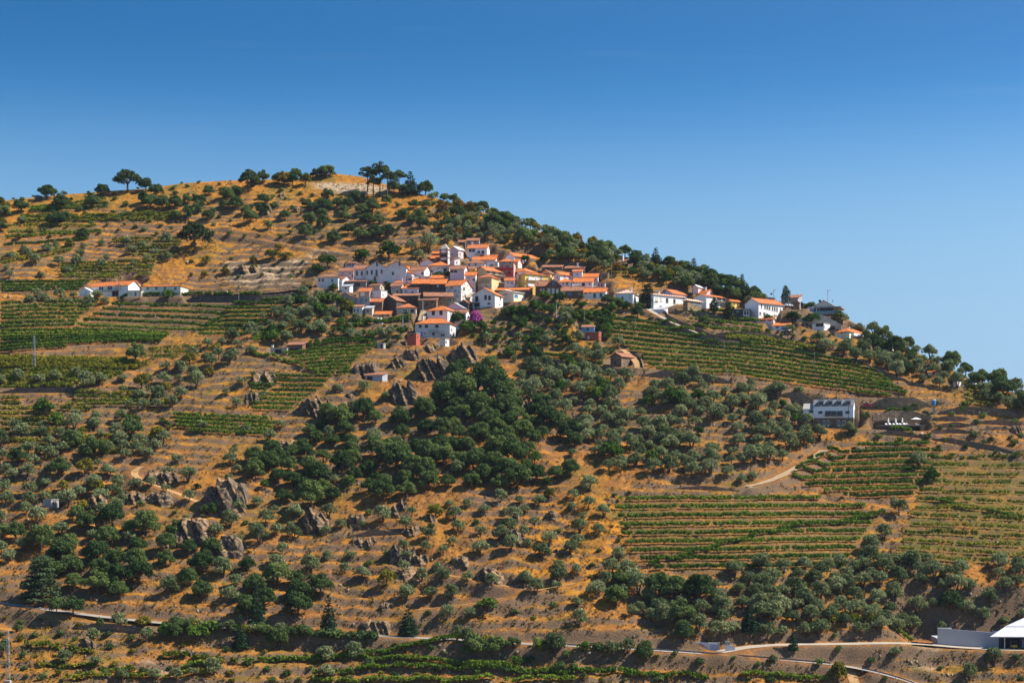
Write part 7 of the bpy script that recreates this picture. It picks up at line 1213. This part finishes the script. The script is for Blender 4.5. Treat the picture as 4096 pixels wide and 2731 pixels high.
hrects = [(h['o'][0], h['o'][1], h['psi_r'], h['W'], h['D']) for h in HOUSES] + [(HOTEL[0], HOTEL[1], R(15), 18, 10), (DECK[0], DECK[1], R(3), 16, 7), (WIN[0] + 20, WIN[1], R(4), 38, 14), (GLASS[0], GLASS[1], R(20), 16, 10), (TOWER[0], TOWER[1], R(20), 5, 5)]
def blocked(x, y, m):
    for hx, hy, ps, W, D in hrects:
        dx, dy = x - hx, y - hy
        if abs(dx) + abs(dy) > 45: continue
        lx = dx * math.cos(ps) - dy * math.sin(ps); ly = dx * math.sin(ps) + dy * math.cos(ps)
        if -W - m < lx < m and -m < ly < D + m: return True
    return False
VIEWR = []
for h in HOUSES:
    a = S(h['t'], h['x0'], h['ye']); b = S(h['t'], max(h['x2'], h['xc']), h['yb']); VIEWR.append((a[0], b[0], a[1] - 4, b[1] - .12 * (b[1] - a[1]), h['o'][1]))
for t, x0, x1, y0, y1, d in (('Q', 285, 1150, 150, 560, HOTEL[1]), ('Q', 1450, 2150, 455, 620, DECK[1]), ('C', 1005, 2352, 420, 720, WIN[1]), ('4', 1050, 1485, 430, 560, GLASS[1]), ('1', 1870, 1990, 145, 430, TOWER[1]), ('D', 358, 650, 385, 440, 1e9), ('Q', 1160, 1345, 210, 270, 1e9), ('A', 2030, 2310, 1305, 1340, 1e9), ('2', 388, 525, 955, 1000, 1e9), ('J', 1000, 1250, 370, 500, 1e9), ('3', 640, 1490, 790, 1195, 1e9) if False else ('Q', 2270, 2350, 150, 372, 1e9)):
    a = S(t, x0, y0); b = S(t, x1, y1); VIEWR.append((a[0], b[0], a[1], b[1], d))
def hides(px, py, Y, w_, h_):
    r = w_ / Y / K * .42; t = py - h_ / Y / K * .9
    for x0, x1, y0, y1, d in VIEWR:
        if Y < d and px + r > x0 and px - r < x1 and py > y0 and t < y1: return True
    return False
RP = np.concatenate([np.c_[P[:, 0], P[:, 1], np.full(len(P), half)] for _, P, half, _ in road_geo])
cell = {}
def cadd(x, y, r): cell.setdefault((int(x // 6), int(y // 6)), []).append((x, y, r))
def cok(x, y, r):
    i, j = int(x // 6), int(y // 6)
    for a in (i - 1, i, i + 1):
        for b in (j - 1, j, j + 1):
            for (p, q2, rr) in cell.get((a, b), ()):
                if (p - x) ** 2 + (q2 - y) ** 2 < (max(r, rr)) ** 2: return False
    return True
for x, y, r in occ: cadd(x, y, r)
SZ = {'olive': (4.0, 4.9), 'oak': (6.2, 7.2), 'broad': (4.0, 4.2), 'yellow': (4.2, 4.6), 'rust': (4.4, 4.6), 'shrub': (1.9, 2.6), 'gshrub': (1.8, 2.4), 'yshrub': (1.4, 2.0)}
srn = random.Random(5)
for mix, sp_, poly, sc_ in SC:
    PP = SP('d', poly); xs = [p[0] for p in PP]; ys = [p[1] for p in PP]; A = (max(xs) - min(xs)) * (max(ys) - min(ys)) * (K * 560) ** 2; tries = int(A * 2.3 / (sp_ * sp_) * 7) + 40
    for _ in range(tries):
        px, py = srn.uniform(min(xs), max(xs)), srn.uniform(min(ys), max(ys))
        if not inpoly(np.array(px), np.array(py), PP): continue
        X, Y, Z = castF(px, py)
        if abs(HY - Z / Y / K - py) > 12: continue
        if not cok(X, Y, sp_ * srn.uniform(.8, 1.25)) or blocked(X, Y, 1.2): continue
        if np.min(np.hypot(RP[:, 0] - X, RP[:, 1] - Y) - RP[:, 2]) < 1.0: continue
        if sp_ > 3.1 and float(vnoise(np.array([X]), np.array([Y]), 13, 77)[0]) > (.62 if mix[0][0] == 'oak' else .52) + .2 * (sp_ < 4): continue
        r = srn.random(); acc_ = 0
        for kk, pr in mix:
            acc_ += pr
            if r <= acc_: break
        s = srn.uniform(.66, 1.28) * sc_; hh, ww = SZ[kk]
        if hides(px, py, Y, ww * s, hh * s) and srn.random() < .93: continue
        TREES.append([kk, X, Y, Z, hh * s * srn.uniform(.9, 1.1), ww * s, px, py]); cadd(X, Y, sp_ * .8)
# the 300 largest-looking of a kind are objects, the rest one mass
by = {}
for t in TREES: by.setdefault(t[0], []).append(t)
trn = random.Random(3); rank = {}
def side(dx, dy):
    if abs(dx) > abs(dy): return 'right of' if dx > 0 else 'left of'
    return 'below' if dy > 0 else 'above'
for kind, L_ in by.items():
    fn, nv, lm, bm, nm = KINDS_[kind]; L_.sort(key=lambda t: -(t[5] * t[4]) / t[2] ** 2)
    keep, rest = L_[:300], L_[300:]; look, cat, grp = LOOK[kind]; buckets = {}
    for t in keep:
        px, py = t[6], t[7]; d = [(math.hypot(px - p[0], (py - p[1]) * 1.2), i) for i, (p, _) in enumerate(LM)]; dd, i = min(d); buckets.setdefault((i, side(px - LM[i][0][0], py - LM[i][0][1])), []).append((dd, t))
    for (i, sd2), bl in buckets.items():
        bl.sort(key=lambda q2: q2[0])
        for j, (dd, t) in enumerate(bl):
            _, X, Y, Z, h, w_, px, py = t; cm, tm, q_, hh, ww = PROTO[kind][trn.randrange(nv)]
            e = empty(nm, (X, Y, Z), trn.uniform(0, 6.28)); e.scale = (w_ / ww, w_ / ww, h / hh)
            if len(bl) == 1: lab = '%s nearest %s %s' % (look, sd2, LM[i][1])
            elif j == 0: lab = '%s closest %s %s' % (look, sd2, LM[i][1])
            else: lab = '%s, %s closest %s %s' % (look, ORD[j] if j < 20 else '%dth' % (j + 1), sd2, LM[i][1])
            tag(e, lab, cat, grp); link('crown', cm, e); link('trunk', tm, e)
    if rest:
        QQ = []; TV = []
        for t in rest:
            _, X, Y, Z, h, w_, px, py = t; cm, tm, q_, hh, ww = PROTO[kind][trn.randrange(nv)]; a = trn.uniform(0, 6.28); c, s = math.cos(a), math.sin(a); sub = q_[rng.random(len(q_)) < .5]; k = w_ / ww
            x = sub[..., 0] * k; y = sub[..., 1] * k; cen = sub.mean(1, keepdims=True); g_ = 1.32
            p = (sub - cen) * g_ + cen; x = p[..., 0] * k; y = p[..., 1] * k; QQ.append(np.stack([X + x * c - y * s, Y + x * s + y * c, Z + p[..., 2] * h / hh], -1))
            TV.append((X, Y, Z, k))
        nmx = {'olive_tree': 'olive_grove'}.get(nm, nm + '_mass'); o = link(nmx, quad_mesh(nmx, np.concatenate(QQ), lm)); tag(o, 'mass of smaller %ss spread over the hillside' % look, cat, None, 'stuff')
        m = MB()
        for X, Y, Z, k in TV: m.tube([(X, Y, Z - .4), (X + .1, Y, Z + 1.2 * k), (X + .3, Y, Z + 2.4 * k)], [.2 * k, .15 * k, .06 * k], 5)
        m.build('trunks', bm, o)
    print('trees', kind, len(L_))

# ------------------------------------------------------------------ vine rows
def vine_row(P, col, dens, seed, label, gap=.15, ht=1.6):
    r = np.random.default_rng(seed); d = np.linalg.norm(np.diff(P[:, :2], axis=0), axis=1); s = np.concatenate([[0], np.cumsum(d)]); Lh = s[-1]
    if Lh < 3: return
    n = int(Lh * 46 * dens); t = np.sort(r.uniform(0, Lh, n)); x = np.interp(t, s, P[:, 0]); y = np.interp(t, s, P[:, 1])
    gp = np.array(r.random(int(Lh / .9) + 3)); gi = (t / .9).astype(int); keep = gp[gi] > gap * (.25 if col == 'g' else .7)
    vig = .86 + .24 * np.array(r.random(int(Lh / 1.3) + 3))[(t / 1.3).astype(int)]
    if col == 'm': vig *= .6 + .7 * r.random(int(Lh / 7) + 3)[(t / 7).astype(int)]
    x, y, vig = x[keep], y[keep], vig[keep]; k = len(x)
    if k < 10: return
    lat = r.normal(0, .34, k); up = r.uniform(.30, 1, k) ** .8 * ht * np.minimum(vig, 1.15); X = x + r.normal(0, .12, k); Y = y + lat; Z = gz(X, y) + up
    nn = np.stack([r.normal(0, .5, k), np.sign(lat) * .6 + r.normal(0, .5, k), .45 + r.normal(0, .5, k)], 1); nn /= np.linalg.norm(nn, axis=1)[:, None]
    a = np.cross(nn, r.normal(size=(k, 3))); a /= np.linalg.norm(a, axis=1)[:, None]; b = np.cross(nn, a); sz = (r.uniform(.26, .50, k))[:, None]; a *= sz * .5; b *= sz * .45
    p = np.stack([X, Y, Z], 1); o0 = np.array([P[0, 0], P[0, 1], float(gz(P[0, 0], P[0, 1]))]); p = p - o0; Q = np.stack([p - a - b, p + a - b, p + a + b, p - a + b], 1)
    e = empty('vine_row', tuple(o0)); tag(e, label, 'vine row', 'vine rows on the terraces'); link('foliage', quad_mesh('foliage', Q, {'g': L_VINE, 'm': L_VINEM, 'y': L_VINEY}[col]), e)
    m = MB(); q2 = np.arange(.4, Lh, 1.3); xs = np.interp(q2, s, P[:, 0]) - o0[0]; ys = np.interp(q2, s, P[:, 1]) - o0[1]; zs = gz(xs + o0[0], ys + o0[1]) - o0[2]
    for a1, b1, c1 in zip(xs, ys, zs): m.box(a1 - .035, a1 + .035, b1 - .035, b1 + .035, c1 - .2, c1 + .75)
    tag(m.build('stems', M_BARK, e), kind='stuff')
nrow = 0
for bi_, b in enumerate(VINES):
    pxs = np.arange(min(p[0] for p in b['poly']) - 2, max(p[0] for p in b['poly']) + 2, 6.0); segs = []
    for i in range(b['n']):
        t = np.interp(pxs, b['top'][:, 0], b['top'][:, 1]); bo = np.interp(pxs, b['bot'][:, 0], b['bot'][:, 1]); pys = t + (bo - t) * (i / max(1, b['n'] - 1)); ok = inpoly(pxs, pys, b['poly'])
        if b['n'] == 1: pys = t; ok = inpoly(pxs, pys, b['poly'])
        run = []
        for a, c, f in list(zip(pxs, pys, ok)) + [(0, 0, False)]:
            if f: run.append(castB(a, c))
            else:
                if len(run) > 4: segs.append((i, np.array(run)))
                run = []
    cnt = 0; tot = len(segs)
    for i, P in segs:
        P = smooth3(P, 2); sfx = 'topmost' if cnt == 0 else ('lowest' if cnt == tot - 1 else ORD[min(cnt, 19)] + ' from the top')
        lab = ('only vine row in ' if tot == 1 else sfx.split(' from')[0] + ' vine row' + (' from the top' if 'from' in sfx else '') + ' in ') + b['name']
        vine_row(P, b['col'], b['dens'], bi_ * 100 + cnt, lab, b['gap']); cnt += 1; nrow += 1
for i, (lab, t, pts, col) in enumerate(ROWS1):
    P = smooth3(poly3(t, pts, castF, 1.0), 8); vine_row(P, col, 1.15, 9000 + i, lab.replace('the ', '', 1)); nrow += 1
print('vine rows', nrow)

# ------------------------------------------------------------------ loose cover: dry grass, scrub, stones
def scatter(n, seed, wfun):
    r = np.random.default_rng(seed); u = r.uniform(-.345, .345, n); py = r.uniform(700, 2800, n); X = np.empty(n); Y = np.empty(n); ci = np.clip(np.round((u - US[0]) / (US[1] - US[0])).astype(int), 0, NU - 1); v = (HY - py) * K
    ok = np.zeros(n, bool)
    for c in np.unique(ci):
        k = np.nonzero(ci == c)[0]; cv = castF.CV[:, c]; vv = v[k]; good = vv < cv[-1] - .0008; j = np.clip(np.searchsorted(cv, vv), 1, NY - 1); t = (vv - cv[j - 1]) / np.maximum(1e-9, cv[j] - cv[j - 1]); Y[k] = YS[j - 1] + np.clip(t, 0, 1) * (YS[j] - YS[j - 1]); ok[k] = good
    X = u * Y; px = HX + u / K; a = np.clip((X / Y - US[0]) / (US[1] - US[0]), 0, NU - 1).astype(int); b = np.clip((Y - YS[0]) / (YS[1] - YS[0]), 0, NY - 1).astype(int)
    ok &= r.random(n) < wfun(a, b); ok &= dirtmask[b, a] < .35
    return X[ok], Y[ok], a[ok], b[ok]
X, Y, a, b = scatter(22000, 21, lambda a, b: np.clip(zone[b, a, 0] * 1.5 - .15, .05, 1) * (1 - .75 * vmask[b, a]) * (1 - zone[b, a, 2]))
k = len(X); Z = gz(X, Y); r = np.random.default_rng(8); Q = []
for j in range(3):
    ang = r.uniform(0, 6.28, k); hh = r.uniform(.18, .45, k); w_ = r.uniform(.18, .42, k); dx = np.cos(ang) * w_; dy = np.sin(ang) * w_; ln = r.normal(0, .12, (k, 2)); ox = r.normal(0, .3, k); oy = r.normal(0, .3, k)
    p = np.stack([X + ox, Y + oy, Z - .05], 1); A = p - np.stack([dx, dy, 0 * dx], 1); Bq = p + np.stack([dx, dy, 0 * dx], 1); up = np.stack([ln[:, 0], ln[:, 1], hh], 1); Q.append(np.stack([A, Bq, p + (Bq - p) * .6 + up, p + (A - p) * .6 + up], 1))
M_GRASS = leaf('dry_grass_blades', (.20, .095, .03), (.42, .23, .07), (.60, .38, .13), .5)
tag(link('dry_grass', quad_mesh('dry_grass', np.concatenate(Q), M_GRASS)), 'golden dry grass covering the open slopes', 'grass', None, 'stuff')
X, Y, a, b = scatter(24000, 22, lambda a, b: .7 * (1 - vmask[b, a]) + .10); k = len(X); Z = gz(X, Y); Q = []
base = PROTO['shrub'][0][2]; base2 = PROTO['shrub'][1][2]; r = np.random.default_rng(9)
for i in range(k):
    q_ = (base, base2)[i % 2]; q_ = q_[r.integers(0, len(q_), 12)]; s = r.uniform(.22, .6); c_ = q_.mean(1, keepdims=True); p = (q_ - c_) * 1.9 + c_; Q.append(p * s + np.array([X[i], Y[i], Z[i]]))
M_SCRUB = leaf('low_scrub_leaf', (.045, .06, .015), (.11, .12, .03), (.20, .17, .045), .25, acc=(.22, .12, .035))
tag(link('low_scrub', quad_mesh('low_scrub', np.concatenate(Q), M_SCRUB)), 'low dry scrub scattered over the slopes', 'scrub', None, 'stuff')
X, Y, a, b = scatter(26000, 23, lambda a, b: .10 + .9 * zone[b, a, 2]); k = len(X); Z = gz(X, Y); r = np.random.default_rng(10)
cube = np.array([(-1, -1, -1), (1, -1, -1), (1, 1, -1), (-1, 1, -1), (-1, -1, 1), (1, -1, 1), (1, 1, 1), (-1, 1, 1)], float) * .5; fc = np.array([(0, 3, 2, 1), (4, 5, 6, 7), (0, 1, 5, 4), (1, 2, 6, 5), (2, 3, 7, 6), (3, 0, 4, 7)])
sz = r.lognormal(-1.15, .5, k); Vv = cube[None] * (1 + r.normal(0, .22, (k, 8, 3))); Vv[:, 4:, :2] *= .75; Vv *= sz[:, None, None] * r.uniform(.6, 1.3, (k, 1, 3)); Vv += np.stack([X, Y, Z + sz * .12], 1)[:, None]
F = (fc[None] + np.arange(k)[:, None, None] * 8).reshape(-1, 4); M_ST = stone('loose_stone', (.20, .155, .12), (.32, .25, .185), (.46, .38, .29), .4)
tag(link('loose_stones', np_mesh('loose_stones', Vv.reshape(-1, 3), F, M_ST)), 'loose stones and rubble strewn over the slopes', 'stones', None, 'stuff')
hz = MB().box(-1510, 1510, -410, 1910, -75, 215); hm, N, L = newmat('thin_air'); N.remove(N['Principled BSDF']); pv = N.new('ShaderNodeVolumePrincipled')
pv.inputs['Color'].default_value = (.62, .76, 1.0, 1); pv.inputs['Density'].default_value = 0.000032; pv.inputs['Anisotropy'].default_value = 0.2; L.new(pv.outputs[0], N['Material Output'].inputs['Volume'])
tag(hz.build('haze', hm), 'thin summer haze between the camera and the hill', 'haze', None, 'stuff')
tri = sum(len(o.data.polygons) * 2 for o in {o.data.name: o for o in bpy.data.objects if o.type == 'MESH'}.values()); print('triangles about', tri, 'objects', len(bpy.data.objects))
